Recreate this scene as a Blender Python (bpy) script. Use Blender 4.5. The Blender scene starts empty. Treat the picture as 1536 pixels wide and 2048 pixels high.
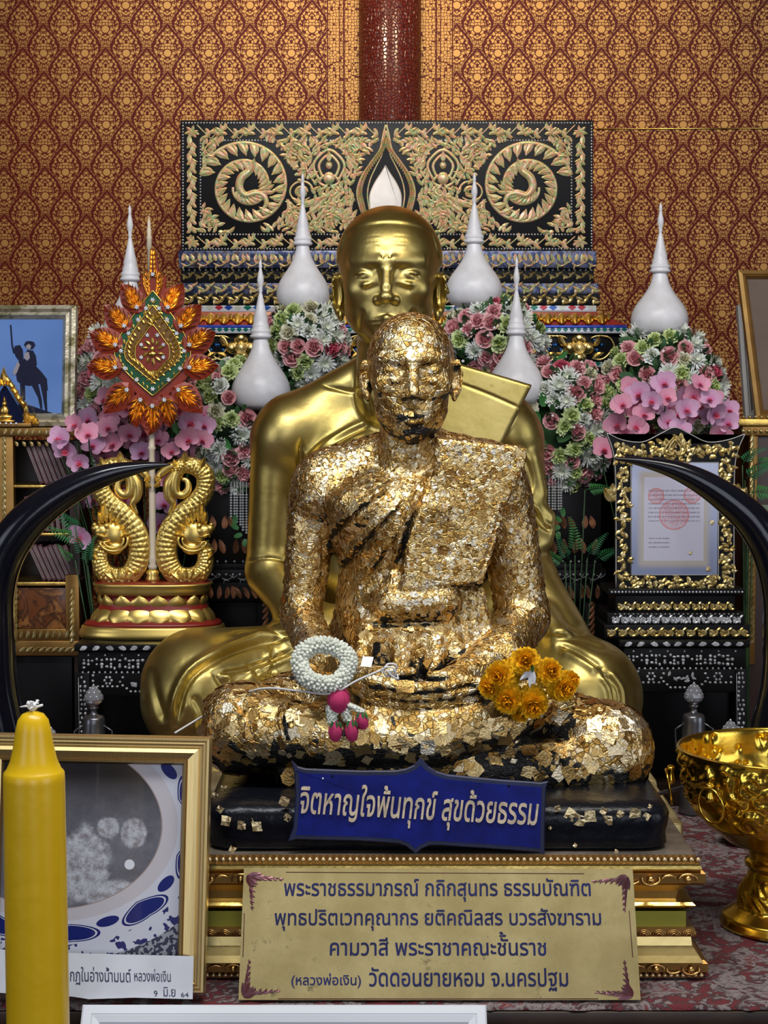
import bpy, bmesh, math, random
import numpy as np
from mathutils import Vector, Matrix, Euler

random.seed(7)
RNG = np.random.default_rng(11)
SC = bpy.context.scene
COL = SC.collection
PI = math.pi

# ------------------------------------------------------------------ camera
FPX, CX, CY, CAMH = 3600.0, 768.0, 1024.0, 1.03
TILT = math.atan(224.0 / FPX)
cam_data = bpy.data.cameras.new('camera')
cam = bpy.data.objects.new('camera', cam_data)
COL.objects.link(cam)
cam.location = (0, 0, CAMH)
cam.rotation_euler = (PI / 2 - TILT, 0, 0)
cam_data.sensor_fit = 'HORIZONTAL'
cam_data.sensor_width = 36.0
cam_data.lens = 36.0 * FPX / 1536.0
cam_data.clip_start = 0.05
SC.camera = cam
SC.view_settings.view_transform = 'Standard'
SC.view_settings.look = 'None'
SC.view_settings.gamma = 1.0
SC.view_settings.use_curve_mapping = False
SC.view_settings.exposure = 0.0
SC.cycles.max_bounces = 6
SC.cycles.diffuse_bounces = 2
SC.cycles.glossy_bounces = 4
SC.cycles.transmission_bounces = 4
SC.cycles.caustics_reflective = False
SC.cycles.caustics_refractive = False
SC.cycles.sample_clamp_indirect = 4.0

COS_T, SIN_T = math.cos(TILT), math.sin(TILT)


def pix(px, py, Y):
    """world point seen at photograph pixel (px, py) on the plane y = Y"""
    a = (px - CX) / FPX
    b = (CY - py) / FPX
    dy = COS_T + b * SIN_T
    dz = -SIN_T + b * COS_T
    t = Y / dy
    return Vector((a * t, Y, CAMH + dz * t))


def npx(px, py, Y):
    return np.array(pix(px, py, Y))


def proj(V):
    """world points (n,3) -> photograph pixels"""
    x, y, z = V[:, 0], V[:, 1], V[:, 2] - CAMH
    f = y * COS_T - z * SIN_T
    u = y * SIN_T + z * COS_T
    return CX + FPX * x / f, CY - FPX * u / f


def zat(py, Y):
    return pix(CX, py, Y).z


def xat(px, Y, py=1000):
    return pix(px, py, Y).x


# ------------------------------------------------------------------ shader helpers
class NT:
    def __init__(self, name):
        self.m = bpy.data.materials.new(name)
        self.m.use_nodes = True
        self.t = self.m.node_tree
        self.t.nodes.clear()
        self.out = self.t.nodes.new('ShaderNodeOutputMaterial')

    def n(self, kind, **kw):
        nd = self.t.nodes.new(kind)
        for k, v in kw.items():
            setattr(nd, k, v)
        return nd

    def sock(self, v):
        return v.s if isinstance(v, Val) else v

    def put(self, inp, v):
        if isinstance(v, Val):
            self.t.links.new(v.s, inp)
        elif isinstance(v, bpy.types.NodeSocket):
            self.t.links.new(v, inp)
        else:
            inp.default_value = v

    def math(self, op, a, b=None, c=None, clamp=False):
        nd = self.n('ShaderNodeMath', operation=op, use_clamp=clamp)
        for i, v in enumerate((a, b, c)):
            if v is not None:
                self.put(nd.inputs[i], v)
        return Val(self, nd.outputs[0])

    def coords(self, which='Object'):
        nd = self.n('ShaderNodeTexCoord')
        return nd.outputs[which]

    def sep(self, vec):
        nd = self.n('ShaderNodeSeparateXYZ')
        self.put(nd.inputs[0], vec)
        return [Val(self, o) for o in nd.outputs]

    def comb(self, x, y, z):
        nd = self.n('ShaderNodeCombineXYZ')
        for i, v in enumerate((x, y, z)):
            self.put(nd.inputs[i], v)
        return nd.outputs[0]

    def noise(self, vec, scale, detail=2.0, rough=0.5, out=0, dist=0.0):
        nd = self.n('ShaderNodeTexNoise')
        self.put(nd.inputs['Vector'], vec)
        nd.inputs['Scale'].default_value = scale
        nd.inputs['Detail'].default_value = detail
        nd.inputs['Roughness'].default_value = rough
        nd.inputs['Distortion'].default_value = dist
        return Val(self, nd.outputs[out])

    def voro(self, vec, scale, feature='F1', out='Distance', rnd=1.0):
        nd = self.n('ShaderNodeTexVoronoi', feature=feature)
        self.put(nd.inputs['Vector'], vec)
        nd.inputs['Scale'].default_value = scale
        nd.inputs['Randomness'].default_value = rnd
        return Val(self, nd.outputs[out])

    def ramp(self, fac, stops, interp='LINEAR'):
        nd = self.n('ShaderNodeValToRGB')
        cr = nd.color_ramp
        cr.interpolation = interp
        while len(cr.elements) > 1:
            cr.elements.remove(cr.elements[-1])
        for i, (p, c) in enumerate(stops):
            e = cr.elements[0] if i == 0 else cr.elements.new(p)
            e.position = p
            e.color = (*c, 1) if len(c) == 3 else c
        self.put(nd.inputs[0], fac)
        return Val(self, nd.outputs[0])

    def mix(self, fac, a, b):
        nd = self.n('ShaderNodeMix', data_type='RGBA')
        self.put(nd.inputs[0], fac)
        for i, v in ((6, a), (7, b)):
            if isinstance(v, (tuple, list)):
                v = (*v, 1) if len(v) == 3 else v
            self.put(nd.inputs[i], v)
        return Val(self, nd.outputs[2])

    def attr(self, name, out='Color'):
        nd = self.n('ShaderNodeAttribute', attribute_name=name)
        return Val(self, nd.outputs[out])

    def bump(self, h, strength=0.5, dist=0.002, normal=None):
        nd = self.n('ShaderNodeBump')
        nd.inputs['Strength'].default_value = strength
        nd.inputs['Distance'].default_value = dist
        self.put(nd.inputs['Height'], h)
        if normal is not None:
            self.put(nd.inputs['Normal'], normal)
        return nd.outputs[0]

    def done(self, color=(.8, .8, .8), rough=.5, metal=0.0, normal=None, **kw):
        b = self.n('ShaderNodeBsdfPrincipled')
        if isinstance(color, (tuple, list)):
            color = (*color, 1) if len(color) == 3 else color
        self.put(b.inputs['Base Color'], color)
        self.put(b.inputs['Roughness'], rough)
        self.put(b.inputs['Metallic'], metal)
        if normal is not None:
            self.put(b.inputs['Normal'], normal)
        for k, v in kw.items():
            self.put(b.inputs[k.replace('_', ' ')], v)
        self.t.links.new(b.outputs[0], self.out.inputs[0])
        return self.m


class Val:
    def __init__(self, nt, s):
        self.nt, self.s = nt, s

    def __neg__(self): return self.nt.math("MULTIPLY", self, -1.0)
    def __add__(self, o): return self.nt.math('ADD', self, o)
    def __radd__(self, o): return self.nt.math('ADD', o, self)
    def __sub__(self, o): return self.nt.math('SUBTRACT', self, o)
    def __rsub__(self, o): return self.nt.math('SUBTRACT', o, self)
    def __mul__(self, o): return self.nt.math('MULTIPLY', self, o)
    def __rmul__(self, o): return self.nt.math('MULTIPLY', o, self)
    def __truediv__(self, o): return self.nt.math('DIVIDE', self, o)
    def abs(self): return self.nt.math('ABSOLUTE', self)
    def sin(self): return self.nt.math('SINE', self)
    def cos(self): return self.nt.math('COSINE', self)
    def frac(self): return self.nt.math('FRACT', self)
    def floor(self): return self.nt.math('FLOOR', self)
    def sqrt(self): return self.nt.math('SQRT', self)
    def pow(self, p): return self.nt.math('POWER', self, p)
    def gt(self, o): return self.nt.math('GREATER_THAN', self, o)
    def lt(self, o): return self.nt.math('LESS_THAN', self, o)
    def min(self, o): return self.nt.math('MINIMUM', self, o)
    def max(self, o): return self.nt.math('MAXIMUM', self, o)

    def smooth(self, a, b):
        nd = self.nt.n('ShaderNodeMapRange', interpolation_type='SMOOTHSTEP')
        self.nt.put(nd.inputs[0], self)
        nd.inputs[1].default_value = a
        nd.inputs[2].default_value = b
        return Val(self.nt, nd.outputs[0])


def plain(name, color, rough=.5, metal=0.0, vary=0.0, bump=0.0, scale=40.0, **kw):
    nt = NT(name)
    co = nt.coords('Object')
    col = color
    nrm = None
    if vary > 0:
        f = nt.noise(co, scale * .3, 3.0)
        d = tuple(max(0, c * (1 - vary)) for c in color)
        l = tuple(min(1, c * (1 + vary * .6)) for c in color)
        col = nt.mix(f.smooth(.3, .7), d, l)
    if bump > 0:
        nrm = nt.bump(nt.noise(co, scale, 3.0), bump, .003)
    return nt.done(col, rough, metal, nrm, **kw)


# ------------------------------------------------------------------ object helpers
OFF = {}


def tag(o, label=None, cat=None, group=None, kind=None):
    if label: o['label'] = label
    if cat: o['category'] = cat
    if group: o['group'] = group
    if kind: o['kind'] = kind
    return o


def thing(name, label, cat, loc=(0, 0, 0), group=None, rot=None):
    o = bpy.data.objects.new(name, None)
    COL.objects.link(o)
    o.empty_display_size = .05
    o.location = loc
    if rot: o.rotation_euler = rot
    OFF[o.name] = np.array(loc, float) if rot is None else None
    return tag(o, label, cat, group)


def link(name, me, mat=None, parent=None):
    o = bpy.data.objects.new(name, me)
    COL.objects.link(o)
    if mat is not None and not me.materials:
        for m in (mat if isinstance(mat, (list, tuple)) else [mat]):
            me.materials.append(m)
    if parent is not None:
        o.parent = parent
        OFF[o.name] = OFF.get(parent.name)
    return o


def mesh_np(name, V, F, mat, parent=None, smooth=True, local=False, cols=None, mi=None):
    """V (n,3) array in world space; F = list of index arrays (m,k)"""
    V = np.asarray(V, float)
    if parent is not None and not local and OFF.get(parent.name) is not None:
        V = V - OFF[parent.name]
    me = bpy.data.meshes.new(name)
    if not isinstance(F, (list, tuple)): F = [F]
    F = [np.asarray(f, np.int32) for f in F if len(f)]
    nl = sum(f.size for f in F)
    npol = sum(len(f) for f in F)
    me.vertices.add(len(V))
    me.vertices.foreach_set('co', V.astype(np.float32).ravel())
    me.loops.add(nl)
    me.loops.foreach_set('vertex_index', np.concatenate([f.ravel() for f in F]).astype(np.int32))
    me.polygons.add(npol)
    tot = np.concatenate([np.full(len(f), f.shape[1], np.int32) for f in F])
    st = np.concatenate([[0], np.cumsum(tot)[:-1]]).astype(np.int32)
    me.polygons.foreach_set('loop_start', st)
    me.polygons.foreach_set('loop_total', tot)
    me.polygons.foreach_set('use_smooth', np.full(npol, smooth, bool))
    if mi is not None:
        me.polygons.foreach_set('material_index', np.asarray(mi, np.int32))
    me.update(calc_edges=True)
    me.validate()
    if cols is not None:
        for nm, c in cols.items():
            a = me.attributes.new(nm, 'FLOAT_COLOR', 'POINT')
            a.data.foreach_set('color', np.asarray(c, np.float32).ravel())
    return link(name, me, mat, parent)


class MB:
    """collects shapes for one mesh object"""

    def __init__(s):
        s.V, s.F, s.M, s.S = [], [], [], []

    def add(s, V, F, mi=0, smooth=False):
        o = len(s.V)
        s.V.extend([tuple(v) for v in V])
        for f in F:
            s.F.append(tuple(i + o for i in f))
            s.M.append(mi)
            s.S.append(smooth)
        return s

    def box(s, a, b, mi=0, M=None):
        (x0, y0, z0), (x1, y1, z1) = a, b
        V = [Vector(p) for p in ((x0, y0, z0), (x1, y0, z0), (x1, y1, z0), (x0, y1, z0),
                                 (x0, y0, z1), (x1, y0, z1), (x1, y1, z1), (x0, y1, z1))]
        if M is not None: V = [M @ v for v in V]
        return s.add(V, [(0, 3, 2, 1), (4, 5, 6, 7), (0, 1, 5, 4), (1, 2, 6, 5), (2, 3, 7, 6), (3, 0, 4, 7)], mi)

    def bbox(s, a, b, r=.005, mi=0, M=None):
        """box with chamfered edges"""
        a = list(a); b = list(b)
        bm = bmesh.new()
        bmesh.ops.create_cube(bm, size=1)
        for v in bm.verts:
            v.co = Vector([(a[i] + b[i]) / 2 + v.co[i] * (b[i] - a[i]) for i in range(3)])
        bmesh.ops.bevel(bm, geom=list(bm.edges), offset=r, segments=2, affect='EDGES', profile=.6)
        return s.bm(bm, mi, M, True)

    def bm(s, bm, mi=0, M=None, smooth=False):
        bm.verts.ensure_lookup_table()
        bm.verts.index_update()
        V = [(M @ v.co if M is not None else v.co.copy()) for v in bm.verts]
        F = [[v.index for v in f.verts] for f in bm.faces]
        bm.free()
        return s.add(V, F, mi, smooth)

    def tube(s, pts, radii, seg=10, mi=0, caps=True, flat=(1, 1), up=None):
        pts = [Vector(p) for p in pts]
        n = len(pts)
        if not hasattr(radii, '__len__'): radii = [radii] * n
        V, F = [], []
        prev = None
        for i, p in enumerate(pts):
            t = (pts[min(i + 1, n - 1)] - pts[max(i - 1, 0)])
            if t.length < 1e-9: t = Vector((0, 0, 1))
            t.normalize()
            if prev is None:
                ref = Vector(up) if up is not None else (Vector((0, 1, 0)) if abs(t.y) < .9 else Vector((1, 0, 0)))
            else:
                ref = prev
            a = (ref - t * ref.dot(t))
            if a.length < 1e-6: a = t.orthogonal()
            a.normalize()
            prev = a
            b = t.cross(a)
            for k in range(seg):
                an = 2 * PI * k / seg
                V.append(p + (a * math.cos(an) * flat[0] + b * math.sin(an) * flat[1]) * radii[i])
        for i in range(n - 1):
            for k in range(seg):
                k2 = (k + 1) % seg
                F.append((i * seg + k, i * seg + k2, (i + 1) * seg + k2, (i + 1) * seg + k))
        if caps:
            F.append(tuple(reversed(range(seg))))
            F.append(tuple((n - 1) * seg + k for k in range(seg)))
        return s.add(V, F, mi, True)

    def lathe(s, prof, c=(0, 0, 0), seg=40, mi=0, sx=1.0, sy=1.0, smooth=True, M=None, pw=None):
        """prof: (r, z) list; sx, sy squash; pw: superellipse exponent"""
        V, F = [], []
        n = len(prof)
        for r, z in prof:
            for k in range(seg):
                an = 2 * PI * k / seg
                ca, sa = math.cos(an), math.sin(an)
                if pw:
                    q = (abs(ca) ** pw + abs(sa) ** pw) ** (-1 / pw)
                    ca, sa = ca * q, sa * q
                v = Vector((c[0] + r * sx * ca, c[1] + r * sy * sa, c[2] + z))
                V.append(M @ v if M is not None else v)
        for i in range(n - 1):
            for k in range(seg):
                k2 = (k + 1) % seg
                F.append((i * seg + k, i * seg + k2, (i + 1) * seg + k2, (i + 1) * seg + k))
        if prof[0][0] > 1e-5: F.append(tuple(reversed(range(seg))))
        if prof[-1][0] > 1e-5: F.append(tuple((n - 1) * seg + k for k in range(seg)))
        return s.add(V, F, mi, smooth)

    def ball(s, c, r, seg=10, rings=7, mi=0, M=None):
        if not hasattr(r, '__len__'): r = (r, r, r)
        V, F = [], []
        V.append(Vector((0, 0, -1)))
        for i in range(1, rings):
            ph = -PI / 2 + PI * i / rings
            for k in range(seg):
                an = 2 * PI * k / seg
                V.append(Vector((math.cos(ph) * math.cos(an), math.cos(ph) * math.sin(an), math.sin(ph))))
        V.append(Vector((0, 0, 1)))
        for k in range(seg):
            F.append((0, 1 + (k + 1) % seg, 1 + k))
        for i in range(rings - 2):
            for k in range(seg):
                k2 = (k + 1) % seg
                a = 1 + i * seg
                F.append((a + k, a + k2, a + seg + k2, a + seg + k))
        a = 1 + (rings - 2) * seg
        for k in range(seg):
            F.append((a + k, a + (k + 1) % seg, len(V) - 1))
        W = []
        for v in V:
            v = Vector((v.x * r[0], v.y * r[1], v.z * r[2]))
            if M is not None: v = M @ v
            W.append(v + Vector(c))
        return s.add(W, F, mi, True)

    def prism(s, poly, y0, y1, mi=0, bev=0.0, M=None, fn=None):
        """polygon in XZ, extruded from y0 (front) to y1; optional chamfer on the front edge"""
        n = len(poly)
        cx = sum(p[0] for p in poly) / n
        cz = sum(p[1] for p in poly) / n
        area = sum(poly[i][0] * poly[(i + 1) % n][1] - poly[(i + 1) % n][0] * poly[i][1] for i in range(n))
        if area < 0: poly = list(reversed(poly))
        rings = []
        if bev > 0:
            ins = inset(poly, bev)
            rings = [(ins, y0), (poly, y0 + bev), (poly, y1)]
        else:
            rings = [(poly, y0), (poly, y1)]
        V, F = [], []
        for pl, y in rings:
            for (x, z) in pl:
                v = Vector((x, y, z))
                if fn: v = Vector(fn(v))
                V.append(M @ v if M is not None else v)
        for r in range(len(rings) - 1):
            for i in range(n):
                j = (i + 1) % n
                F.append((r * n + i, r * n + j, (r + 1) * n + j, (r + 1) * n + i)[::-1])
        F.append(tuple(range(n)))
        F.append(tuple(reversed([(len(rings) - 1) * n + i for i in range(n)])))
        return s.add(V, F, mi, False)

    def build(s, name, mat, parent=None, local=False, smooth=None, auto=None):
        me = bpy.data.meshes.new(name)
        V = s.V
        if parent is not None and not local and OFF.get(parent.name) is not None:
            o = Vector(OFF[parent.name])
            V = [Vector(v) - o for v in V]
        me.from_pydata([tuple(v) for v in V], [], s.F)
        me.polygons.foreach_set('use_smooth', s.S if smooth is None else [smooth] * len(s.F))
        me.polygons.foreach_set('material_index', s.M)
        me.update()
        if auto is not None:
            me.set_sharp_from_angle(angle=math.radians(auto))
        return link(name, me, mat, parent)


def inset(poly, d):
    n = len(poly)
    out = []
    for i in range(n):
        p0, p1, p2 = (Vector(poly[(i + k) % n]) for k in (-1, 0, 1))
        e1 = (p1 - p0); e2 = (p2 - p1)
        if e1.length < 1e-9 or e2.length < 1e-9:
            out.append(tuple(p1)); continue
        e1.normalize(); e2.normalize()
        n1 = Vector((-e1.y, e1.x)); n2 = Vector((-e2.y, e2.x))
        b = n1 + n2
        if b.length < 1e-6: b = n1
        b.normalize()
        c = max(.4, b.dot(n1))
        q = p1 + b * (d / c)
        out.append((q.x, q.y))
    return out


def copy_tree(o, parent=None):
    c = o.copy()
    COL.objects.link(c)
    if parent is not None: c.parent = parent
    for ch in [x for x in KIDS.get(o.name, [])]:
        copy_tree(ch, c)
    return c


KIDS = {}


def smoothline(pts, n=24, closed=False):
    """Catmull-Rom through points"""
    P = [Vector(p) for p in pts]
    m = len(P)
    out = []
    rng = m if closed else m - 1
    per = max(2, n // max(1, rng))
    for i in range(rng):
        if closed:
            a, b, c, d = (P[(i + k) % m] for k in (-1, 0, 1, 2))
        else:
            a = P[i - 1] if i > 0 else P[0] * 2 - P[1]
            b, c = P[i], P[i + 1]
            d = P[i + 2] if i + 2 < m else P[-1] * 2 - P[-2]
        for k in range(per):
            t = k / per
            out.append(.5 * ((2 * b) + (c - a) * t + (2 * a - 5 * b + 4 * c - d) * t * t + (3 * b - a - 3 * c + d) * t ** 3))
    if not closed: out.append(P[-1])
    return out
# ------------------------------------------------------------------ world: open daylit hall front behind the viewer
wld = bpy.data.worlds.new('hall_daylight')
SC.world = wld
wld.use_nodes = True
_w = NT.__new__(NT)
_w.t = wld.node_tree
_w.t.nodes.clear()
_wo = _w.n('ShaderNodeOutputWorld')
_bg = _w.n('ShaderNodeBackground')
_dx, _dy, _dz = _w.sep(_w.n('ShaderNodeTexCoord').outputs['Generated'])
_az = _w.math('ARCTAN2', _dx, _dy * -1.0)            # 0 = straight behind the viewer
_rows = (_az * 7.0 + .6).sin().smooth(-.05, .25)       # bright bands with dark gaps, added to streak the gold's reflections
_open = _rows * _az.abs().lt(1.3) * _dz.smooth(-.12, -.02) * (1.0 - _dz.smooth(.34, .44))
_sky = _w.mix(_open, (.035, .025, .020), (1.95, 2.1, 2.4))
_ceil = _dz.smooth(.5, .9)
_sky = _w.mix(_ceil, _sky, (.10, .08, .06))
_w.t.links.new(_sky.s, _bg.inputs[0])
_bg.inputs[1].default_value = 1.0
_w.t.links.new(_bg.outputs[0], _wo.inputs[0])


def area(name, loc, target, size, power, color):
    d = bpy.data.lights.new(name, 'AREA')
    d.shape = 'RECTANGLE'
    d.size, d.size_y = size
    d.energy = power
    d.color = color
    o = bpy.data.objects.new(name, d)
    COL.objects.link(o)
    o.location = loc
    o.rotation_euler = (Vector(target) - Vector(loc)).to_track_quat('-Z', 'Y').to_euler()
    return o


def spot(name, loc, target, power, color, angle, blend=.6, radius=.06):
    d = bpy.data.lights.new(name, 'SPOT')
    d.energy = power
    d.color = color
    d.spot_size = math.radians(angle)
    d.spot_blend = blend
    d.shadow_soft_size = radius
    o = bpy.data.objects.new(name, d)
    COL.objects.link(o)
    o.location = loc
    o.rotation_euler = (Vector(target) - Vector(loc)).to_track_quat('-Z', 'Y').to_euler()
    return o


# ceiling tubes over the altar, and warm downlights that wash the papered wall
area('ceiling_tube_light', (-.55, 2.3, 3.0), (-.1, 3.8, .6), (1.5, .40), 46, (.92, .97, 1.0))
area('ceiling_tube_light', (.75, 2.5, 3.0), (.1, 3.9, .6), (1.5, .40), 34, (1.0, .94, .84))
spot('wall_downlight', (-.38, 5.0, 3.3), (-.30, 6.0, 2.1), 66, (1.0, .77, .48), 74)
spot('wall_downlight', (.42, 5.0, 3.3), (.30, 6.0, 2.1), 58, (1.0, .74, .44), 74)
spot('wall_downlight', (-1.5, 5.0, 3.3), (-1.3, 6.0, 1.7), 14, (1.0, .74, .48), 90)
# ------------------------------------------------------------------ papered wall, pillar, floor, altar platform
WY = 6.0
nt = NT('red_gold_wallpaper')
_co = nt.coords('Object')
_x, _y, _z = nt.sep(_co)
_a, _b = 81.5 * WY / FPX, 93.0 * WY / FPX
_p0 = pix(45, 45, WY)
_u = (_x - _p0.x) / _a
_v = (_z - _p0.z) / _b
_fu1 = (_u + .5).frac() - .5
_fv1 = (_v + .5).frac() - .5
_fu2 = _u.frac() - .5
_fv2 = _v.frac() - .5
_s1 = (_fu1.abs() + _fv1.abs()) * 2.0
_s2 = (_fu2.abs() + _fv2.abs()) * 2.0
_w1 = _s1.lt(_s2)
_lu = (_fu1 * _w1 + _fu2 * (1.0 - _w1)).abs()
_lv = _fv1 * _w1 + _fv2 * (1.0 - _w1)
_s = _s1.min(_s2)
# bud: round below, pointed above, inside a pointed niche
_lvv = (_lv + .03)
_tp = (_lvv / .455).max(0.0).min(1.0)
_tn = (_lvv * (-1.0 / .455)).max(0.0).min(1.0)
_wo_ = ((_tp + _tn) * (PI / 2)).cos().max(.0001).pow(1.2) * .325 + .0005
_o = _lu / _wo_
_tb = (_lvv * (-1.0 / .30)).max(0.0).min(1.0)
_wb = (1.0 - _tb * _tb).sqrt() * (_tp * (PI / 2)).cos().max(.0001).pow(1.2) * .325 + .0005
_bud = _lu / _wb
_vv = nt.comb(_lu * 1.0, 0.0, _lv * 1.25)
_ve = nt.voro(_vv, 11.0, 'DISTANCE_TO_EDGE', 'Distance', .75)
_lines = _ve.smooth(.055, .115)
_ctr = ((_lu / .10).pow(2.0) + ((_lvv + .11) / .085).pow(2.0))
_ring = 1.0 - ((_ctr - 1.0).abs()).lt(.22)
_core = (_ctr.lt(.8)).max(_lines) * _ring
_in = _o.lt(1.0)
_rim = _bud.gt(1.0) * _bud.lt(1.16) * _lvv.lt(0.0)
_wv = nt.voro(nt.comb(_lu * 1.0, 3.0, _lv * 1.3), 13.0, 'DISTANCE_TO_EDGE', 'Distance', .9)
_net = _wv.smooth(.055, .12)
_edge = 1.0 - (_s - .955).abs().lt(.012)
_dark = _o.gt(1.0) * ((_o - 1.0) * _wo_).lt(.060 + _tp * .016) * _s.lt(.985)
_g = _in * _core * (1.0 - _rim) + (1.0 - _in) * (1.0 - _dark) * _net * _edge
# border strips beside the pillar
_pc = pix(780, 120, WY).x
_dx = (_x - _pc).abs()
_inb = _dx.lt(125 * WY / FPX)
_bw = nt.comb(_dx, 0.0, _z)
_be = nt.voro(_bw, 100.0, 'DISTANCE_TO_EDGE', 'Distance', .55).smooth(.05, .12)
_st = ((_dx * (FPX / WY) - 91.0).abs().lt(1.6)).max((_dx * (FPX / WY) - 99.0).abs().lt(.8)).max((_dx * (FPX / WY) - 123.0).abs().lt(1.2))
_bg_ = _be * (1.0 - _st)
_g = _g * (1.0 - _inb) + _bg_ * _inb
_tone = nt.noise(_co, 3.0, 3.0)
_gold = nt.mix(_tone, (.29, .14, .038), (.40, .21, .062))
_colr = nt.mix(_g, (.085, .007, .004), _gold)
WALLPAPER = nt.done(_colr, .36, _g * .5, Specular_IOR_Level=.08)
mb = MB()
mb.box((-2.6, WY, -.65), (2.6, WY + .12, 3.6))
tag(mb.build('wall_back', WALLPAPER), kind='structure')

nt = NT('lacquered_red_pillar')
_co = nt.coords('Object')
_e = nt.voro(_co, 85.0, 'DISTANCE_TO_EDGE', 'Distance', .8).smooth(.0, .2)
PILLAR = nt.done(nt.mix(_e, (.045, .004, .003), (.10, .012, .007)), .22, 0.0, nt.bump(_e, .7, .003))
mb = MB()
mb.lathe([(.103, -.6), (.103, 3.5)], (pix(780, 120, WY).x, WY + .0, 0), 64)
tag(mb.build('pillar', PILLAR), kind='structure')

mb = MB(); _p, _q = pix(1190, 258, WY - .004), pix(1600, 256, WY - .004)
mb.tube([_p, _q], .0022, 6)  # bright strip standing in for the lit edges of a wall seam
tag(mb.build('trim_1', plain('lit_seam_gold', (.9, .62, .15), .25, 1.0)), kind='structure')
FLOORM = plain('dark_floor_tile', (.10, .07, .055), .3, vary=.2)
mb = MB()
mb.box((-2.6, 1.2, -.65), (2.6, 6.05, -.6))
tag(mb.build('floor', FLOORM), kind='structure')

BLACKL = plain('black_lacquer', (.006, .0055, .006), .34, vary=.0, Specular_IOR_Level=.14)
DARKW = plain('dark_wood', (.035, .018, .010), .4, vary=.4)
# long low altar platform
altar = thing('altar_table', 'long low dark altar platform carrying both statues, under the carpet', 'table', (0, 4.4, -.6))
mb = MB()
mb.bbox((-2.3, 2.995, -.035), (2.3, 5.97, -.006), .004)
mb.build('top', DARKW, altar)
mb = MB()
mb.box((-2.25, 3.04, -.6), (2.25, 5.9, -.035))
mb.build('body', BLACKL, altar)

nt = NT('worn_red_carpet')
_co = nt.coords('Object')
_n1 = nt.noise(_co, 9.0, 4.0, .65, dist=1.2)
_n2 = nt.noise(_co, 24.0, 3.0, .6, dist=2.0)
_n3 = nt.noise(_co, 400.0, 2.0)
_w = nt.ramp(_n1 * .55 + _n2 * .45, [(0, (.17, .012, .02)), (.44, (.22, .02, .028)), (.48, (.05, .03, .035)), (.53, (.42, .35, .33)), (.57, (.26, .20, .21)), (.61, (.24, .025, .03)), (.72, (.46, .40, .36)), (1, (.32, .2, .12))])
_w = nt.mix(_n3 * .5, _w, (.10, .06, .06))
CARPET = nt.done(_w, .95, 0.0, nt.bump(_n3, .9, .004))
g = 60
mb = MB()
X = [-2.2 + 4.4 * i / 220 for i in range(221)]
rg = random.Random(3)
Vv, Ff = [], []
ys = [2.998, 3.0, 3.02] + [3.05 + .05 * k for k in range(0, 30)]
for j, y in enumerate(ys):
    for x in X:
        z = -.004 if j == 0 else .004 + rg.uniform(-.0015, .0015)
        Vv.append((x, y + (rg.uniform(-.004, .004) if j < 2 else 0), z))
for j in range(len(ys) - 1):
    for i in range(220):
        a = j * 221 + i
        Ff.append((a, a + 1, a + 222, a + 221))
mb.add(Vv, Ff, 0, True)
o = mb.build('carpet', CARPET)
tag(o, 'worn red and cream patterned carpet spread over the altar platform', 'carpet')
# ------------------------------------------------------------------ sculpting by signed distance
def _cap(a, b, ra, rb, s=None):
    a = np.asarray(a, float); b = np.asarray(b, float)
    ab = b - a
    L = max(1e-9, ab @ ab)

    def f(P):
        t = np.clip((P - a) @ ab / L, 0, 1)
        return np.linalg.norm(P - a - t[:, None] * ab, axis=1) - (ra + (rb - ra) * t)
    r = max(ra, rb)
    return f, np.minimum(a, b) - r, np.maximum(a, b) + r


def _ell(c, r, R=None):
    c = np.asarray(c, float); r = np.asarray(r, float)
    Rm = None if R is None else np.array(R)

    def f(P):
        q = P - c
        if Rm is not None: q = q @ Rm
        k0 = np.linalg.norm(q / r, axis=1)
        k1 = np.linalg.norm(q / (r * r), axis=1)
        return np.where(k1 > 1e-9, k0 * (k0 - 1) / np.maximum(k1, 1e-9), -r.min())
    m = r.max() if R is not None else r
    return f, c - m, c + m


def _slab(poly, y0, slope, half, rnd):
    """rounded polygon plate in XZ whose centre plane is y = y0 + slope*(z-z0)"""
    A = np.asarray(poly, float)
    z0 = A[:, 1].mean()
    n = len(A)

    def f(P):
        x, z = P[:, 0], P[:, 2]
        d = np.full(len(P), 1e9)
        s = np.ones(len(P))
        for i in range(n):
            a = A[i]; b = A[i - 1]
            e = b - a
            wx, wz = x - a[0], z - a[1]
            t = np.clip((wx * e[0] + wz * e[1]) / (e @ e), 0, 1)
            bx, bz = wx - e[0] * t, wz - e[1] * t
            d = np.minimum(d, bx * bx + bz * bz)
            c1 = z >= a[1]; c2 = z < b[1]; c3 = e[0] * wz > e[1] * wx
            flip = (c1 & c2 & c3) | (~c1 & ~c2 & ~c3)
            s = np.where(flip, -s, s)
        d2 = s * np.sqrt(d) + rnd
        dy = np.abs(P[:, 1] - (y0 + slope * (z - z0))) - half + rnd
        return np.minimum(np.maximum(d2, dy), 0) + np.hypot(np.maximum(d2, 0), np.maximum(dy, 0)) - rnd
    mz = abs(slope) * (A[:, 1].max() - A[:, 1].min()) / 2 + half
    return f, np.array([A[:, 0].min(), y0 - mz, A[:, 1].min()]), np.array([A[:, 0].max(), y0 + mz, A[:, 1].max()])


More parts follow.
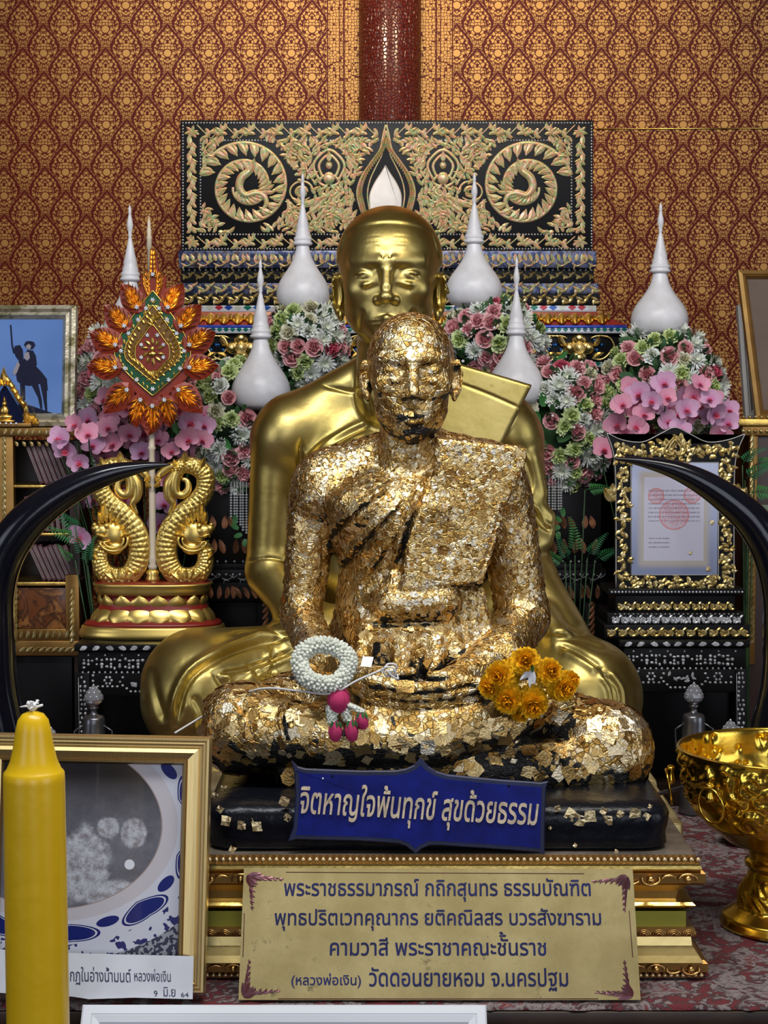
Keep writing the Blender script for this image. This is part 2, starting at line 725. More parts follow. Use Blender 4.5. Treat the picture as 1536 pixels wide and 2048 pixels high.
class Field:
    def __init__(s):
        s.ops = []

    def u(s, prim, k=.02):
        f, lo, hi = prim
        s.ops.append((f, lo - .075 - k, hi + .075 + k, k, 1))

    def cut(s, prim, k=.01):
        f, lo, hi = prim
        s.ops.append((f, lo - .02 - k, hi + .02 + k, k, -1))

    def __call__(s, P):
        d = np.full(len(P), .5)
        for f, lo, hi, k, mode in s.ops:
            m = (P[:, 0] > lo[0]) & (P[:, 0] < hi[0]) & (P[:, 1] > lo[1]) & (P[:, 1] < hi[1]) & (P[:, 2] > lo[2]) & (P[:, 2] < hi[2])
            ix = np.nonzero(m)[0]
            if not ix.size: continue
            b = f(P[ix]); a = d[ix]
            if mode < 0: a = -a
            h = np.maximum(k - np.abs(a - b), 0) / k
            r = np.minimum(a, b) - h * h * k * .25
            d[ix] = r if mode > 0 else -r
        return d


def surface(F, lo, hi, h):
    """surface nets over the blocks that hold the zero level"""
    lo = np.asarray(lo, float); hi = np.asarray(hi, float)
    B = 8
    nb = np.ceil((hi - lo) / (h * B)).astype(int)
    n = nb * B
    bi = np.stack(np.meshgrid(*[np.arange(k) for k in nb], indexing='ij'), -1).reshape(-1, 3)
    dc = F(lo + (bi * B + B / 2) * h)
    act = np.abs(dc) < B * h * 1.7
    D = np.repeat(np.repeat(np.repeat(dc.reshape(nb), B, 0), B, 1), B, 2).astype(np.float32)
    loc = np.stack(np.meshgrid(*[np.arange(B)] * 3, indexing='ij'), -1).reshape(-1, 3)
    ab = bi[act]
    for s in range(0, len(ab), 3000):
        I = (ab[s:s + 3000, None, :] * B + loc[None]).reshape(-1, 3)
        D[I[:, 0], I[:, 1], I[:, 2]] = F(lo + I * h)
    ins = D < 0
    c = np.zeros(tuple(n - 1), np.uint8)
    sh = [(a, b, d) for a in (0, 1) for b in (0, 1) for d in (0, 1)]
    for a, b, d in sh:
        c += ins[a:n[0] - 1 + a, b:n[1] - 1 + b, d:n[2] - 1 + d]
    cell = np.argwhere((c > 0) & (c < 8))
    idx = np.full(tuple(n - 1), -1, np.int32)
    idx[cell[:, 0], cell[:, 1], cell[:, 2]] = np.arange(len(cell))
    acc = np.zeros((len(cell), 3)); cnt = np.zeros(len(cell))
    E = [(p, q) for p in range(8) for q in range(p + 1, 8) if sum(abs(sh[p][k] - sh[q][k]) for k in range(3)) == 1]
    dv = [D[cell[:, 0] + a, cell[:, 1] + b, cell[:, 2] + d] for a, b, d in sh]
    for p, q in E:
        m = (dv[p] < 0) != (dv[q] < 0)
        t = np.where(m, dv[p] / np.where(m, dv[p] - dv[q], 1), 0)
        pos = np.array(sh[p]) + t[:, None] * (np.array(sh[q]) - np.array(sh[p]))
        acc += pos * m[:, None]; cnt += m
    V = lo + (cell + acc / cnt[:, None]) * h
    Q = []
    for ax in range(3):
        a1, a2 = (ax + 1) % 3, (ax + 2) % 3
        sl0 = [slice(1, n[k] - 1) for k in range(3)]; sl1 = list(sl0)
        sl0[ax] = slice(0, n[ax] - 1); sl1[ax] = slice(1, n[ax])
        i0, i1 = ins[tuple(sl0)], ins[tuple(sl1)]
        X = np.argwhere(i0 != i1)
        fl = i0[X[:, 0], X[:, 1], X[:, 2]]
        for k in range(3):
            if k != ax: X[:, k] += 1
        X = X.copy()
        def at(o1, o2):
            Y = X.copy(); Y[:, a1] += o1; Y[:, a2] += o2
            return idx[Y[:, 0], Y[:, 1], Y[:, 2]]
        q = np.stack([at(-1, -1), at(0, -1), at(0, 0), at(-1, 0)], 1)
        q[~fl] = q[~fl][:, ::-1]
        Q.append(q)
    Q = np.concatenate(Q)
    Q = Q[(Q >= 0).all(1)]
    for it in range(2):
        d, N = grad(F, V)
        V = V - N * np.clip(d, -h, h)[:, None] * .9
    return V, Q


def grad(F, V, e=.0012):
    K = np.array([[1, -1, -1], [-1, -1, 1], [-1, 1, -1], [1, 1, 1]], float)
    g = np.zeros_like(V); d = np.zeros(len(V))
    for k in K:
        f = F(V + k * e)
        g += k * f[:, None]; d += f / 4
    return d, g / np.maximum(np.linalg.norm(g, axis=1), 1e-9)[:, None]


def vnormals(V, Q):
    a = V[Q[:, 2]] - V[Q[:, 0]]; b = V[Q[:, 3]] - V[Q[:, 1]]
    fn = np.cross(a, b)
    N = np.zeros_like(V)
    for k in range(4):
        for c in range(3):
            N[:, c] += np.bincount(Q[:, k], fn[:, c], len(V))
    return N / np.maximum(np.linalg.norm(N, axis=1), 1e-12)[:, None]


def polydist(px, py, pts):
    """signed distance (pixels) to a polyline and the position 0..1 along it"""
    pts = np.array([(p[0], p[1]) for p in pts], float)
    best = np.full(len(px), 1e9); sg = np.zeros(len(px)); tt = np.zeros(len(px))
    seg = np.linalg.norm(np.diff(pts, axis=0), axis=1)
    cum = np.concatenate([[0], np.cumsum(seg)])
    for i in range(len(pts) - 1):
        a, b = pts[i], pts[i + 1]
        e = b - a; L = max(e @ e, 1e-9)
        t = np.clip(((px - a[0]) * e[0] + (py - a[1]) * e[1]) / L, 0, 1)
        dx, dy = px - a[0] - t * e[0], py - a[1] - t * e[1]
        d = np.hypot(dx, dy)
        m = d < best
        best[m] = d[m]
        sg[m] = np.sign(e[0] * dy - e[1] * dx)[m]
        tt[m] = (cum[i] + t * seg[i])[m] / cum[-1]
    return best, sg, tt


def fold(V, N, lines, front=-.05):
    """press creases (and the roll of cloth beside each) into a surface along lines traced on it"""
    px, py = proj(V)
    disp = np.zeros(len(V))
    fr = np.clip((front - N[:, 1]) * 4, 0, 1)
    for pts, w, depth, side in lines:
        L = smoothline([(p[0], p[1], 0) for p in pts], 18)
        x = [p[0] for p in L]; y = [p[1] for p in L]
        m = (px > min(x) - 5 * w) & (px < max(x) + 5 * w) & (py > min(y) - 5 * w) & (py < max(y) + 5 * w) & (fr > 0)
        ix = np.nonzero(m)[0]
        if not ix.size: continue
        d, s, t = polydist(px[ix], py[ix], L)
        sd = d * s * side
        am = np.clip(np.sin(PI * np.clip(t, .02, .98)) * 2.2, 0, 1) * fr[ix]
        g = -np.exp(-(d / w) ** 2)
        if side: g = g + .75 * np.exp(-((sd - 2.0 * w) / (1.5 * w)) ** 2)
        disp[ix] += g * depth * am
    return V + N * disp[:, None]


def head_ops(F, o, H, W=.36, jawW=.27, ear=(.375, -.14, .165), eyeu=.152, chin=-.5, pitch=0., yaw=0., crown=.5, age=1.0):
    """a head; local axes u right, v up, w towards the viewer, unit = head height, origin between the ears at eye level"""
    R = Euler((pitch, 0, yaw)).to_matrix()
    Rn = np.array(R)
    o = np.asarray(o, float)

    def T(u, v, w):
        return o + Rn @ (np.array([u, -w, v]) * H)

    def E(c, r, k, cut=False, rot=None):
        M = R @ rot if rot is not None else R
        p = _ell(T(*c), np.array([r[0], r[2], r[1]]) * H, M)
        (F.cut if cut else F.u)(p, k * H)

    def C(a, b, ra, rb, k, cut=False):
        p = _cap(T(*a), T(*b), ra * H, rb * H)
        (F.cut if cut else F.u)(p, k * H)
    j = chin + .5
    E((0, crown - .37, -.07), (W, .37, .43), .05)
    E((0, -.08 + j * .4, .08), (W * .86, .36, .265), .08)
    E((0, -.27 + j * .7, .07), (jawW, .21, .24), .08)
    E((0, -.41 + j, .23), (.12, .085, .10), .07)
    E((0, -.32 + j * .5, .24), (.15, .10, .10), .06)
    C((0, -.30, -.10), (0, -.85, -.13), .235, .25, .06)
    for s in (-1, 1):
        E((.20 * s, -.11, .21), (.10, .085, .09), .07)
        C((.045 * s, .085, .355), (.235 * s, .095, .235), .036, .030, .05)
        E((eyeu * s, .012, .395), (.088, .042, .075), .035, True)
        E((eyeu * s, -.006, .262), (.082, .05, .072), .012)
        # lids: fold above the eye, the slit, the bag below
        C((.075 * s, .030, .345), (eyeu * s, .042, .352), .009, .009, .012, True)
        C((eyeu * s, .042, .352), (.232 * s, .022, .290), .009, .009, .012, True)
        C((.082 * s, -.014, .352), (eyeu * s, -.008, .345), .007, .010, .005, True)
        C((eyeu * s, -.008, .345), (.220 * s, -.018, .290), .010, .006, .005, True)
        C((.090 * s, -.066, .325), (eyeu * s, -.082, .325), .014, .018, .022)
        C((eyeu * s, -.082, .325), (.215 * s, -.060, .280), .018, .010, .022)
        C((.080 * s, -.095, .350), (eyeu * s, -.115, .335), .010, .012, .03, True)
        # nose wing, nostril
        E((.068 * s, -.188, .375), (.042, .038, .05), .02)
        E((.036 * s, -.222, .415), (.022, .013, .028), .012, True)
        # fold from the nose to the mouth corner
        C((.105 * s, -.175, .375), (.165 * s, -.30 + j * .4, .325), .016 * age, .012 * age, .035, True)
        C((.185 * s, -.28, .28), (.20 * s, -.40 + j, .20), .012 * age, .012, .04, True)
        # ear
        eu, ev, eh = ear
        rot = Euler((0, 0, s * .62)).to_matrix() @ Euler((.12, 0, 0)).to_matrix()
        E((eu * s, ev, -.05), (.026, eh, .085), .02, False, rot)
        E(((eu + .020) * s, ev + .03, -.005), (.018, eh * .62, .045), .012, True, rot)
        C(((eu + .012) * s, ev + eh * .78, -.03), ((eu + .045) * s, ev + .03, -.09), .016, .018, .012)
        E(((eu - .012) * s, ev - eh * .83, -.01), (.024, .045, .04), .02)
    C((0, .055, .340), (0, -.10, .412), .036, .046, .035)
    E((0, -.170, .428), (.056, .046, .055), .03)
    C((0, -.235, .375), (0, -.285 + j * .3, .372), .012, .012, .02, True)
    mv = -.335 + j * .55
    for s in (-1, 1):
        C((0, mv + .020, .368), (.115 * s, mv + .002, .305), .022, .010, .02)
        C((0, mv - .030, .362), (.100 * s, mv - .008, .305), .027, .012, .02)
        C((0, mv - .004, .392), (.135 * s, mv - .010, .305), .008, .006, .007, True)
        C((0, mv - .078, .372), (.07 * s, mv - .065, .345), .016, .010, .03, True)
        # frown lines and forehead creases
        C((.022 * s, .075, .372), (.030 * s, .135, .372), .006, .004, .015, True)
        for q, vv in enumerate((.185, .225, .262)):
            C((0, vv + .004, .372 - .01 * q), (.16 * s, vv, .322 - .012 * q), .004 * age, .003, .010, True)
    C((-.05, .062, .362), (.05, .062, .362), .008, .008, .012, True)
    return T
# ------------------------------------------------------------------ the large gilded monk statue behind
def q(px, py, Y):
    return npx(px, py, Y)


gold_nt = NT('satin_gold')
_co = gold_nt.coords('Object')
_g1 = gold_nt.noise(_co, 5.0, 4.0, .6)
_g2 = gold_nt.noise(_co, 60.0, 3.0, .6)
_gc = gold_nt.mix(_g1.smooth(.3, .75), (.44, .335, .095), (.62, .485, .18))
_gc = gold_nt.mix(_g2.smooth(.60, .78) * .45, _gc, (.30, .20, .05))
GOLD = gold_nt.done(_gc, _g1 * .14 + .31, 1.0, gold_nt.bump(gold_nt.noise(_co, 14.0, 3.0), .12, .02))

F = Field()
c_ = lambda a, b, ra, rb, k=.05: F.u(_cap(q(*a), q(*b), ra, rb), k)
e_ = lambda c, r, k=.05, R=None: F.u(_ell(q(*c), r, R), k)
e_((785, 1275, 4.66), (.27, .15, .18), .06)
e_((785, 1130, 4.63), (.215, .20, .155), .06)
e_((790, 975, 4.62), (.238, .20, .162), .06)
c_((600, 868, 4.63), (980, 862, 4.63), .080, .080, .06)
c_((735, 755, 4.63), (590, 835, 4.63), .060, .058, .06)
c_((850, 755, 4.63), (995, 835, 4.63), .060, .058, .06)
e_((690, 945, 4.50), (.10, .075, .055), .06)
e_((890, 945, 4.50), (.10, .075, .055), .06)
e_((566, 872, 4.62), (.074, .085, .085), .05)
c_((558, 885, 4.62), (541, 1130, 4.62), .071, .062, .03)
c_((543, 1150, 4.60), (640, 1270, 4.43), .062, .055, .03)
c_((640, 1270, 4.43), (760, 1350, 4.33), .055, .038, .03)
e_((1020, 865, 4.62), (.075, .085, .085), .05)
c_((1030, 885, 4.62), (1048, 1130, 4.62), .073, .070, .03)
c_((1050, 1150, 4.60), (920, 1290, 4.40), .068, .055, .03)
# cloth hanging over the far arm
for a, b, r in (((1040, 985, 4.56), (1092, 1035, 4.58), .028), ((1040, 1055, 4.55), (1092, 1063, 4.57), .026), ((1050, 1100, 4.54), (1085, 1085, 4.57), .028),
                ((1040, 1150, 4.54), (1080, 1145, 4.56), .032), ((1060, 920, 4.57), (1078, 985, 4.58), .024)):
    c_(a, b, r, r * .9, .02)
c_((1060, 1170, 4.55), (1120, 1270, 4.45), .075, .070, .03)
c_((1085, 1230, 4.42), (1118, 1270, 4.36), .032, .025, .02)
# folded legs
c_((690, 1345, 4.62), (400, 1362, 4.38), .130, .128, .05)
e_((388, 1392, 4.36), (.128, .140, .14), .05)
c_((380, 1420, 4.34), (900, 1450, 4.24), .100, .070, .03)
c_((880, 1345, 4.62), (1165, 1382, 4.38), .130, .125, .05)
e_((1172, 1402, 4.36), (.134, .130, .14), .05)
c_((1180, 1430, 4.34), (680, 1470, 4.24), .098, .070, .03)
e_((785, 1390, 4.46), (.36, .10, .24), .05)
# folded shoulder cloth
sl = [q(880, 716, 4.5), q(1062, 770, 4.5), q(1001, 890, 4.5), q(905, 1170, 4.5), q(770, 1170, 4.5), q(850, 830, 4.5)]
F.u(_slab([(p[0], p[2]) for p in sl], 4.492, .06, .050, .010), .012)
HR = 276 * 4.5 / FPX
TR = head_ops(F, q(778, 553, 4.50), HR, W=.372, jawW=.305, ear=(.362, -.14, .165), eyeu=.150, yaw=-.05)
V, Q = surface(F, q(255, 1530, 4.1) * (1, 0, 1) + (0, 4.0, -.02), q(1310, 395, 4.9) * (1, 0, 1) + (0, 4.88, .02), .0036)
_base_z = float(zat(1500, 4.26))
N = vnormals(V, Q)
V = fold(V, N, [
    ([(745, 845), (690, 872), (640, 905), (604, 940)], 4, .007, 1),
    ([(735, 870), (680, 900), (640, 930), (606, 962)], 4, .006, 1),
    ([(725, 905), (670, 935), (612, 990)], 5, .006, 1),
    ([(640, 768), (690, 782), (728, 792), (745, 835)], 5, .006, 0),
    ([(735, 880), (700, 960), (640, 1010)], 6, .006, 1),
    ([(602, 880), (601, 930), (604, 985)], 5, .008, 0),
    ([(915, 765), (980, 790), (1043, 818)], 2.5, .004, 0),
    ([(900, 905), (960, 915), (1000, 895)], 4, .004, 0),
    ([(492, 1122), (540, 1116), (582, 1124)], 3, .004, 0),
    # left leg cloth
    ([(600, 1270), (520, 1285), (440, 1315), (385, 1352), (362, 1400), (352, 1450)], 6, .015, 1),
    ([(590, 1300), (500, 1335), (430, 1348)], 5, .011, -1),
    ([(548, 1295), (546, 1330), (542, 1372)], 5, .009, 1),
    ([(500, 1335), (520, 1355), (545, 1372)], 5, .008, 1),
    ([(600, 1255), (520, 1258), (455, 1268)], 4, .006, 1),
    ([(610, 1275), (560, 1268), (500, 1264)], 4, .007, -1),
    ([(430, 1350), (445, 1370), (450, 1390)], 6, .008, -1),
    ([(300, 1330), (310, 1390), (330, 1450)], 9, .009, 0),
    ([(385, 1390), (405, 1430), (400, 1470)], 8, .006, 1),
    # right leg cloth
    ([(1120, 1290), (1150, 1300), (1190, 1325), (1205, 1340)], 6, .010, 1),
    ([(1205, 1345), (1225, 1375), (1232, 1420)], 4, .008, 1),
    ([(1212, 1345), (1236, 1380), (1240, 1425)], 4, .006, -1),
    ([(1085, 1275), (1150, 1278), (1215, 1300)], 7, .006, -1),
    ([(1080, 1320), (1120, 1350), (1150, 1400)], 8, .006, 1),
    # far arm cloth
    ([(1045, 905), (1062, 960), (1058, 1010)], 4, .005, 1),
    ([(1060, 1010), (1085, 1050), (1105, 1062)], 4, .006, -1),
])
# the shaved crown reads as a very slight step along the hairline
lu = (V - np.array(q(778, 553, 4.50))) / HR
rim = .36 - .05 * (lu[:, 0] / .3) ** 2 - 3.0 * np.maximum(np.abs(lu[:, 0]) - .30, 0)
up_ = 1 / (1 + np.exp(-(lu[:, 2] - rim) / .004))
V = V + vnormals(V, Q) * (up_ * .0042 * (lu[:, 2] > -.25))[:, None]
rear = thing('monk_statue', 'large smooth gold seated monk statue behind the leaf-covered one', 'statue', tuple(q(785, 1500, 4.45)))
mesh_np('body', V, Q, GOLD, rear)

# ------------------------------------------------------------------ the monk statue in front, thick with gold leaf
F = Field()
e_((818, 1335, 3.60), (.19, .12, .15), .05)
e_((812, 1195, 3.575), (.139, .16, .125), .05)
e_((818, 1040, 3.56), (.168, .16, .132), .05)
c_((665, 965, 3.56), (975, 950, 3.56), .058, .058, .05)
c_((770, 905, 3.56), (668, 948, 3.56), .040, .042, .05)
c_((875, 900, 3.56), (975, 935, 3.56), .040, .042, .05)
e_((740, 1010, 3.455), (.075, .055, .035), .05)
e_((885, 1010, 3.455), (.075, .055, .035), .05)
e_((640, 988, 3.56), (.056, .066, .065), .04)
c_((630, 1005, 3.56), (603, 1220, 3.55), .052, .039, .012)
c_((603, 1232, 3.54), (636, 1310, 3.40), .039, .038, .02)
c_((636, 1310, 3.40), (730, 1362, 3.31), .038, .030, .02)
e_((998, 985, 3.56), (.056, .066, .065), .04)
c_((1010, 1005, 3.56), (1043, 1225, 3.55), .055, .053, .015)
c_((1043, 1240, 3.54), (1000, 1310, 3.42), .053, .044, .02)
c_((1000, 1310, 3.42), (905, 1365, 3.32), .044, .030, .02)
# cloth gathered at the belly, knot, hanging pleats
e_((825, 1290, 3.49), (.135, .085, .105), .04)
c_((788, 1205, 3.425), (882, 1200, 3.425), .040, .040, .012)
c_((795, 1163, 3.43), (872, 1160, 3.43), .020, .020, .010)
for i, x in enumerate((905, 925, 946, 966)):
    c_((x - 10, 1185, 3.45 + .004 * i), (x + 18, 1340, 3.40 + .01 * i), .013, .017, .006)
for i, x in enumerate((722, 800, 868)):
    c_((x + 14, 1250, 3.425), (x, 1335, 3.385), .010, .016, .035)
# hands lying in the lap
e_((775, 1385, 3.30), (.060, .030, .050), .02)
e_((900, 1395, 3.30), (.060, .030, .050), .02)
for i in range(4):
    y0 = 1368 + 17 * i
    Y = 3.262 + .003 * i
    c_((742, y0 - 4, Y + .02), (820, y0 + 10, Y), .0135, .0125, .004)
    c_((820, y0 + 10, Y), (888 + 12 * (1.5 - abs(i - 1.5)), y0 + 6, Y + .004), .0125, .0110, .004)
    c_((888 + 12 * (1.5 - abs(i - 1.5)), y0 + 6, Y + .004), (938 + 14 * (1.5 - abs(i - 1.5)), y0 - 6, Y + .018), .0110, .0088, .004)
for i in range(2):
    y0 = 1434 + 13 * i
    c_((960, y0 - 8, 3.275), (860, y0 + 2, 3.262), .0125, .0115, .004)
    c_((860, y0 + 2, 3.262), (770, y0 - 6, 3.275), .0115, .009, .004)
c_((745, 1362, 3.285), (785, 1346, 3.280), .0145, .0125, .006)
c_((785, 1346, 3.280), (824, 1344, 3.285), .0125, .0095, .006)
c_((965, 1372, 3.285), (915, 1352, 3.285), .0145, .0125, .006)
c_((915, 1352, 3.285), (862, 1352, 3.290), .0125, .0095, .006)
# upper leg crossed over, foot on the far thigh
c_((730, 1410, 3.58), (500, 1448, 3.37), .100, .072, .04)
e_((478, 1458, 3.35), (.082, .078, .085), .03)
c_((480, 1462, 3.33), (660, 1472, 3.29), .068, .056, .02)
c_((660, 1472, 3.29), (860, 1482, 3.28), .056, .044, .02)
c_((860, 1482, 3.28), (990, 1448, 3.30), .044, .040, .02)
c_((990, 1448, 3.30), (1085, 1412, 3.33), .040, .036, .02)
for i, (x, y) in enumerate(((1133, 1384), (1142, 1398), (1145, 1411), (1142, 1423), (1134, 1434))):
    c_((1088, 1404 + i * 5, 3.325), (x - 14, y + 1, 3.318), .016, .012, .008)
    c_((x - 14, y + 1, 3.318), (x, y, 3.315), .0135 - .0012 * i, .0125 - .0015 * i, .003)
# lower leg
c_((900, 1410, 3.58), (1190, 1492, 3.40), .100, .085, .04)
e_((1222, 1502, 3.39), (.080, .086, .09), .03)
c_((1200, 1530, 3.37), (1040, 1535, 3.32), .062, .050, .02)
c_((1040, 1535, 3.32), (800, 1550, 3.30), .050, .040, .02)
c_((800, 1550, 3.30), (640, 1552, 3.31), .040, .034, .02)
for i in range(4):
    c_((620, 1552, 3.31), (566 + 6 * i, 1540 + 12 * i, 3.30 + .004 * i), .022, .014, .008)
e_((820, 1480, 3.46), (.34, .085, .16), .04)
# shoulder cloth
sl = [q(872, 874, 3.46), q(1046, 893, 3.46), q(1050, 915, 3.46), q(1008, 1010, 3.46), q(962, 1160, 3.46), q(800, 1175, 3.46), q(815, 1060, 3.46), q(868, 940, 3.46)]
F.u(_slab([(p[0], p[2]) for p in sl], 3.440, .05, .042, .008), .010)
HF = 260 * 3.48 / FPX
TF = head_ops(F, q(822, 743, 3.475), HF, W=.335, jawW=.268, ear=(.345, -.06, .155), eyeu=.137, chin=-.54, crown=.455, age=1.3, yaw=.02)
V, Q = surface(F, q(380, 1610, 3.1) * (1, 0, 1) + (0, 3.12, -.02), q(1325, 600, 3.8) * (1, 0, 1) + (0, 3.78, .02), .0034)
N = vnormals(V, Q)
V = fold(V, N, [
    ([(882, 930), (848, 985), (812, 1070), (792, 1150)], 4.5, .011, 1),
    ([(800, 970), (735, 1010), (690, 1045), (662, 1085)], 4.5, .008, 1),
    ([(815, 1000), (760, 1055), (700, 1120), (668, 1150)], 4.5, .008, 1),
    ([(810, 1050), (770, 1110), (720, 1180)], 4, .005, 1),
    ([(1008, 1010), (985, 1080), (962, 1160)], 4, .006, 0),
    ([(900, 1050), (905, 1090), (890, 1120)], 7, .006, 0),
    ([(700, 1240), (760, 1250), (880, 1246)], 5, .006, 1),
    ([(585, 1405), (570, 1440), (580, 1490)], 4, .009, 1),
    ([(470, 1400), (500, 1440), (505, 1490)], 5, .006, 1),
    ([(1122, 1510), (1128, 1550), (1140, 1590)], 4, .010, 0),
    ([(640, 1060), (648, 1120), (640, 1180)], 5, .004, 0),
])
# lumpy skin of many layers of leaf
N = vnormals(V, Q)
_ph = RNG.uniform(0, 6.28, (40,)); _k = RNG.normal(0, 1, (40, 3))
_k = _k / np.linalg.norm(_k, axis=1)[:, None] * RNG.uniform(120, 520, (40, 1))
rough_ = sum(np.sin(V @ _k[i] + _ph[i]) * (160 / np.linalg.norm(_k[i])) for i in range(40)) / 6.0
V = V + N * (rough_ * .00075)[:, None]
N = vnormals(V, Q)
fx, fy = proj(V)


def leaf_cover(px, py, N, V):
    """how completely leaf covers the lacquer: near total above the lap, sparse below"""
    b = np.interp(py, [600, 1180, 1280, 1340, 1400, 1440, 1500, 1545, 1600], [1, 1, .96, .84, .80, .74, .62, .50, .22])
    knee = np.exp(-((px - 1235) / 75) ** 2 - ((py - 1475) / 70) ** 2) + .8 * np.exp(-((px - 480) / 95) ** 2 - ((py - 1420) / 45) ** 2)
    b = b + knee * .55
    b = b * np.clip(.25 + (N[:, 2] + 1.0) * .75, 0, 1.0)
    face = np.exp(-((px - 822) / 36) ** 2 - ((py - 832) / 5) ** 2) + np.exp(-((px - 838) / 26) ** 2 - ((py - 861) / 6) ** 2)
    face += .6 * (np.exp(-((px - 787) / 18) ** 2 - ((py - 741) / 5) ** 2) + np.exp(-((px - 858) / 20) ** 2 - ((py - 741) / 5) ** 2))
    return np.clip(b - face * .9, 0, 1)


cav = np.clip(F(V + N * .016) / .016, 0, 1)  # occlusion measure; recesses are darkened in the colour through thinner leaf
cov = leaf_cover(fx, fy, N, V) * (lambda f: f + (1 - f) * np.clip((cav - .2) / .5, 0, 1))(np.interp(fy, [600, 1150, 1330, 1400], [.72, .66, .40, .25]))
_k2 = RNG.normal(0, 1, (24, 3)); _k2 = _k2 / np.linalg.norm(_k2, axis=1)[:, None] * RNG.uniform(60, 300, (24, 1))
patch = sum(np.sin(V @ _k2[i] + i * 1.7) for i in range(24)) / 24 ** .5
cv = np.clip((cov - .5) * 4 + patch * .45 + .1, 0, 1)
tone = np.clip(.5 + patch * .28, 0, 1)
nt = NT('layered_gold_leaf')
_a = nt.sep(nt.attr('leaf').s)
_co = nt.coords('Object')
_v1 = nt.voro(_co, 95.0, 'F1', 'Color')
_v1r = nt.sep(_v1.s)
_vd = nt.voro(_co, 95.0, 'DISTANCE_TO_EDGE')
_n = nt.noise(_co, 220.0, 3.0, .7)
_n3 = nt.noise(_co, 22.0, 3.0, .7)
_cr = nt.ramp(_v1r[0] * .55 + _n3 * .45, [(0, (.16, .07, .014)), (.32, (.50, .29, .075)), (.55, (.80, .56, .22)), (.78, (.95, .83, .58))])
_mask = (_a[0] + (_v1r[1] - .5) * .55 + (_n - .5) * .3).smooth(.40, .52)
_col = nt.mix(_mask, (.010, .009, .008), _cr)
_h = _v1r[2] * .6 + _n * .7 + _vd.smooth(0, .12) * .3
LEAFSKIN = nt.done(_col, _mask * -.02 + .30, _mask, nt.bump(_h, .9, .0035))
front = thing('monk_statue', 'seated monk statue thickly covered in crumpled gold leaf, nearest the plaque', 'statue', tuple(q(850, 1600, 3.5)))
mesh_np('body', V, Q, LEAFSKIN, front, cols={'leaf': np.stack([cv, tone, cov, np.ones(len(V))], 1)})


def flakes(V, N, keep, size, n, lift, seed, name, parent, mat, curl=.35, tlt=.1):
    """thin squares of leaf stuck on a surface, each with its own curl and tilt"""
    rg = np.random.default_rng(seed)
    ix = np.nonzero(keep > 0)[0]
    p = keep[ix] / keep[ix].sum()
    s = rg.choice(ix, size=min(n, len(ix)), replace=False, p=p)
    c, nn = V[s], N[s]
    m = len(s)
    t = rg.normal(0, 1, (m, 3)); t -= nn * (t * nn).sum(1)[:, None]
    t /= np.linalg.norm(t, axis=1)[:, None]
    b = np.cross(nn, t)
    tilt = rg.normal(0, tlt, (m, 2))
    sz = size * rg.uniform(.55, 1.25, m)
    asp = rg.uniform(.7, 1.3, m)
    G = [(-1, -1), (0, -1), (1, -1), (-1, 0), (0, 0), (1, 0), (-1, 1), (0, 1), (1, 1)]
    W = np.zeros((m, 9, 3))
    for k, (a, d) in enumerate(G):
        a_ = a * (1 + rg.normal(0, .16, m)); d_ = d * (1 + rg.normal(0, .16, m))
        lf = lift + sz * (rg.normal(0, curl * .35, m) + curl * .5 * rg.random(m) * (abs(a) + abs(d)) * .6) * .5 + (a_ * tilt[:, 0] + d_ * tilt[:, 1]) * sz * .5
        W[:, k] = c + (t * (a_ * sz * .5 * asp)[:, None]) + b * (d_ * sz * .5)[:, None] + nn * np.maximum(lf, lift * .4)[:, None]
    quad = np.array([(0, 1, 4, 3), (1, 2, 5, 4), (3, 4, 7, 6), (4, 5, 8, 7)])
    Fq = (quad[None] + (np.arange(m) * 9)[:, None, None]).reshape(-1, 4)
    sx_, sy_ = proj(c)
    worn = sum(w_ * np.exp(-((sx_ - a_) / r_) ** 2 - ((sy_ - b_) / r2_) ** 2) for a_, b_, r_, r2_, w_ in ((702, 955, 26, 20, .5), (905, 945, 20, 28, .6), (948, 1000, 34, 24, .5), (985, 940, 16, 26, .5), (780, 1130, 40, 60, .25), (880, 650, 50, 16, .4), (1180, 1420, 70, 16, .4)))
    painted_shine = sum(w_ * np.exp(-((sx_ - a_) / r_) ** 2 - ((sy_ - b_) / r2_) ** 2) for a_, b_, r_, r2_, w_ in ((830, 1200, 70, 40, .35), (690, 930, 60, 24, .3), (960, 905, 80, 22, .35), (1240, 1450, 60, 30, .35), (790, 660, 50, 24, .3), (600, 1270, 30, 40, .3)))  # highlights on belly, shoulders and knee painted into the flake tone
    tn = np.repeat(np.clip(rg.normal(.53, .24, m) - worn + painted_shine, 0, 1), 9)
    rd = np.repeat(rg.random(m), 9)
    o = mesh_np(name, W.reshape(-1, 3), Fq, mat, parent, smooth=False, cols={'tone': np.stack([tn, rd, tn, np.ones(m * 9)], 1)})
    return o


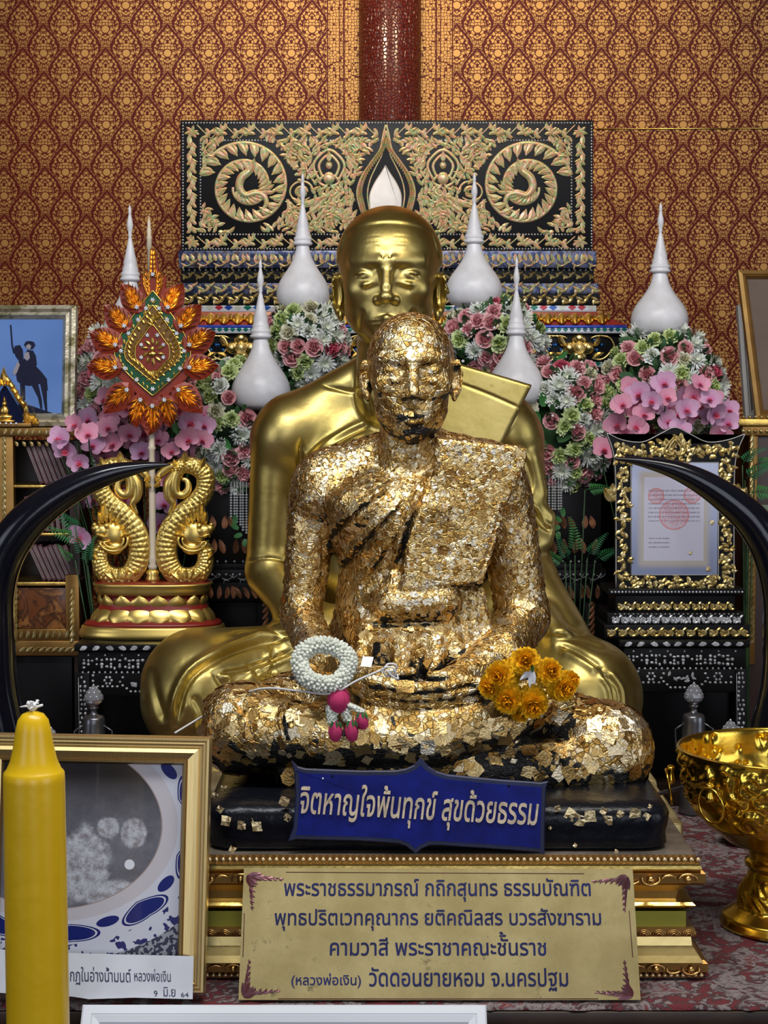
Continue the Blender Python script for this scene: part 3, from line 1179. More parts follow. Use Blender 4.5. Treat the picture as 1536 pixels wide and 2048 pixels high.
nt = NT('loose_gold_leaf')
_a = nt.sep(nt.attr('tone').s)
_c = nt.ramp(_a[0], [(0, (.38, .19, .05)), (.35, (.68, .43, .14)), (.65, (.88, .66, .32)), (1, (.95, .86, .68))])
FLAKE = nt.done(_c, .34, 1.0, nt.bump(nt.noise(nt.coords('Object'), 260.0, 3.0), .6, .002))
vis = (N[:, 1] < .25)
fine = vis * cov * np.interp(fy, [600, 900, 1300, 1420, 1480], [.7, 1.0, .8, .25, .1]) * np.where(fy < 890, .25, 1) * np.where((np.abs(fx - 850) < 150) & (fy > 1325), .12, 1)
o = flakes(V, N, fine, .0085, 6500, .0003, 5, 'crumpled_leaf', front, FLAKE, .22, .09)
o['kind'] = 'stuff'
big = vis * np.interp(fy, [880, 960, 1300, 1400, 1590], [0, .03, .10, 1, .8]) * np.clip(cov + .2, 0, 1) * (cav > .6) * np.where((np.abs(fx - 850) < 135) & (fy > 1325) & (fy < 1450), .03, 1)
o = flakes(V, N, big, .0215, 620, .0005, 6, 'pressed_leaf', front, FLAKE, .08, .06)
o['kind'] = 'stuff'
# ------------------------------------------------------------------ lettering
def lettering(name, text, mat, parent, width=None, height=None, M=None, depth=.0015, bold=0.0, marks=None, shear=0.0, spacing=1.0):
    """text as one mesh: every outline is filled on its own so that overlapping strokes stay solid.
    text: list of (string, x, y, size) pieces in text units"""
    mb = MB()
    for (s, x0, y0, size) in text:
        cu = bpy.data.curves.new('lettering', 'FONT')
        cu.body = s
        cu.size = size
        cu.resolution_u = 5
        cu.shear = shear
        cu.space_character = spacing
        to = bpy.data.objects.new('lettering', cu)
        COL.objects.link(to)
        bpy.context.view_layer.update()
        dg = bpy.context.evaluated_depsgraph_get()
        cv = to.evaluated_get(dg).to_curve(dg)
        loops = []
        for sp in cv.splines:
            pts = []
            bp = sp.bezier_points
            n = len(bp)
            for i in range(n):
                a, b = bp[i], bp[(i + 1) % n]
                P0, P1, P2, P3 = a.co, a.handle_right, b.handle_left, b.co
                st = (P3 - P0).length
                k_ = 1 if ((P1 - P0).cross(P3 - P0).length + (P2 - P0).cross(P3 - P0).length) < 1e-5 * max(st, 1e-6) else 5
                for k in range(k_):
                    t = k / k_
                    v = P0 * (1 - t) ** 3 + P1 * 3 * t * (1 - t) ** 2 + P2 * 3 * t * t * (1 - t) + P3 * t ** 3
                    pts.append((v.x, v.y))
            q_ = [pts[0]]
            for p in pts[1:]:
                if math.hypot(p[0] - q_[-1][0], p[1] - q_[-1][1]) > 1e-5: q_.append(p)
            if len(q_) > 2: loops.append(q_)
        to_del = to
        bpy.data.objects.remove(to_del)

        def area_(p): return .5 * sum(p[i][0] * p[(i + 1) % len(p)][1] - p[(i + 1) % len(p)][0] * p[i][1] for i in range(len(p)))
        if not loops: continue

        def inside(pt, p):
            c = False
            for i in range(len(p)):
                (xa, ya), (xb, yb) = p[i], p[i - 1]
                if (ya > pt[1]) != (yb > pt[1]) and pt[0] < (xb - xa) * (pt[1] - ya) / (yb - ya) + xa: c = not c
            return c
        ar = [area_(p) for p in loops]
        outs, holes = [], []
        for i, p in enumerate(loops):
            hole = any(abs(ar[j]) > abs(ar[i]) and ar[j] * ar[i] < 0 and all(inside(p[k], loops[j]) for k in (0, len(p) // 3, 2 * len(p) // 3)) for j in range(len(loops)))
            sgn = 1 if ar[i] > 0 else -1
            if bold: p = inset(p, bold * sgn * size * (.7 if hole else -1))
            (holes if hole else outs).append(p)
        from mathutils.geometry import tessellate_polygon
        for p in outs:
            hs = [h for h in holes if inside(h[0], p)]
            polys = [[Vector((x, y, 0)) for x, y in l] for l in [p] + hs]
            flat = [v for l in polys for v in l]
            tri = tessellate_polygon(polys)
            n = len(flat)
            V = [(x0 + v.x, -depth, y0 + v.y) for v in flat] + [(x0 + v.x, 0, y0 + v.y) for v in flat]
            Fx = []
            for t in tri:
                a, b, c = (flat[i] for i in t)
                cr = (b - a).cross(c - a).z
                Fx.append(tuple(t) if cr > 0 else tuple(reversed(t)))
            st = 0
            for l in polys:
                for i in range(len(l)):
                    j = (i + 1) % len(l)
                    Fx.append((st + i, st + j, n + st + j, n + st + i))
                st += len(l)
            mb.add(V, Fx)
    xs = [v[0] for v in mb.V]; zs = [v[2] for v in mb.V]
    x0, x1, z0, z1 = min(xs), max(xs), min(zs), max(zs)
    sx = (width / (x1 - x0)) if width else 1.0
    sz = (height / (z1 - z0)) if height else sx
    W = []
    for v in mb.V:
        p = Vector(((v[0] - (x0 + x1) / 2) * sx, v[1], (v[2] - (z0 + z1) / 2) * sz))
        W.append(tuple(M @ p if M is not None else p))
    mb.V = W
    return mb.build(name, mat, parent, local=True)


def textwidth(s, size=1.0):
    cu = bpy.data.curves.new('w', 'FONT'); cu.body = s + '.'; cu.size = size
    to = bpy.data.objects.new('w', cu); COL.objects.link(to)
    bpy.context.view_layer.update()
    w = to.dimensions.x
    bpy.data.objects.remove(to)
    cu = bpy.data.curves.new('w', 'FONT'); cu.body = '.'; cu.size = size
    to = bpy.data.objects.new('w', cu); COL.objects.link(to)
    bpy.context.view_layer.update()
    w -= to.dimensions.x
    bpy.data.objects.remove(to)
    return w


# ------------------------------------------------------------------ gilt mouldings
nt = NT('frame_gold')
_co = nt.coords('Object')
_br = nt.noise(nt.comb(nt.sep(_co)[0] * 600.0, nt.sep(_co)[1] * 6.0, nt.sep(_co)[2] * 12.0), 1.0, 2.0)
FRAMEGOLD = nt.done(nt.mix(_br, (.66, .46, .17), (.90, .70, .34)), .34, .9, nt.bump(_br, .15, .001))
BRIGHTGOLD = plain('bright_gold', (.92, .66, .20), .22, 1.0, vary=.15, bump=.1, scale=60)
CARVEGOLD = plain('carved_gold', (.80, .50, .17), .30, 1.0, vary=.3, bump=.3, scale=120)
DARKGOLD = plain('dark_gold', (.30, .16, .045), .35, .9, vary=.2)  # deeper gold for carved grounds, grooves and posts
OLIVE = plain('olive_gilt', (.42, .38, .06), .38, .8, vary=.1)


def scroll_band(mb, x0, x1, y, z, h, out=.006, mi=0, per=None, axis='x'):
    """running acanthus scroll carved along x"""
    per = per or h * 2.6
    n = max(1, round((x1 - x0) / per))
    per = (x1 - x0) / n
    for i in range(n):
        cx_ = x0 + per * (i + .5)
        s = 1 if i % 2 == 0 else -1
        mb.ball((cx_, y - out * .3, z + .02 * h * s), (h * .26, out * 1.4, h * .30), 8, 5, mi)
        arc = [(cx_ + h * .62 * math.cos(a), y - out * .4, z + s * h * .38 * math.sin(a)) for a in [PI * (-.15 + 1.25 * k / 9) for k in range(10)]]
        mb.tube(arc, [h * (.05 + .06 * math.sin(PI * k / 9)) for k in range(10)], 6, mi)
        arc = [(cx_ + per * .5 + h * .5 * math.cos(a), y - out * .4, z - s * h * .30 * math.sin(a)) for a in [PI * (.1 + 1.0 * k / 7) for k in range(8)]]
        if i < n - 1: mb.tube(arc, [h * (.04 + .06 * math.sin(PI * k / 7)) for k in range(8)], 6, mi)


# gilt stepped base under the front statue
BY0, BY1 = 3.135, 3.86
BX0, BX1 = xat(312, BY0, 1800), xat(1396, BY0, 1800)
ped = thing('stepped_pedestal', 'stepped gold moulded pedestal under the leaf-covered statue, behind the plaque', 'pedestal', ((BX0 + BX1) / 2, 3.5, 0.012))


def tier(name, px_right, y_top, y_bot, mat, prof=None, Yf=BY0, parent=ped):
    """one moulding course running round the base; right end and heights read off its front face"""
    xr = xat(px_right, Yf, (y_top + y_bot) / 2)
    xc = (BX0 + BX1) / 2
    half = xr - xc
    z1, z0 = max(.012, zat(y_top, Yf)), max(.0065, zat(y_bot, Yf))
    prof = prof or [(0, 0), (0, 1)]
    mb = MB()
    hy = (BY1 - Yf) / 2
    cy = (BY1 + Yf) / 2
    rings = [(-d, z0 + (z1 - z0) * t) for d, t in prof]
    V, Fc = [], []
    for d, z in rings:
        V += [(xc - half - d, cy - hy - d, z), (xc + half + d, cy - hy - d, z), (xc + half + d, cy + hy + d, z), (xc - half - d, cy + hy + d, z)]
    for i in range(len(rings) - 1):
        for k in range(4):
            k2 = (k + 1) % 4
            Fc.append((i * 4 + k, i * 4 + k2, i * 4 + 4 + k2, i * 4 + 4 + k))
    Fc.append((3, 2, 1, 0)); e = (len(rings) - 1) * 4; Fc.append((e, e + 1, e + 2, e + 3))
    mb.add(V, Fc)
    return mb.build(name, mat, parent), xc - half, xc + half, z0, z1


def beads(name, xa, xb, y, z, r, parent, mat, step=None):
    mb = MB()
    step = step or r * 2.25
    n = int((xb - xa) / step)
    for i in range(n + 1):
        mb.ball((xa + (xb - xa) * i / n, y, z), (r * .95, r, r), 6, 5)
    return mb.build(name, mat, parent)


o, xa, xb, z0, z1 = tier('top_board', 1396, 1711, 1727, DARKGOLD, [(.004, 0), (.004, 1)])
beads('bead_row', xa, xb, BY0 - .002, (z0 + z1) / 2, .0052, ped, plain('bead_gold', (.90, .66, .36), .3, .9))
tier('moulding', 1399, 1727, 1742, BRIGHTGOLD, [(0, 0), (-.004, .3), (-.002, .7), (0, 1)])
o, xa, xb, z0, z1 = tier('carved_band', 1412, 1742, 1772, DARKGOLD, [(.006, 0), (0, .2), (0, .8), (.006, 1)])
mb = MB(); scroll_band(mb, xa, xb, BY0 - .006, (z0 + z1) / 2, (z1 - z0) * .95, .006); mb.build('carving', CARVEGOLD, ped)
tier('frieze', 1390, 1772, 1808, FRAMEGOLD, [(.030, 0), (.026, .5), (.010, 1)])
tier('moulding', 1390, 1806, 1816, BRIGHTGOLD, [(.004, 0), (-.001, .5), (.004, 1)])
tier('step', 1387, 1816, 1822, DARKGOLD, [(.012, 0), (.004, 1)])
tier('step', 1372, 1822, 1856, OLIVE, [(.0, 0), (.0, 1)], BY0 + .01)
o, xa, xb, z0, z1 = tier('wave_band', 1393, 1856, 1874, DARKGOLD, [(.002, 0), (0, .5), (.004, 1)])
mb = MB()
n = int((xb - xa) / .026)
for i in range(n):
    cx_ = xa + (xb - xa) * (i + .5) / n
    for rr in (.012, .0085, .005):
        mb.tube([(cx_ + rr * math.cos(a), BY0 - .002, z0 + .002 + rr * math.sin(a) * .95) for a in [PI * k / 8 for k in range(9)]], .0011, 5)
mb.build('carving', CARVEGOLD, ped)
tier('cove', 1392, 1874, 1922, plain('pale_gilt', (.88, .68, .28), .3, .95, vary=.12, bump=.1), [(-.012, 0), (-.004, .25), (.006, .6), (.008, 1)])
o, xa, xb, z0, z1 = tier('carved_band', 1416, 1922, 1950, DARKGOLD, [(.004, 0), (0, .2), (0, .8), (.006, 1)])
mb = MB(); scroll_band(mb, xa, xb, BY0 - .006, (z0 + z1) / 2, (z1 - z0) * .95, .006); mb.build('carving', CARVEGOLD, ped)
o, xa, xb, z0, z1 = tier('foot', 1402, 1950, 1966, DARKGOLD, [(.002, 0), (.002, 1)])
beads('bead_row', xa, xb, BY0 - .002, z0 + .006, .0048, ped, bpy.data.materials['bead_gold'])
zb = zat(1711, BY0) + .0003
# worn silver-grey sheet lying on the base top
mb = MB(); mb.box((xat(318, BY0, 1712), BY0 + .006, zb - .001), (xat(1390, BY0, 1712), 3.85, zb + .0015))
mb.build('top_sheet', plain('dull_metal_sheet', (.30, .25, .20), .4, .6, vary=.5), ped)

# black lacquer plinth of the front statue, with its odd squares of leaf
nt = NT('black_plinth')
PLINTH = nt.done((.005, .006, .010), .30, 0.0, nt.bump(nt.noise(nt.coords('Object'), 30.0, 4.0), .35, .01), Specular_IOR_Level=.28)
PX0, PX1 = xat(418, 3.16, 1660), xat(1334, 3.16, 1660)
pz0, pz1 = zb + .0017, zat(1600, 3.18)
prof = [(0, .03), (.02, .0), (.1, -.006), (.3, -.004), (.5, -.008), (.7, -.010), (.86, -.004), (.95, .010), (1, .03)]
mb = MB()
V, Fc = [], []
pts = 0
for t, d in prof:
    hx, hy = (PX1 - PX0) / 2 - d, .305 - d
    r = .05
    ring = []
    for k in range(4):
        sx, sy = ((-1, -1), (1, -1), (1, 1), (-1, 1))[k]
        a0 = (PI, 1.5 * PI, 0, .5 * PI)[k]
        for j in range(5):
            a = a0 + .5 * PI * j / 4
            ring.append(((PX0 + PX1) / 2 + sx * (hx - r) + r * math.cos(a), 3.465 + sy * (hy - r) + r * math.sin(a), pz0 + (pz1 - pz0) * t))
    V += ring
for i in range(len(prof) - 1):
    for k in range(20):
        Fc.append((i * 20 + k, i * 20 + (k + 1) % 20, i * 20 + 20 + (k + 1) % 20, i * 20 + 20 + k))
Fc.append(tuple(range(19, -1, -1))); e = (len(prof) - 1) * 20; Fc.append(tuple(e + k for k in range(20)))
mb.add(V, Fc, 0, True)
mb.build('base', PLINTH, front)
rg = random.Random(21)
LEAFSQ = plain('leaf_square', (.93, .70, .38), .36, 1.0, vary=.25, bump=.5, scale=160)
for (x, y, s, a) in ((1141, 1628, 24, .2), (1160, 1640, 26, .5), (1180, 1632, 26, .9), (1215, 1640, 22, .75), (1240, 1628, 16, .3), (1270, 1626, 24, .6), (1293, 1632, 15, .2),
                     (1115, 1616, 14, 1.0), (1207, 1621, 15, .3), (1130, 1634, 8, .1), (1300, 1612, 9, .4), (514, 1652, 22, .9), (484, 1650, 20, .7), (568, 1602, 22, .4), (575, 1634, 16, .2),
                     (452, 1642, 22, .6), (440, 1618, 15, .2), (465, 1698, 14, .3), (1150, 1690, 9, .2), (1232, 1702, 9, .5), (505, 1640, 9, .4), (430, 1590, 14, .2), (448, 1575, 13, .7), (1100, 1655, 7, 0)):
    c = pix(x, y, 3.1535)
    h = s * 3.16 / FPX / 2
    pts = []
    for k in range(8):
        an = a + PI / 4 * k
        rr = h * (1.25 if k % 2 == 0 else .92) * rg.uniform(.85, 1.1)
        pts.append((c.x + rr * math.cos(an), c.z + rr * math.sin(an)))
    mb = MB()
    mb.add([(c.x, c.y - .0035, c.z)] + [(p[0], c.y - .0015 - rg.uniform(0, .003), p[1]) for p in pts] + [(c.x, c.y + .002, c.z)],
           [(0, 1 + k, 1 + (k + 1) % 8) for k in range(8)] + [(9, 1 + (k + 1) % 8, 1 + k) for k in range(8)])
    mb.build('gold_leaf', LEAFSQ, front)

# big gilt block the rear statue sits on
mb = MB()
mb.bbox((xat(430, 4.2), 3.90, .012), (.600, 4.88, zat(1500, 4.26) + .004), .012)
CREAMG = plain('cream_gilt', (.70, .55, .24), .40, .6, vary=.15)
mb.build('base', CREAMG, rear)
mb = MB(); mb.bbox((.558, 3.50, .0065), (.590, 3.896, zat(1500, 4.26) + .004), .006); tag(mb.build('gilt_block', CREAMG), 'long cream gilt block beside the stepped pedestal, near the gold bowl', 'block')

# ------------------------------------------------------------------ inscribed brass plaque
def frame_from(P00, P10, P01):
    """matrix whose x runs P00->P10 and z runs P00->P01 (origin P00)"""
    ex = (P10 - P00).normalized()
    ez = (P01 - P00); ez = (ez - ex * ez.dot(ex)).normalized()
    ey = ez.cross(ex)
    M = Matrix((ex, ey, ez)).transposed().to_4x4()
    M.translation = P00
    return M, (P10 - P00).length, (P01 - P00).length


P00, P10, P01 = pix(477, 2005, 3.012), pix(1281, 2003, 3.012), pix(488, 1736, 3.118)
Mp, pw_, ph_ = frame_from(P00, P10, P01)
P00.z = P10.z = max(P00.z, P10.z, .0085)
Mp, pw_, ph_ = frame_from(P00, P10, P01)
plq = thing('inscribed_plaque', 'brass plaque with four lines of blue lettering leaning on the gold base', 'plaque')
plq.matrix_world = Mp
nt = NT('tarnished_brass_plate')
_co = nt.coords('Object')
_n = nt.noise(_co, 7.0, 5.0, .65)
_f = nt.noise(_co, 420.0, 2.0)
_s = nt.noise(_co, 26.0, 6.0, .75)
_c = nt.mix(_n.smooth(.35, .7), (.52, .41, .18), (.72, .59, .29))
_c = nt.mix(_f * .35, _c, (.20, .155, .06))
_c = nt.mix(_s.smooth(.57, .70) * _n.smooth(.44, .58) * .85, _c, (.05, .05, .035))
BRASSP = nt.done(_c, .44, .72, nt.bump(_f, .2, .0006))
T0 = pix(488, 1736, 3.118); T1 = pix(1265, 1739, 3.118)
mb = MB()
top0 = 0.0 + (Mp.inverted() @ T0).x; top1 = (Mp.inverted() @ T1).x
zt0 = (Mp.inverted() @ T0).z; zt1 = (Mp.inverted() @ T1).z
mb.prism([(0, 0), (pw_, 0), (top1, zt1), (top0, zt0)], -.002, .003)
mb.build('plate', BRASSP, plq, local=True)
BLUEINK = plain('blue_enamel', (.010, .015, .10), .4, .0, vary=.3)
REDLINE = plain('maroon_enamel', (.10, .018, .025), .4, .2, vary=.3)
PINKFOIL = plain('pinkish_foil', (.20, .08, .10), .35, .6, vary=.6)


def onp(px, py):
    """photo pixel -> plaque-plane x,z"""
    o = Vector((0, 0, CAMH)); d = pix(px, py, 3.0) - o
    inv = Mp.inverted()
    a = inv @ o; b = inv.to_3x3() @ d
    t = -a.y / b.y
    p = a + b * t
    return p.x, p.z


def plaque_line(pieces, px0, px1, py_base, py_top, raise_=None, hscale=1.0):
    a = onp(px0, (py_base + py_top) / 2); b = onp(px1, (py_base + py_top) / 2)
    z0 = onp((px0 + px1) / 2, py_base)[1]; z1 = onp((px0 + px1) / 2, py_top)[1]
    M = Matrix.Translation(((a[0] + b[0]) / 2, -.002, (z0 + z1) / 2))
    lettering('lettering', pieces, BLUEINK, plq, b[0] - a[0], z1 - z0, M, .0007, bold=.012)


def marked(s):
    """split a Thai line so that a tone mark over an upper vowel is lifted clear of it"""
    up = set('\u0e31\u0e34\u0e35\u0e36\u0e37\u0e4d')
    tone = set('\u0e48\u0e49\u0e4a\u0e4b\u0e4c')
    base, lifts = '', []
    for ch in s:
        if ch in tone and base and base[-1] in up: lifts.append((len(base) - 1, ch))
        else: base += ch
    pcs = [(base, 0, 0, 1.0)]
    for i, ch in lifts:
        w1 = textwidth(base[:i]); 
        pcs.append((ch, w1 + .02, .20, 1.0))
    return pcs


plaque_line(marked('พระราชธรรมาภรณ์ กถิกสุนทร ธรรมบัณฑิต'), 568, 1181, 1804, 1757)
plaque_line(marked('พุทธปริตเวทคุณากร ยติคณิลสร บวรสังฆาราม'), 549, 1202, 1862, 1817)
plaque_line(marked('คามวาสี พระราชาคณะชั้นราช'), 660, 1092, 1912, 1864)
plaque_line(marked('(หลวงพ่อเงิน)'), 583, 722, 1977, 1947)
plaque_line(marked('วัดดอนยายหอม จ.นครปฐม'), 738, 1136, 1983, 1935)
mb = MB()
for (x0, y0, x1, y1) in ((572, 1745, 1168, 1748), (556, 1998, 1196, 1998), (489, 1827, 486, 1915), (1258, 1822, 1265, 1915)):
    a, b = onp(x0, y0), onp(x1, y1)
    mb.tube([(a[0], -.0022, a[1]), (b[0], -.0022, b[1])], .0007, 4)
mb.build('border_line', REDLINE, plq, local=True)


def kanok(mb, x, z, ang, L, W, y=-.003, depth=.001, mi=0, curl=.5, fn=None):
    """flame-shaped leaf, the unit of Thai ornament"""
    n = 7
    Lf, Rt = [], []
    for i in range(n + 1):
        t = i / n
        a = ang + curl * t * t
        cx_ = x + L * t * math.cos(ang + curl * t * .5)
        cz_ = z + L * t * math.sin(ang + curl * t * .5)
        w = W * math.sin(PI * min(1, t * .93 + .07)) ** .8 * (1 - t * .35)
        Lf.append((cx_ - w * math.sin(a), cz_ + w * math.cos(a)))
        Rt.append((cx_ + w * math.sin(a), cz_ - w * math.cos(a)))
    poly = Lf + Rt[::-1]
    V = [Vector((p[0], y, p[1])) for p in poly] + [Vector((p[0], y + depth, p[1])) for p in poly]
    spine = [Vector((x + L * t * math.cos(ang + curl * t * .5), y - depth * .6, z + L * t * math.sin(ang + curl * t * .5))) for t in [i / n for i in range(n + 1)]]
    m = len(poly)
    off = len(V)
    V += spine
    Fc = []
    for i in range(n):
        Fc.append((off + i, off + i + 1, i + 1, i))
        j = m - 1 - i
        Fc.append((off + i + 1, off + i, j, j - 1))
    for i in range(m):
        k = (i + 1) % m
        Fc.append((i, k, m + k, m + i))
    if fn: V = [Vector(fn(v)) for v in V]
    mb.add(V, Fc, mi, False)


for (cx_, cy_, fx_, fy_, nm) in ((492, 1746, 1, -1, 'corner_ornament'), (1258, 1749, -1, -1, 'corner_ornament'), (483, 1998, 1, 1, 'corner_ornament'), (1268, 1999, -1, 1, 'corner_ornament')):
    x, z = onp(cx_, cy_)
    mb = MB()
    for i in range(6):
        for (a, L) in ((0.15, .021), (.75, .016)):
            kanok(mb, x + fx_ * (.006 + i * .0105), z + fy_ * (.006 + .001 * i), (0 if fx_ > 0 else PI) + fx_ * fy_ * a, L * (1 - .12 * i), .0035 * (1 - .1 * i), -.0026, .0008, (i + (a > .5)) % 2)
            kanok(mb, x + fx_ * (.006 + .001 * i), z + fy_ * (.006 + i * .0105), fy_ * (PI / 2) - fx_ * fy_ * a, L * (1 - .12 * i), .0035 * (1 - .1 * i), -.0026, .0008, (i + (a > .5)) % 2)
    for i in range(4):
        kanok(mb, x + fx_ * .004, z + fy_ * .004, math.atan2(fy_, fx_) + (i - 1.5) * .45, .024, .006, -.0028, .001, i % 2)
    mb.build(nm, [REDLINE, PINKFOIL], plq, local=True)

# ------------------------------------------------------------------ blue sign
sg_ = thing('blue_sign', 'blue painted sign with cream lettering propped against the black plinth', 'sign')
B00, B10, B01 = pix(582, 1681, 3.136), pix(1087, 1706, 3.136), pix(587, 1528, 3.143)
Ms, bw_, bh_ = frame_from(B00, B10, B01)
sg_.matrix_world = Ms
inv = Ms.inverted()


def ons(px, py):
    o = Vector((0, 0, CAMH)); d = pix(px, py, 3.0) - o
    a = inv @ o; b = inv.to_3x3() @ d
    p = a + b * (-a.y / b.y)
    return p.x, p.z


out = [(576, 1682), (586, 1655), (591, 1590), (589, 1550), (583, 1521), (596, 1533), (612, 1537), (720, 1541), (790, 1541), (812, 1537), (828, 1530), (842, 1515), (856, 1532), (872, 1542), (895, 1549), (1000, 1559), (1060, 1563), (1080, 1565), (1096, 1562), (1092, 1578), (1090, 1640), (1089, 1690), (1089, 1709), (1075, 1704), (1000, 1698), (880, 1690), (858, 1690), (842, 1698), (832, 1708), (822, 1700), (812, 1692), (795, 1686), (720, 1681), (620, 1679), (595, 1678)]
poly = [ons(*p) for p in out]
nt = NT('blue_paint')
_co = nt.coords('Object')
_n = nt.noise(_co, 16.0, 5.0, .7)
_s2 = nt.noise(_co, 60.0, 4.0, .7)
BLUEP = nt.done(nt.mix(_s2.smooth(.66, .8) * .5, nt.mix(_n.smooth(.3, .7), (.004, .007, .12), (.006, .014, .22)), (.02, .03, .07)), .42, 0.0, nt.bump(_n, .2, .002), Specular_IOR_Level=.2)
NAVY = plain('navy_edge_paint', (.012, .018, .07), .45, vary=.4)
mb = MB(); mb.prism(poly, -.004, .004, bev=.002)
mb.build('board', NAVY, sg_, local=True)
mb = MB(); mb.prism(inset(poly if sum(poly[i][0] * poly[(i + 1) % len(poly)][1] - poly[(i + 1) % len(poly)][0] * poly[i][1] for i in range(len(poly))) > 0 else poly[::-1], .008), -.0052, -.003)
mb.build('painted_panel', BLUEP, sg_, local=True)
CREAM = plain('cream_letter_paint', (.72, .58, .40), .45, .1, vary=.25, bump=.2, scale=200)
a, b = ons(601, 1603), ons(1076, 1627)
tilt_ = math.atan2(b[1] - a[1], b[0] - a[0])
zc0, zc1 = ons(840, 1574)[1], ons(840, 1658)[1]
M = Matrix.Translation(((a[0] + b[0]) / 2, -.0052, (zc0 + zc1) / 2 + .001)) @ Matrix.Rotation(-tilt_, 4, 'Y')
lettering('lettering', marked('จิตหาญใจพ้นทุกข์ สุขด้วยธรรม'), CREAM, sg_, math.hypot(b[0] - a[0], b[1] - a[1]), abs(zc1 - zc0) * .98, M, .003, shear=.12, bold=.011)
for (x, y) in ((665, 1551), (1017, 1571)):
    c = ons(x, y)
    mb = MB(); mb.ball((c[0], -.0055, c[1]), (.0022, .001, .0022), 8, 5)
    mb.build('nail_hole', BLACKL, sg_, local=True)
c = ons(646, 1556); mb = MB(); mb.ball((c[0], -.0055, c[1]), (.0017, .0012, .0017), 8, 5)
mb.build('nail_head', plain('white_dot', (.9, .9, .9), .3), sg_, local=True)

# ------------------------------------------------------------------ yellow candle
nt = NT('yellow_wax')
WAX = nt.done((.84, .53, .010), .30, 0.0, nt.bump(nt.noise(nt.coords('Object'), 18.0, 3.0), .15, .01), Subsurface_Weight=.25, Subsurface_Radius=(.02, .012, .003), Subsurface_Scale=1.0)
YC = 2.62
def rr(px): return px * YC / FPX
cc = pix(70, 2048, YC)
cz = -.086
cand = thing('candle', 'tall thick yellow candle standing before the large gold picture frame', 'candle', (pix(80, 2280, YC).x, YC, cz), rot=(0, 0, 0))
OFF[cand.name] = np.array(cand.location)
zs = lambda y: zat(y, YC)
prof = [(rr(64), cz), (rr(63.5), zs(2048)), (rr(63), zs(1800)), (rr(62), zs(1560)), (rr(61), zs(1545)), (rr(58), zs(1541)), (rr(55), zs(1538)), (rr(47), zs(1520)), (rr(40), zs(1490)), (rr(36), zs(1462)), (rr(31), zs(1440)), (rr(22), zs(1428)), (rr(10), zs(1423)), (0.0, zs(1422))]
mb = MB(); mb.lathe(prof, (0, YC, 0), 72)
sk = (pix(66, 1430, YC).x - cand.location.x) / (zs(1430) - cz)
mb.V = [(v[0] + cand.location.x + sk * (v[2] - cz), v[1], v[2]) for v in mb.V]
mb.build('wax', WAX, cand)
mb = MB()
rg = random.Random(5)
tp = pix(65, 1424, YC)
for i in range(16):
    an = rg.uniform(0, 2 * PI); e_l = rg.uniform(.2, 1.0)
    d = Vector((math.cos(an) * e_l, math.sin(an) * e_l, rg.uniform(.45, 1.0)))
    mb.tube([tp, tp + d * .008 + Vector((0, 0, .003)), tp + d * .014 + Vector((rg.uniform(-.003, .003), 0, .002)), tp + d * .017 + Vector((rg.uniform(-.006, .006), 0, -.001))], [.0018, .0022, .0020, .001], 5)
mb.tube([tp - Vector((0, 0, .004)), tp + Vector((0, 0, .008))], .0035, 8)
mb.build('wick', plain('white_cotton', (.88, .87, .86), .9), cand)
# low step in front of the altar on which the candle and white frame stand
mb = MB(); mb.bbox((-1.6, 2.35, -.6), (1.6, 2.985, cz - .001), .01)
o = mb.build('front_step', DARKW)
tag(o, 'dark wooden step in front of the altar, under the candle', 'step')

# ------------------------------------------------------------------ large gold picture frame, left
LF = 3.012
P00, P10, P01 = pix(-62, 1975, LF), pix(410, 1984, LF), pix(-58, 1468, LF + .055)
Mf, fw_, fh_ = frame_from(P00, P10, P01)
# stand it on the carpet: the frame leans back a little
pf = thing('picture_frame', 'large gold framed photograph of a blue and white bowl behind the candle', 'picture')
pf.matrix_world = Mf
inv = Mf.inverted()


def onf(px, py, yy=0.0):
    o = Vector((0, 0, CAMH)); d = pix(px, py, 3.0) - o
    a = inv @ o; b = inv.to_3x3() @ d
    p = a + b * ((yy - a.y) / b.y)
    return p.x, p.z


W_, H_ = fw_, (inv @ pix(200, 1470, LF + .055)).z


def moulded_frame(name, W, H, prof, mats, parent, x0=0, z0=0):
    """mitred moulding; prof: (inward distance, forward height, material)"""
    mb = MB()
    V = []
    for d, y, m in prof:
        V += [(x0 + d, -y, z0 + d), (x0 + W - d, -y, z0 + d), (x0 + W - d, -y, z0 + H - d), (x0 + d, -y, z0 + H - d)]
    Fc, mis = [], []
    for i in range(len(prof) - 1):
        for k in range(4):
            k2 = (k + 1) % 4
            mb_f = (i * 4 + k, i * 4 + k2, i * 4 + 4 + k2, i * 4 + 4 + k)
            Fc.append(mb_f); mis.append(prof[i][2])
    o_ = len(mb.V)
    mb.V += V
    mb.F += Fc; mb.M += mis; mb.S += [False] * len(Fc)
    return mb.build(name, mats, parent, local=True)


fwid = 58 * LF / FPX
moulded_frame('frame', W_, H_, [(0, -.02, 0), (0, .010, 0), (fwid * .04, .016, 0), (fwid * .12, .017, 1), (fwid * .14, .0145, 0), (fwid * .24, .0165, 1), (fwid * .27, .0135, 0), (fwid * .34, .015, 0), (fwid * .38, .012, 0), (fwid * .55, .0165, 0), (fwid * .80, .0115, 1), (fwid * .84, .0145, 0), (fwid * .93, .0115, 1), (fwid * .97, .007, 1), (fwid, .003, 1)], [FRAMEGOLD, DARKGOLD], pf)
mb = MB(); mb.box((.004, .012, .004), (W_ - .004, .018, H_ - .004)); mb.build('backing', DARKW, pf, local=True)
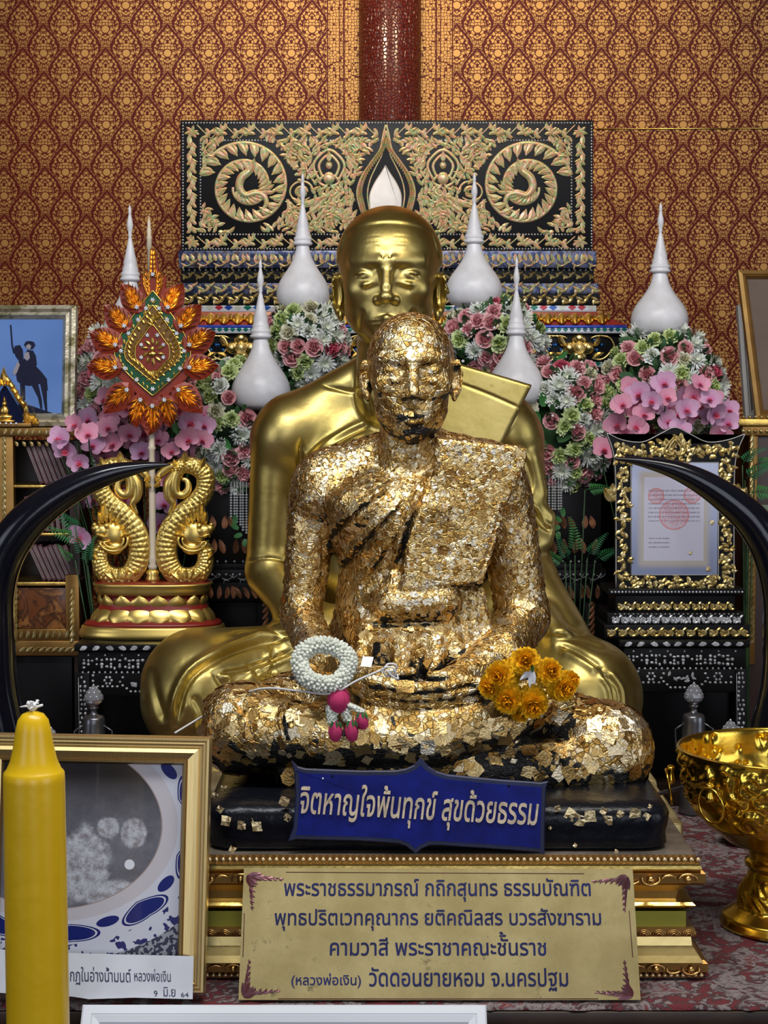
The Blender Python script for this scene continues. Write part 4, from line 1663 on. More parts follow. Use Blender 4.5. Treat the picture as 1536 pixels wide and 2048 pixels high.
# the photograph inside: bowl rim, foam, blue pattern (flat print)
PH0 = (fwid * .95, fwid * .95); PH1 = (W_ - fwid * .95, H_ - fwid * .95)
nt = NT('photo_of_water_bowl')
_co = nt.coords('Object')
_x, _y, _z = nt.sep(_co)
cxp, czp = onf(110, 1650); exr = onf(326, 1650)[0] - cxp; ezr = czp - onf(110, 1819)[1]
ezr = abs(ezr)
_xx, _zz = (_x - cxp) / exr, (_z - czp) / ezr
_r = (_xx * _xx + _zz * _zz).sqrt()
_foam = nt.noise(_co, 22.0, 6.0, .75)
_fine = nt.noise(_co, 55.0, 6.0, .8)
_mound1 = 1.0 - (((_x - onf(165, 1730)[0]) / .055).pow(2.0) + ((_z - onf(165, 1730)[1]) / .075).pow(2.0)).sqrt()
_m2 = 1.0 - (((_x - onf(215, 1655)[0]) / .022).pow(2.0) + ((_z - onf(215, 1655)[1]) / .022).pow(2.0)).sqrt()
_m3 = 1.0 - (((_x - onf(270, 1665)[0]) / .026).pow(2.0) + ((_z - onf(270, 1665)[1]) / .030).pow(2.0)).sqrt()
_m4 = 1.0 - (((_x - onf(230, 1790)[0]) / .07).pow(2.0) + ((_z - onf(230, 1790)[1]) / .03).pow(2.0)).sqrt()
_mm = _mound1.max(_m2).max(_m3).max(_m4) + (_foam - .5) * .9
_up = nt.math('MULTIPLY', (_z - onf(0, 1640)[1]) * 14.0, 1.0, clamp=True)
_water = nt.mix(_up, nt.ramp(_foam, [(0, (.05, .045, .05)), (.5, (.16, .16, .19)), (1, (.30, .31, .36))]), (.045, .042, .045))
_fm = nt.mix(_fine.smooth(.35, .62), (.24, .22, .24), (.60, .62, .68))
_in = nt.mix(_mm.smooth(.05, .3), _water, _fm)
_rim = nt.ramp(_r, [(0, (.56, .50, .52)), (.985, (.30, .22, .20)), (1.02, (.55, .47, .46)), (1.10, (.66, .62, .66)), (1.14, (.60, .56, .60))])
_th = nt.math('ARCTAN2', _zz, _xx)
_pt = (_th * 13.0).cos()
_blob = (((_r - 1.285 - ((_th * 1.75).frac() - .5).abs() * .12) / .105).pow(2.0) + ((_th * 1.75).frac() - .5).pow(2.0) * 8.0)
_blob2 = (((_r - 1.24) / .055).pow(2.0) + ((_th * 1.75 + .5).frac() - .5).pow(2.0) * 40.0)
_band = _blob.lt(1.0).max(_blob2.lt(1.0))
_line = (_blob - .74).abs().lt(.06)
_cur = nt.noise(_co, 90.0, 1.0, out=0)
_por = nt.mix(_band * (1.0 - _line), (.66, .67, .76), (.012, .022, .17))
_low = (_r.gt(1.42)) * (nt.noise(_co, 46.0, 2.0)).gt(.56)
_por = nt.mix(_low, _por, (.03, .035, .16))
_cloth = nt.mix(nt.noise(_co, 110.0, 1.0).gt(.5), (.05, .05, .09), (.35, .36, .40))
_c = nt.mix(_r.gt(.985), _in, _rim)
_c = nt.mix(_r.gt(1.14), _c, _por)
_c = nt.mix(_r.gt(1.62), _c, _cloth)
_dot = ((_x - onf(259, 1729)[0]).pow(2.0) + (_z - onf(259, 1729)[1]).pow(2.0)).sqrt().lt(.0086)
_c = nt.mix(_dot, _c, (.80, .82, .88))
PHOTO = nt.done(_c, .12, 0.0, Coat_Weight=.6, Coat_Roughness=.03)
mb = MB(); mb.box((PH0[0], .0, PH0[1]), (PH1[0], .006, PH1[1])); mb.build('photograph', PHOTO, pf, local=True)
# paper label along the bottom
lab = thing('paper_label', 'white handwritten paper label across the bottom of the bowl photograph', 'label')
lab.matrix_world = Mf @ Matrix.Translation((0, -.0215, 0))
PAPER = plain('white_paper', (.80, .81, .86), .7, vary=.08)
inkm = plain('dark_ink', (.03, .03, .09), .6)
inv0 = inv
x0, z0 = onf(-40, 1990); x1, z1 = onf(389, 1911)
xl, zl = onf(-40, 1893)
pl = [onf(-44, 1978), onf(150, 1988), onf(182, 1993), onf(272, 1990), onf(388, 1993), onf(390, 1908), onf(150, 1902), onf(-44, 1892)]
zmin = min(p[1] for p in pl)
mb = MB(); mb.prism(pl, -.0008, .0004); mb.build('paper', PAPER, lab, local=True)
def label_text(pcs, a, b, yt, yb):
    xa, za = onf(a, (yt + yb) / 2); xb_, zb_ = onf(b, (yt + yb) / 2)
    M = Matrix.Translation(((xa + xb_) / 2, -.0009, (onf((a + b) / 2, yt)[1] + onf((a + b) / 2, yb)[1]) / 2))
    lettering('lettering', pcs, inkm, lab, xb_ - xa, abs(onf(a, yt)[1] - onf(a, yb)[1]), M, .0003, shear=-.08)
label_text([('ปรากฏในอ่างน', 0, 0, 1), ('ํ้', textwidth('ปรากฏในอ่างน') + .02, .0, 1), ('ามนต์', textwidth('ปรากฏในอ่างน'), 0, 1)], 116, 265, 1929, 1965)
label_text(marked('หลวงพ่อเงิน'), 272, 345, 1933, 1958)
label_text([('9', 0, 0, 1)], 311, 318, 1976, 1988)
label_text(marked('มิ.ย'), 330, 354, 1969, 1988)
label_text([('64', 0, 0, 1)], 365, 380, 1980, 1989)

# ------------------------------------------------------------------ white frame, bottom edge
wf = thing('white_frame', 'white moulded frame leaning at the very bottom, before the plaque', 'frame')
A, B_, C_ = pix(152, 2150, 2.90), pix(977, 2150, 2.90), pix(154, 2013, 2.975)
A.z = B_.z = -.072
Mw, ww_, wh_ = frame_from(A, B_, C_)
wf.matrix_world = Mw
WHITEP = plain('white_frame_paint', (.72, .74, .80), .4)
moulded_frame('frame', ww_, wh_, [(0, -.012, 0), (0, .006, 0), (.003, .008, 0), (.016, .008, 0), (.0175, .0065, 0), (.019, .008, 0), (.030, .005, 0), (.033, .001, 0)], [WHITEP], wf)
mb = MB(); mb.box((.01, 0, .01), (ww_ - .01, .01, wh_ - .01)); mb.build('panel', plain('pale_print', (.55, .57, .62), .4), wf, local=True)

# ------------------------------------------------------------------ gold offering bowl, right
YB = 3.46
bc = pix(1572, 1868, YB)
bz = .008
bowl = thing('offering_bowl', 'embossed gold pedestal bowl with ring handles standing on the carpet', 'bowl', (bc.x, YB, bz))
s = YB / FPX
zz = lambda y: zat(y, YB)
nt = NT('embossed_brass')
_co = nt.coords('Object')
BOWLG = nt.done(nt.mix(nt.noise(_co, 9.0, 3.0), (.72, .46, .055), (.90, .62, .10)), .20, 1.0, nt.bump(nt.noise(_co, 70.0, 2.0), .08, .003))
R_ = 222 * s
ztop = zz(1498)
hb = ztop - zz(1700)
prof = [(R_ * .60, bz), (R_ * .605, bz + .006), (R_ * .58, bz + .013), (R_ * .585, bz + .018), (R_ * .54, bz + .024), (R_ * .50, bz + .030), (R_ * .44, bz + .040), (R_ * .43, bz + .07), (R_ * .36, bz + .095), (R_ * .345, bz + .112), (R_ * .38, bz + .118), (R_ * .38, bz + .126), (R_ * .34, bz + .132), (R_ * .36, ztop - hb * .98), (R_ * .55, ztop - hb * .90), (R_ * .76, ztop - hb * .72), (R_ * .89, ztop - hb * .50), (R_ * .955, ztop - hb * .25), (R_ * .985, ztop - .006), (R_ * 1.0, ztop), (R_ * 1.005, ztop + .003), (R_ * .985, ztop + .004), (R_ * .965, ztop - .006), (R_ * .935, ztop - hb * .25), (R_ * .86, ztop - hb * .50), (R_ * .70, ztop - hb * .72), (R_ * .4, ztop - hb * .86), (0, ztop - hb * .90)]
# resample finely for embossing
pr = []
for i in range(len(prof) - 1):
    (r0, z0), (r1, z1) = prof[i], prof[i + 1]
    n = max(1, int(math.hypot(r1 - r0, z1 - z0) / .0045))
    for k in range(n): pr.append((r0 + (r1 - r0) * k / n, z0 + (z1 - z0) * k / n, i))
pr.append((*prof[-1], len(prof) - 1))
SEG = 300
V, Fc = [], []
rg = np.random.default_rng(4)
th = np.linspace(0, 2 * PI, SEG, endpoint=False)
dots = [(rg.uniform(0, 2 * PI), rg.uniform(.04, .96), rg.uniform(.0050, .0105)) for _ in range(900)]
ring = []
for (r, z, i) in pr:
    t = (ztop - z) / hb
    h = np.zeros(SEG)
    if 13 <= i <= 18:
        edge = .52 + .16 * np.cos(th * 6.0 + .6)         # scalloped lower edge of the embossing
        zone = np.clip((edge - t) * 30, 0, 1) * np.clip((t - .02) * 40, 0, 1)
        for (a, tt, w) in dots:
            da = np.abs((th - a + PI) % (2 * PI) - PI) * R_
            d2 = (da / w) ** 2 + ((t - tt * .7) * hb / w) ** 2
            h += np.exp(-d2 * 1.6) * (.0062 if w > .008 else .0048)
        h = np.minimum(h, .008) * zone + np.exp(-((t - edge) / .022) ** 2) * .0055
    elif 22 <= i <= 25:
        for (a, tt, w) in dots[:420]:
            da = np.abs((th - a + PI) % (2 * PI) - PI) * R_
            h += np.exp(-((da / w) ** 2 + ((t - tt * .72) * hb / w) ** 2) * 1.6) * .004
    elif 6 <= i <= 7:
        h = (.5 + .5 * np.cos(th * 26 + z * 300)) * .0035 * (.5 + .5 * np.cos(th * 8))
    ring.append(np.stack([bc.x + (r + h) * np.cos(th), YB + (r + h) * np.sin(th), np.full(SEG, z)], 1))
V = np.concatenate(ring)
n = len(pr)
k = np.arange(SEG); k2 = (k + 1) % SEG
Fq = np.concatenate([np.stack([i * SEG + k, i * SEG + k2, i * SEG + SEG + k2, i * SEG + SEG + k], 1) for i in range(n - 1)])
mesh_np('bowl_body', V, [Fq, np.arange(SEG)[::-1][None, :]], BOWLG, bowl)
for (px_, py_, ang) in ((1395, 1560, -2.45), (1352, 1535, PI * .97)):
    M = Matrix.Translation((bc.x + math.cos(ang) * R_ * 1.0, YB + math.sin(ang) * R_ * 1.0, zz(1555))) @ Matrix.Rotation(ang - PI / 2, 4, 'Z')
    mb = MB()
    pts = [M @ Vector((.006 * math.cos(a * .5), .012, .018 * math.sin(a))) for a in [PI * k / 8 - PI / 2 for k in range(9)]]
    mb.tube(pts, [.004, .007, .009, .008, .006, .006, .008, .007, .004], 8)
    hd = mb.build('handle', BOWLG, bowl)
    mb = MB()
    rad = .032
    pts = [M @ Vector((rad * .92 * math.cos(a), .016 + .006 * math.sin(a), -.022 + rad * 1.05 * math.sin(a))) for a in [2 * PI * k / 28 for k in range(29)]]
    mb.tube(pts, .0024, 7, caps=False)
    mb.build('ring', BOWLG, hd)
# ------------------------------------------------------------------ mother-of-pearl altar behind the statues
nt = NT('mother_of_pearl')
_co = nt.coords('Object')
_n = nt.noise(_co, 26.0, 3.0, .6)
_m = nt.voro(_co, 140.0, 'F1', 'Color')
_f = _n * .65 + nt.sep(_m.s)[0] * .35
PEARL = nt.done(nt.ramp(_f, [(0, (.22, .28, .38)), (.30, (.26, .36, .16)), (.44, (.52, .36, .14)), (.52, (.66, .30, .20)), (.60, (.40, .46, .20)), (.72, (.66, .36, .28)), (1, (.6, .6, .6))]), .30, .22)
nt = NT('blue_pearl')
_co = nt.coords('Object')
_n = nt.noise(_co, 40.0, 3.0, .6)
BLUEPEARL = nt.done(nt.ramp(_n, [(0, (.008, .010, .03)), (.42, (.025, .035, .09)), (.52, (.16, .18, .30)), (.58, (.10, .08, .09)), (.7, (.04, .03, .03)), (1, (.3, .25, .2))]), .22, .5)
nt = NT('gold_pearl')
_co = nt.coords('Object')
_n = nt.noise(_co, 34.0, 3.0, .6)
_m = nt.sep(nt.voro(_co, 120.0, 'F1', 'Color').s)
GOLDPEARL = nt.done(nt.ramp(_n * .5 + _m[0] * .5, [(0, (.16, .10, .03)), (.4, (.46, .32, .10)), (.62, (.62, .48, .20)), (1, (.66, .58, .40))]), .28, .7)
GREYPEARL = plain('grey_pearl', (.50, .50, .52), .3, .3, vary=.4, scale=200)
GILT = plain('gilt_carving', (.86, .56, .14), .30, 1.0, vary=.25, bump=.2, scale=90)
GILTLEAF = plain('pale_gilt_carving', (.88, .66, .26), .32, 1.0, vary=.2, bump=.25, scale=120)
REDLAC = plain('red_lacquer', (.24, .018, .012), .3, vary=.2)
BLUEGLASS = plain('blue_mirror_chip', (.015, .09, .28), .15, .6, vary=.6, scale=300)
WHITEGLAZE = None

YA = 5.50
altar_back = thing('pearl_inlaid_altar', 'tall black altar inlaid with mother-of-pearl scrolls behind the smooth gold statue', 'altar', (pix(772, 700, YA).x, YA, .004))


def ap(px, py, Y=YA):
    p = pix(px, py, Y)
    return p.x, p.z


def rect(px0, py0, px1, py1, Y=YA):
    a, b = ap(px0, py1, Y), ap(px1, py0, Y)
    return a[0], a[1], b[0], b[1]


sA = YA / FPX
x0, z0, x1, z1 = rect(362, 240, 1187, 502)
mb = MB(); mb.bbox((x0, YA, z0), (x1, YA + .05, z1), .004)
mb.build('panel', BLACKL, altar_back)


def kk(mb, px, py, ang, L, W, curl=.5, Y=YA, s=None, dep=.004, mi=0):
    """ornament leaf given in picture units (angle counter-clockwise from right)"""
    s = s or Y / FPX
    x, z = ap(px, py, Y)
    kanok(mb, x, z, ang, L * s, W * s, Y - dep, dep, mi, curl)


mb = MB()
SPX, SPY = 493, 373
for mir in (1, -1):
    def P(px): return 772 + mir * (px - 772)

    def K(px, py, ang, L, W, curl=.5, dep=.004):
        kk(mb, P(px), py, ang if mir > 0 else PI - ang, L, W, curl * mir, YA, None, dep)

    def T(pts, rad, flat=.45, dep=.002):
        L = smoothline([(P(a), b, 0) for a, b in pts], max(8, 4 * len(pts)))
        P3 = [Vector((ap(v.x, v.y)[0], YA - dep, ap(v.x, v.y)[1])) for v in L]
        if not hasattr(rad, '__len__'): rr_ = [rad * sA] * len(P3)
        else: rr_ = [float(np.interp(i / (len(P3) - 1), np.linspace(0, 1, len(rad)), rad)) * sA for i in range(len(P3))]
        mb.tube(P3, rr_, 6, flat=(flat, 1.0), up=(0, 1, 0))
    # great spiral: a leafy stem coiling twice inwards
    turns = 1.95
    N_ = 86
    stem = []
    for i in range(N_ + 1):
        t = i / N_
        th = 2.9 - t * turns * 2 * PI
        r = 95 - 68 * t ** .95
        cx_, cy_ = SPX + r * math.cos(th), SPY - r * math.sin(th)
        stem.append((cx_, cy_))
        if t < .94:
            fw = th - PI / 2
            if i % 2 == 0:
                K(cx_, cy_, fw - .80, 31 - 8 * t, 8.2 - 2.2 * t, -.8)
            else:
                K(cx_ - 2 * math.cos(th), cy_ + 2 * math.sin(th), fw - 1.0, 20 - 5 * t, 5.6 - 1.4 * t, -.9)
    T(stem[::2], [4.2, 4.0, 3.4, 3.0])
    T([(507, 332), (497, 344), (483, 356), (479, 376), (491, 391), (511, 386), (527, 391), (533, 406), (525, 420), (512, 424)], [4, 9, 9.5, 9, 8.5, 8, 7, 5.5, 4, 2], .5)
    K(500, 345, 1.15, 30, 7, .2, .006)
    for a_ in (.3, -.4, -1.1): K(530, 376 + 8 * abs(a_), a_ * .6 + .5, 22, 5, .5)
    # framed figure of flame arches beside it
    for (w, h, rr_) in ((46, 62, 2.6), (31, 45, 3.4), (20, 32, 3.2)):
        T([(658 - w * .55, 345 + h * .42), (658 - w, 335), (658 - w * .72, 335 - h * .45), (658, 335 - h * .78), (658 + w * .72, 335 - h * .45), (658 + w, 335), (658 + w * .55, 345 + h * .42)], rr_)
    xz = ap(P(658), 331); mb.ball((xz[0], YA - .002, xz[1]), (7 * sA, .006, 8 * sA), 10, 6)
    K(658, 324, PI / 2, 22, 6, 0, .006)
    xz = ap(P(658), 357); mb.ball((xz[0], YA - .002, xz[1]), (12 * sA, .007, 13 * sA), 10, 6)
    for sgn in (1, -1):
        T([(658 + sgn * 10, 350), (658 + sgn * 20, 364), (658 + sgn * 6, 372), (658, 360)], 3.2)
        T([(658 + sgn * 4, 372), (658 + sgn * 16, 384), (658 + sgn * 2, 394)], 4)
    for i, (bx, by, a_, L_) in enumerate(((655, 392, -2.2, 64), (650, 390, -2.45, 60), (662, 394, -1.9, 56), (668, 392, -1.5, 50), (640, 396, -2.6, 50), (676, 396, -1.2, 46))):
        K(bx, by, a_, L_, 6.5, -.5)
    for (cx_, cy_, r_) in ((603, 384, 23), (688, 440, 12), (603, 384, 12), (590, 300, 10), (700, 300, 12), (420, 300, 10), (420, 448, 11), (585, 445, 12), (655, 450, 11)):
        T([(cx_ + r_ * math.cos(q_ * .55), cy_ - r_ * (1 - q_ * .03) * math.sin(q_ * .55)) for q_ in range(11)], [2.6, 2.2, 1.5])
        for q_ in range(6): K(cx_ + r_ * .45 * math.cos(q_), cy_ - r_ * .45 * math.sin(q_), q_ + 1.9, r_ * .62, r_ * .17, .8)
    # fill of small flame leaves
    rg = random.Random(31)
    for gx in range(404, 770, 8):
        for gy in range(287, 470, 8):
            x = gx + rg.uniform(-3, 3); y = gy + rg.uniform(-3, 3)
            if math.hypot(x - SPX, y - SPY) < 96: continue
            if math.hypot((x - 658) / 34, (y - 340) / 46) < 1: continue
            if abs(x - 603) < 24 and abs(y - 384) < 24: continue
            wc = np.interp(y, [250, 300, 340, 385, 430], [8, 17, 42, 66, 58])
            if 772 - x < wc + 6: continue
            K(x, y, 1.2 + 1.5 * math.sin(x * .045) * math.cos(y * .06) + rg.uniform(-.5, .5), rg.uniform(14, 20), rg.uniform(3.6, 5.2), rg.choice((-.9, .9)), rg.uniform(.002, .0045))
    # side border
    for i in range(11):
        y = 292 + i * 17
        K(383, y, (1.1 if i % 2 else 2.1), 24, 6.2, .8 if i % 2 else -.8)
        K(374, y + 4, .5, 16, 4.5, .8); K(393, y + 4, 2.6, 16, 4.5, -.8)
        K(383, y + 8, (-.9 if i % 2 else -2.2), 15, 3.4, .8)
    for (cx_, cy_) in ((383, 265), (383, 485)):
        for q_ in range(6): K(cx_, cy_, q_ * PI / 3, 15, 4, .5)
    # top and bottom bands
    for (yc, hh) in ((264, 14), (485, 12)):
        for i in range(13):
            x = 408 + i * 28
            sgn = 1 if i % 2 else -1
            T([(x - 14, yc + sgn * hh), (x, yc), (x + 14, yc - sgn * hh)], 1.3)
            for q_ in range(4):
                K(x + 3 + q_ * 3, yc + sgn * (6 - 3 * q_), 1.57 * sgn + .9 - .5 * q_, 17, 4.6, .9 * sgn)
                K(x - 10 - q_ * 3, yc - sgn * (6 - 3 * q_), -1.57 * sgn + .9 + .4 * q_, 16, 4.4, -.9 * sgn)
mb.build('pearl_inlay', PEARL, altar_back)
# beads and rules
mb = MB()
for (xa, ya, xb, yb) in ((366, 246, 1183, 246), (402, 281, 1142, 281), (402, 469, 1142, 469), (366, 498, 1183, 498), (366, 246, 366, 498), (1183, 246, 1183, 498), (401, 281, 401, 469), (1143, 281, 1143, 469)):
    L_ = math.hypot(xb - xa, yb - ya); n_ = int(L_ / 6)
    for i in range(n_ + 1):
        xz = ap(xa + (xb - xa) * i / n_, ya + (yb - ya) * i / n_)
        mb.ball((xz[0], YA - .001, xz[1]), (1.9 * sA, .003, 1.9 * sA), 6, 4)
mb.build('pearl_beads', GREYPEARL, altar_back)
# central flame and bud
def ogee(cx_, pts, Y=YA):
    L = [(cx_ - w, y) for y, w in pts] + [(cx_ + w, y) for y, w in reversed(pts)]
    return [ap(a, b, Y) for a, b in L]
def sm(pts): return [(v.x, v.y) for v in smoothline([(a, b, 0) for a, b in pts], 40)]
mb = MB(); mb.prism(ogee(772, sm([(246, .5), (270, 6), (300, 13), (325, 32), (355, 53), (385, 63), (415, 57), (440, 45)])), YA - .005, YA + .001); mb.build('flame_ground', BLACKL, altar_back)
mb = MB()
for (fac, off, r_) in ((.93, 0, 2.2), (.60, 12, 1.6)):
    for sgn in (1, -1):
        pts = [(772 + sgn * w * fac, y + off * (1 - (y - 246) / 200)) for y, w in sm([(250, .8), (270, 6), (300, 13), (325, 32), (355, 53), (385, 62), (415, 56), (438, 46)])]
        mb.tube([(ap(a, b)[0], YA - .006, ap(a, b)[1]) for a, b in pts], r_ * sA, 6, flat=(.5, 1), up=(0, 1, 0))
for sgn in (1, -1):
    for y, w in sm([(285, 6), (300, 9), (325, 26), (355, 46), (385, 55), (415, 50), (436, 44)]):
        for q_ in range(2):
            kk(mb, 772 + sgn * (w - 7 + q_ * 8), y, PI / 2 - sgn * (.5 - q_ * .8), 12, 3, .5 * sgn, YA, None, .008)
mb.build('flame_inlay', PEARL, altar_back)
mb = MB(); mb.prism(ogee(771, sm([(331, .5), (345, 9), (365, 22), (385, 31), (400, 33), (420, 31), (436, 24)])), YA - .008, YA - .003, bev=.003); mb.build('bud', plain('ivory_pearl', (.66, .60, .54), .28, .3, vary=.25, scale=30), altar_back)


# stepped courses under the panel
def course(name, pxl, pxr, y0, y1, Y, mat, dep=.30, yt=None):
    """front face at depth Y; yt lets the upper edge sit further back"""
    a, b = ap(pxl, y1, Y), ap(pxr, y0, Y)
    mb = MB(); mb.bbox((a[0], Y, a[1]), (b[0], Y + dep, b[1]), .0025)
    return mb.build(name, mat, altar_back), a, b


def leafrow(mb, pxl, pxr, y0, y1, Y, pitch=12, mi=0, dep=.003, seed=1, kind=0):
    rg = random.Random(seed)
    s = Y / FPX
    h = y1 - y0
    n_ = max(1, int((pxr - pxl) / pitch))
    for i in range(n_):
        x = pxl + (i + .5) * (pxr - pxl) / n_
        if kind == 0:
            kk(mb, x, y1 - h * .1, PI / 2 + rg.uniform(-.4, .4), h * .9, pitch * .40, .4, Y, s, dep, mi)
        elif kind == 1:
            kk(mb, x - pitch * .4, (y0 + y1) / 2 + (h * .3 if i % 2 else -h * .3), (.7 if i % 2 else -.7), pitch * 1.1, h * .21, .6, Y, s, dep, mi)
            kk(mb, x + pitch * .1, (y0 + y1) / 2, (2.2 if i % 2 else -2.2), pitch * .75, h * .21, .6, Y, s, dep, mi)
            kk(mb, x, (y0 + y1) / 2 + (-h * .3 if i % 2 else h * .3), (.2 if i % 2 else -.2), pitch * .9, h * .18, .9, Y, s, dep, mi)
        else:
            xz = ap(x, (y0 + y1) / 2, Y)
            mb.ball((xz[0], Y - dep * .3, xz[1]), (h * .42 * s, dep, h * .42 * s), 7, 5, mi)


course('course', 357, 1193, 501, 536, YA - .035, BLUEPEARL)
mb = MB(); leafrow(mb, 360, 1190, 506, 524, YA - .036, 11); leafrow(mb, 360, 1190, 524, 534, YA - .036, 16, kind=1); mb.build('pearl_inlay', PEARL, altar_back)
course('course', 362, 1188, 536, 566, YA - .015, BLACKL)
mb = MB(); leafrow(mb, 362, 1188, 537, 543, YA - .015, 11, kind=2); mb.build('pearl_beads', GREYPEARL, altar_back)
mb = MB(); leafrow(mb, 362, 1188, 546, 558, YA - .015, 13, kind=1); mb.build('gold_inlay', GOLDPEARL, altar_back)
course('course', 355, 1197, 566, 588, YA - .045, BLUEPEARL)
mb = MB(); leafrow(mb, 358, 1195, 569, 586, YA - .046, 17, kind=1); leafrow(mb, 358, 1195, 569, 573, YA - .046, 12, kind=2); mb.build('pearl_inlay', PEARL, altar_back)
course('course', 358, 1200, 588, 611, YA - .055, BLACKL)
mb = MB(); leafrow(mb, 362, 1196, 590, 609, YA - .056, 15, kind=1); mb.build('gold_inlay', GOLDPEARL, altar_back)


def mosaic(name, cols, scale, ground=(.62, .64, .70)):
    nt = NT(name)
    _co = nt.coords('Object')
    _x, _y, _z = nt.sep(_co)
    _u = _x * scale
    _d = (_u.frac() - .5).abs() * 2.0
    nt_id = nt.noise(nt.comb(_u.floor() * 7.31, 0.0, 0.0), 1.0, 0.0)
    _h = ((_u.floor() * 12.9898).sin() * 43758.5453).frac()
    _h = nt.math('ABSOLUTE', _h)
    _c = nt.ramp(_h, [(i / len(cols), c) for i, c in enumerate(cols)], 'CONSTANT')
    return nt, _c, _d, _z


def mosaic_row(name, pxl, pxr, y0, y1, Y, cols, pitch, ground=(.62, .64, .70)):
    nt, c, d, z = mosaic(name + '_glass', cols, FPX / Y / pitch)
    za, zb_ = ap(0, y1, Y)[1], ap(0, y0, Y)[1]
    v = ((z - (za + zb_) / 2) * (2.0 / (zb_ - za))).abs()
    mat = nt.done(nt.mix((d + v).lt(.95), ground, c), .15, .25)
    course(name, pxl, pxr, y0, y1, Y, mat)


mosaic_row('mosaic_strip', 362, 1193, 611, 624, YA - .06, [(.02, .06, .30), (.40, .03, .05), (.01, .14, .09), (.5, .5, .42), (.03, .10, .35)], 19)
# lotus-bud cornice on red, sloping outwards
mb = MB()
ys_ = [(624, -.065), (632, -.075), (650, -.105)]
for i in range(2):
    (ya, da), (yb, db) = ys_[i], ys_[i + 1]
    wa, wb = 420 + (i) * 14, 420 + (i + 1) * 14 + (36 if i else 0)
    A = [ap(772 - wa, ya, YA + da), ap(772 + wa, ya, YA + da), ap(772 + wb, yb, YA + db), ap(772 - wb, yb, YA + db)]
    V = [(A[0][0], YA + da, A[0][1]), (A[1][0], YA + da, A[1][1]), (A[2][0], YA + db, A[2][1]), (A[3][0], YA + db, A[3][1])]
    V += [(v[0], YA + .2, v[2]) for v in V]
    mb.add(V, [(3, 2, 1, 0), (0, 1, 5, 4), (1, 2, 6, 5), (2, 3, 7, 6), (3, 0, 4, 7)])
mb.build('red_cornice', REDLAC, altar_back)
mb = MB()
for i in range(33):
    x = 772 + (i - 16) * 27.0
    pts = []
    for k in range(11):
        t = k / 10
        w = 11 * math.sin(PI * min(1, t * .98 + .02)) ** .75
        pts.append((t, w))
    V = []; Fc = []
    for t, w in pts:
        yy = 626 + 23 * t; dd = -.066 - .040 * t
        for q_ in (-1, -.5, 0, .5, 1):
            xx, zz_ = ap(x + q_ * w, yy, YA + dd)
            V.append((xx, YA + dd - .012 * (1 - q_ * q_) - .004, zz_))
    for k in range(10):
        for q_ in range(4): Fc.append((k * 5 + q_, k * 5 + 5 + q_, k * 5 + 6 + q_, k * 5 + 1 + q_))
    mb.add(V, Fc, 0, True)
    kk(mb, x + 13.5, 640, PI / 2, 14, 4, 0, YA - .09, None, .006)
mb.build('lotus_buds', GILT, altar_back)
mosaic_row('blue_strip', 292, 1254, 650, 656, YA - .112, [(.02, .05, .40), (.04, .08, .5)], 30, (.05, .09, .5))
mosaic_row('mosaic_strip', 290, 1256, 656, 667, YA - .114, [(.0, .12, .09), (.01, .16, .12), (.02, .08, .10)], 13)
course('floral_ground', 300, 1244, 667, 724, YA - .095, BLACKL)
mb = MB()
gmb = MB()
yc = 696
for i in range(9):
    x = 772 + (i - 4) * 96.5
    xz = ap(x, yc, YA - .1)
    for q_ in range(4):
        a_ = q_ * PI / 2
        cx_, cz_ = xz[0] + math.cos(a_) * 16 * sA, xz[1] + math.sin(a_) * 16 * sA
        mb.ball((cx_, YA - .100, cz_), (15 * sA, .012, 13 * sA) if q_ % 2 == 0 else (15 * sA, .012, 12 * sA), 12, 8)
        mb.ball((cx_ + math.cos(a_) * 3 * sA, YA - .108, cz_ + math.sin(a_) * 3 * sA), (9 * sA, .007, 8 * sA), 10, 6)
    mb.ball((xz[0], YA - .106, xz[1]), (12 * sA, .014, 12 * sA), 14, 8)
    for q_ in range(3):
        mb.tube([(xz[0] + (11 - 3 * q_) * sA * math.cos(a_), YA - .114 - .002 * q_, xz[1] + (11 - 3 * q_) * sA * math.sin(a_)) for a_ in [2 * PI * k / 14 for k in range(15)]], .0014, 5, caps=False)
    for sgn in (1, -1):
        P3 = [ap(a, b, YA - .1) for a, b in ((x + sgn * 26, 716), (x + sgn * 42, 719), (x + sgn * 56, 712), (x + sgn * 70, 694))]
        mb.tube([(v.x, YA - .1, v.y) for v in smoothline([(p[0], p[1], 0) for p in P3], 12)], 2.4 * sA, 6)
        P3 = [ap(a, b, YA - .1) for a, b in ((x + sgn * 24, 676), (x + sgn * 40, 671), (x + sgn * 62, 676), (x + sgn * 72, 696))]
        mb.tube([(v.x, YA - .1, v.y) for v in smoothline([(p[0], p[1], 0) for p in P3], 12)], 2.4 * sA, 6)
        kk(mb, x + sgn * 30, 692, PI / 2 - sgn * .7, 24, 6.5, .4 * sgn, YA - .097, None, .010)
        kk(mb, x + sgn * 28, 716, PI / 2 - sgn * .9, 24, 6.0, -.4 * sgn, YA - .097, None, .010)
        for (dx, dy) in ((36, 700), (46, 690), (31, 680), (44, 708)):
            q2 = ap(x + sgn * dx, dy, YA - .097)
            gmb.ball((q2[0], YA - .096, q2[1]), (5 * sA, .004, 4.5 * sA), 6, 4)
mb.build('gilt_flowers', GILTLEAF, altar_back)
gmb.build('glass_chips', BLUEGLASS, altar_back)
mosaic_row('mosaic_strip', 296, 1248, 724, 735, YA - .11, [(.0, .10, .08), (.01, .14, .11), (.01, .05, .06)], 13, (.45, .5, .55))
a, b = ap(310, 735, YA - .08), ap(1236, 735, YA - .08)
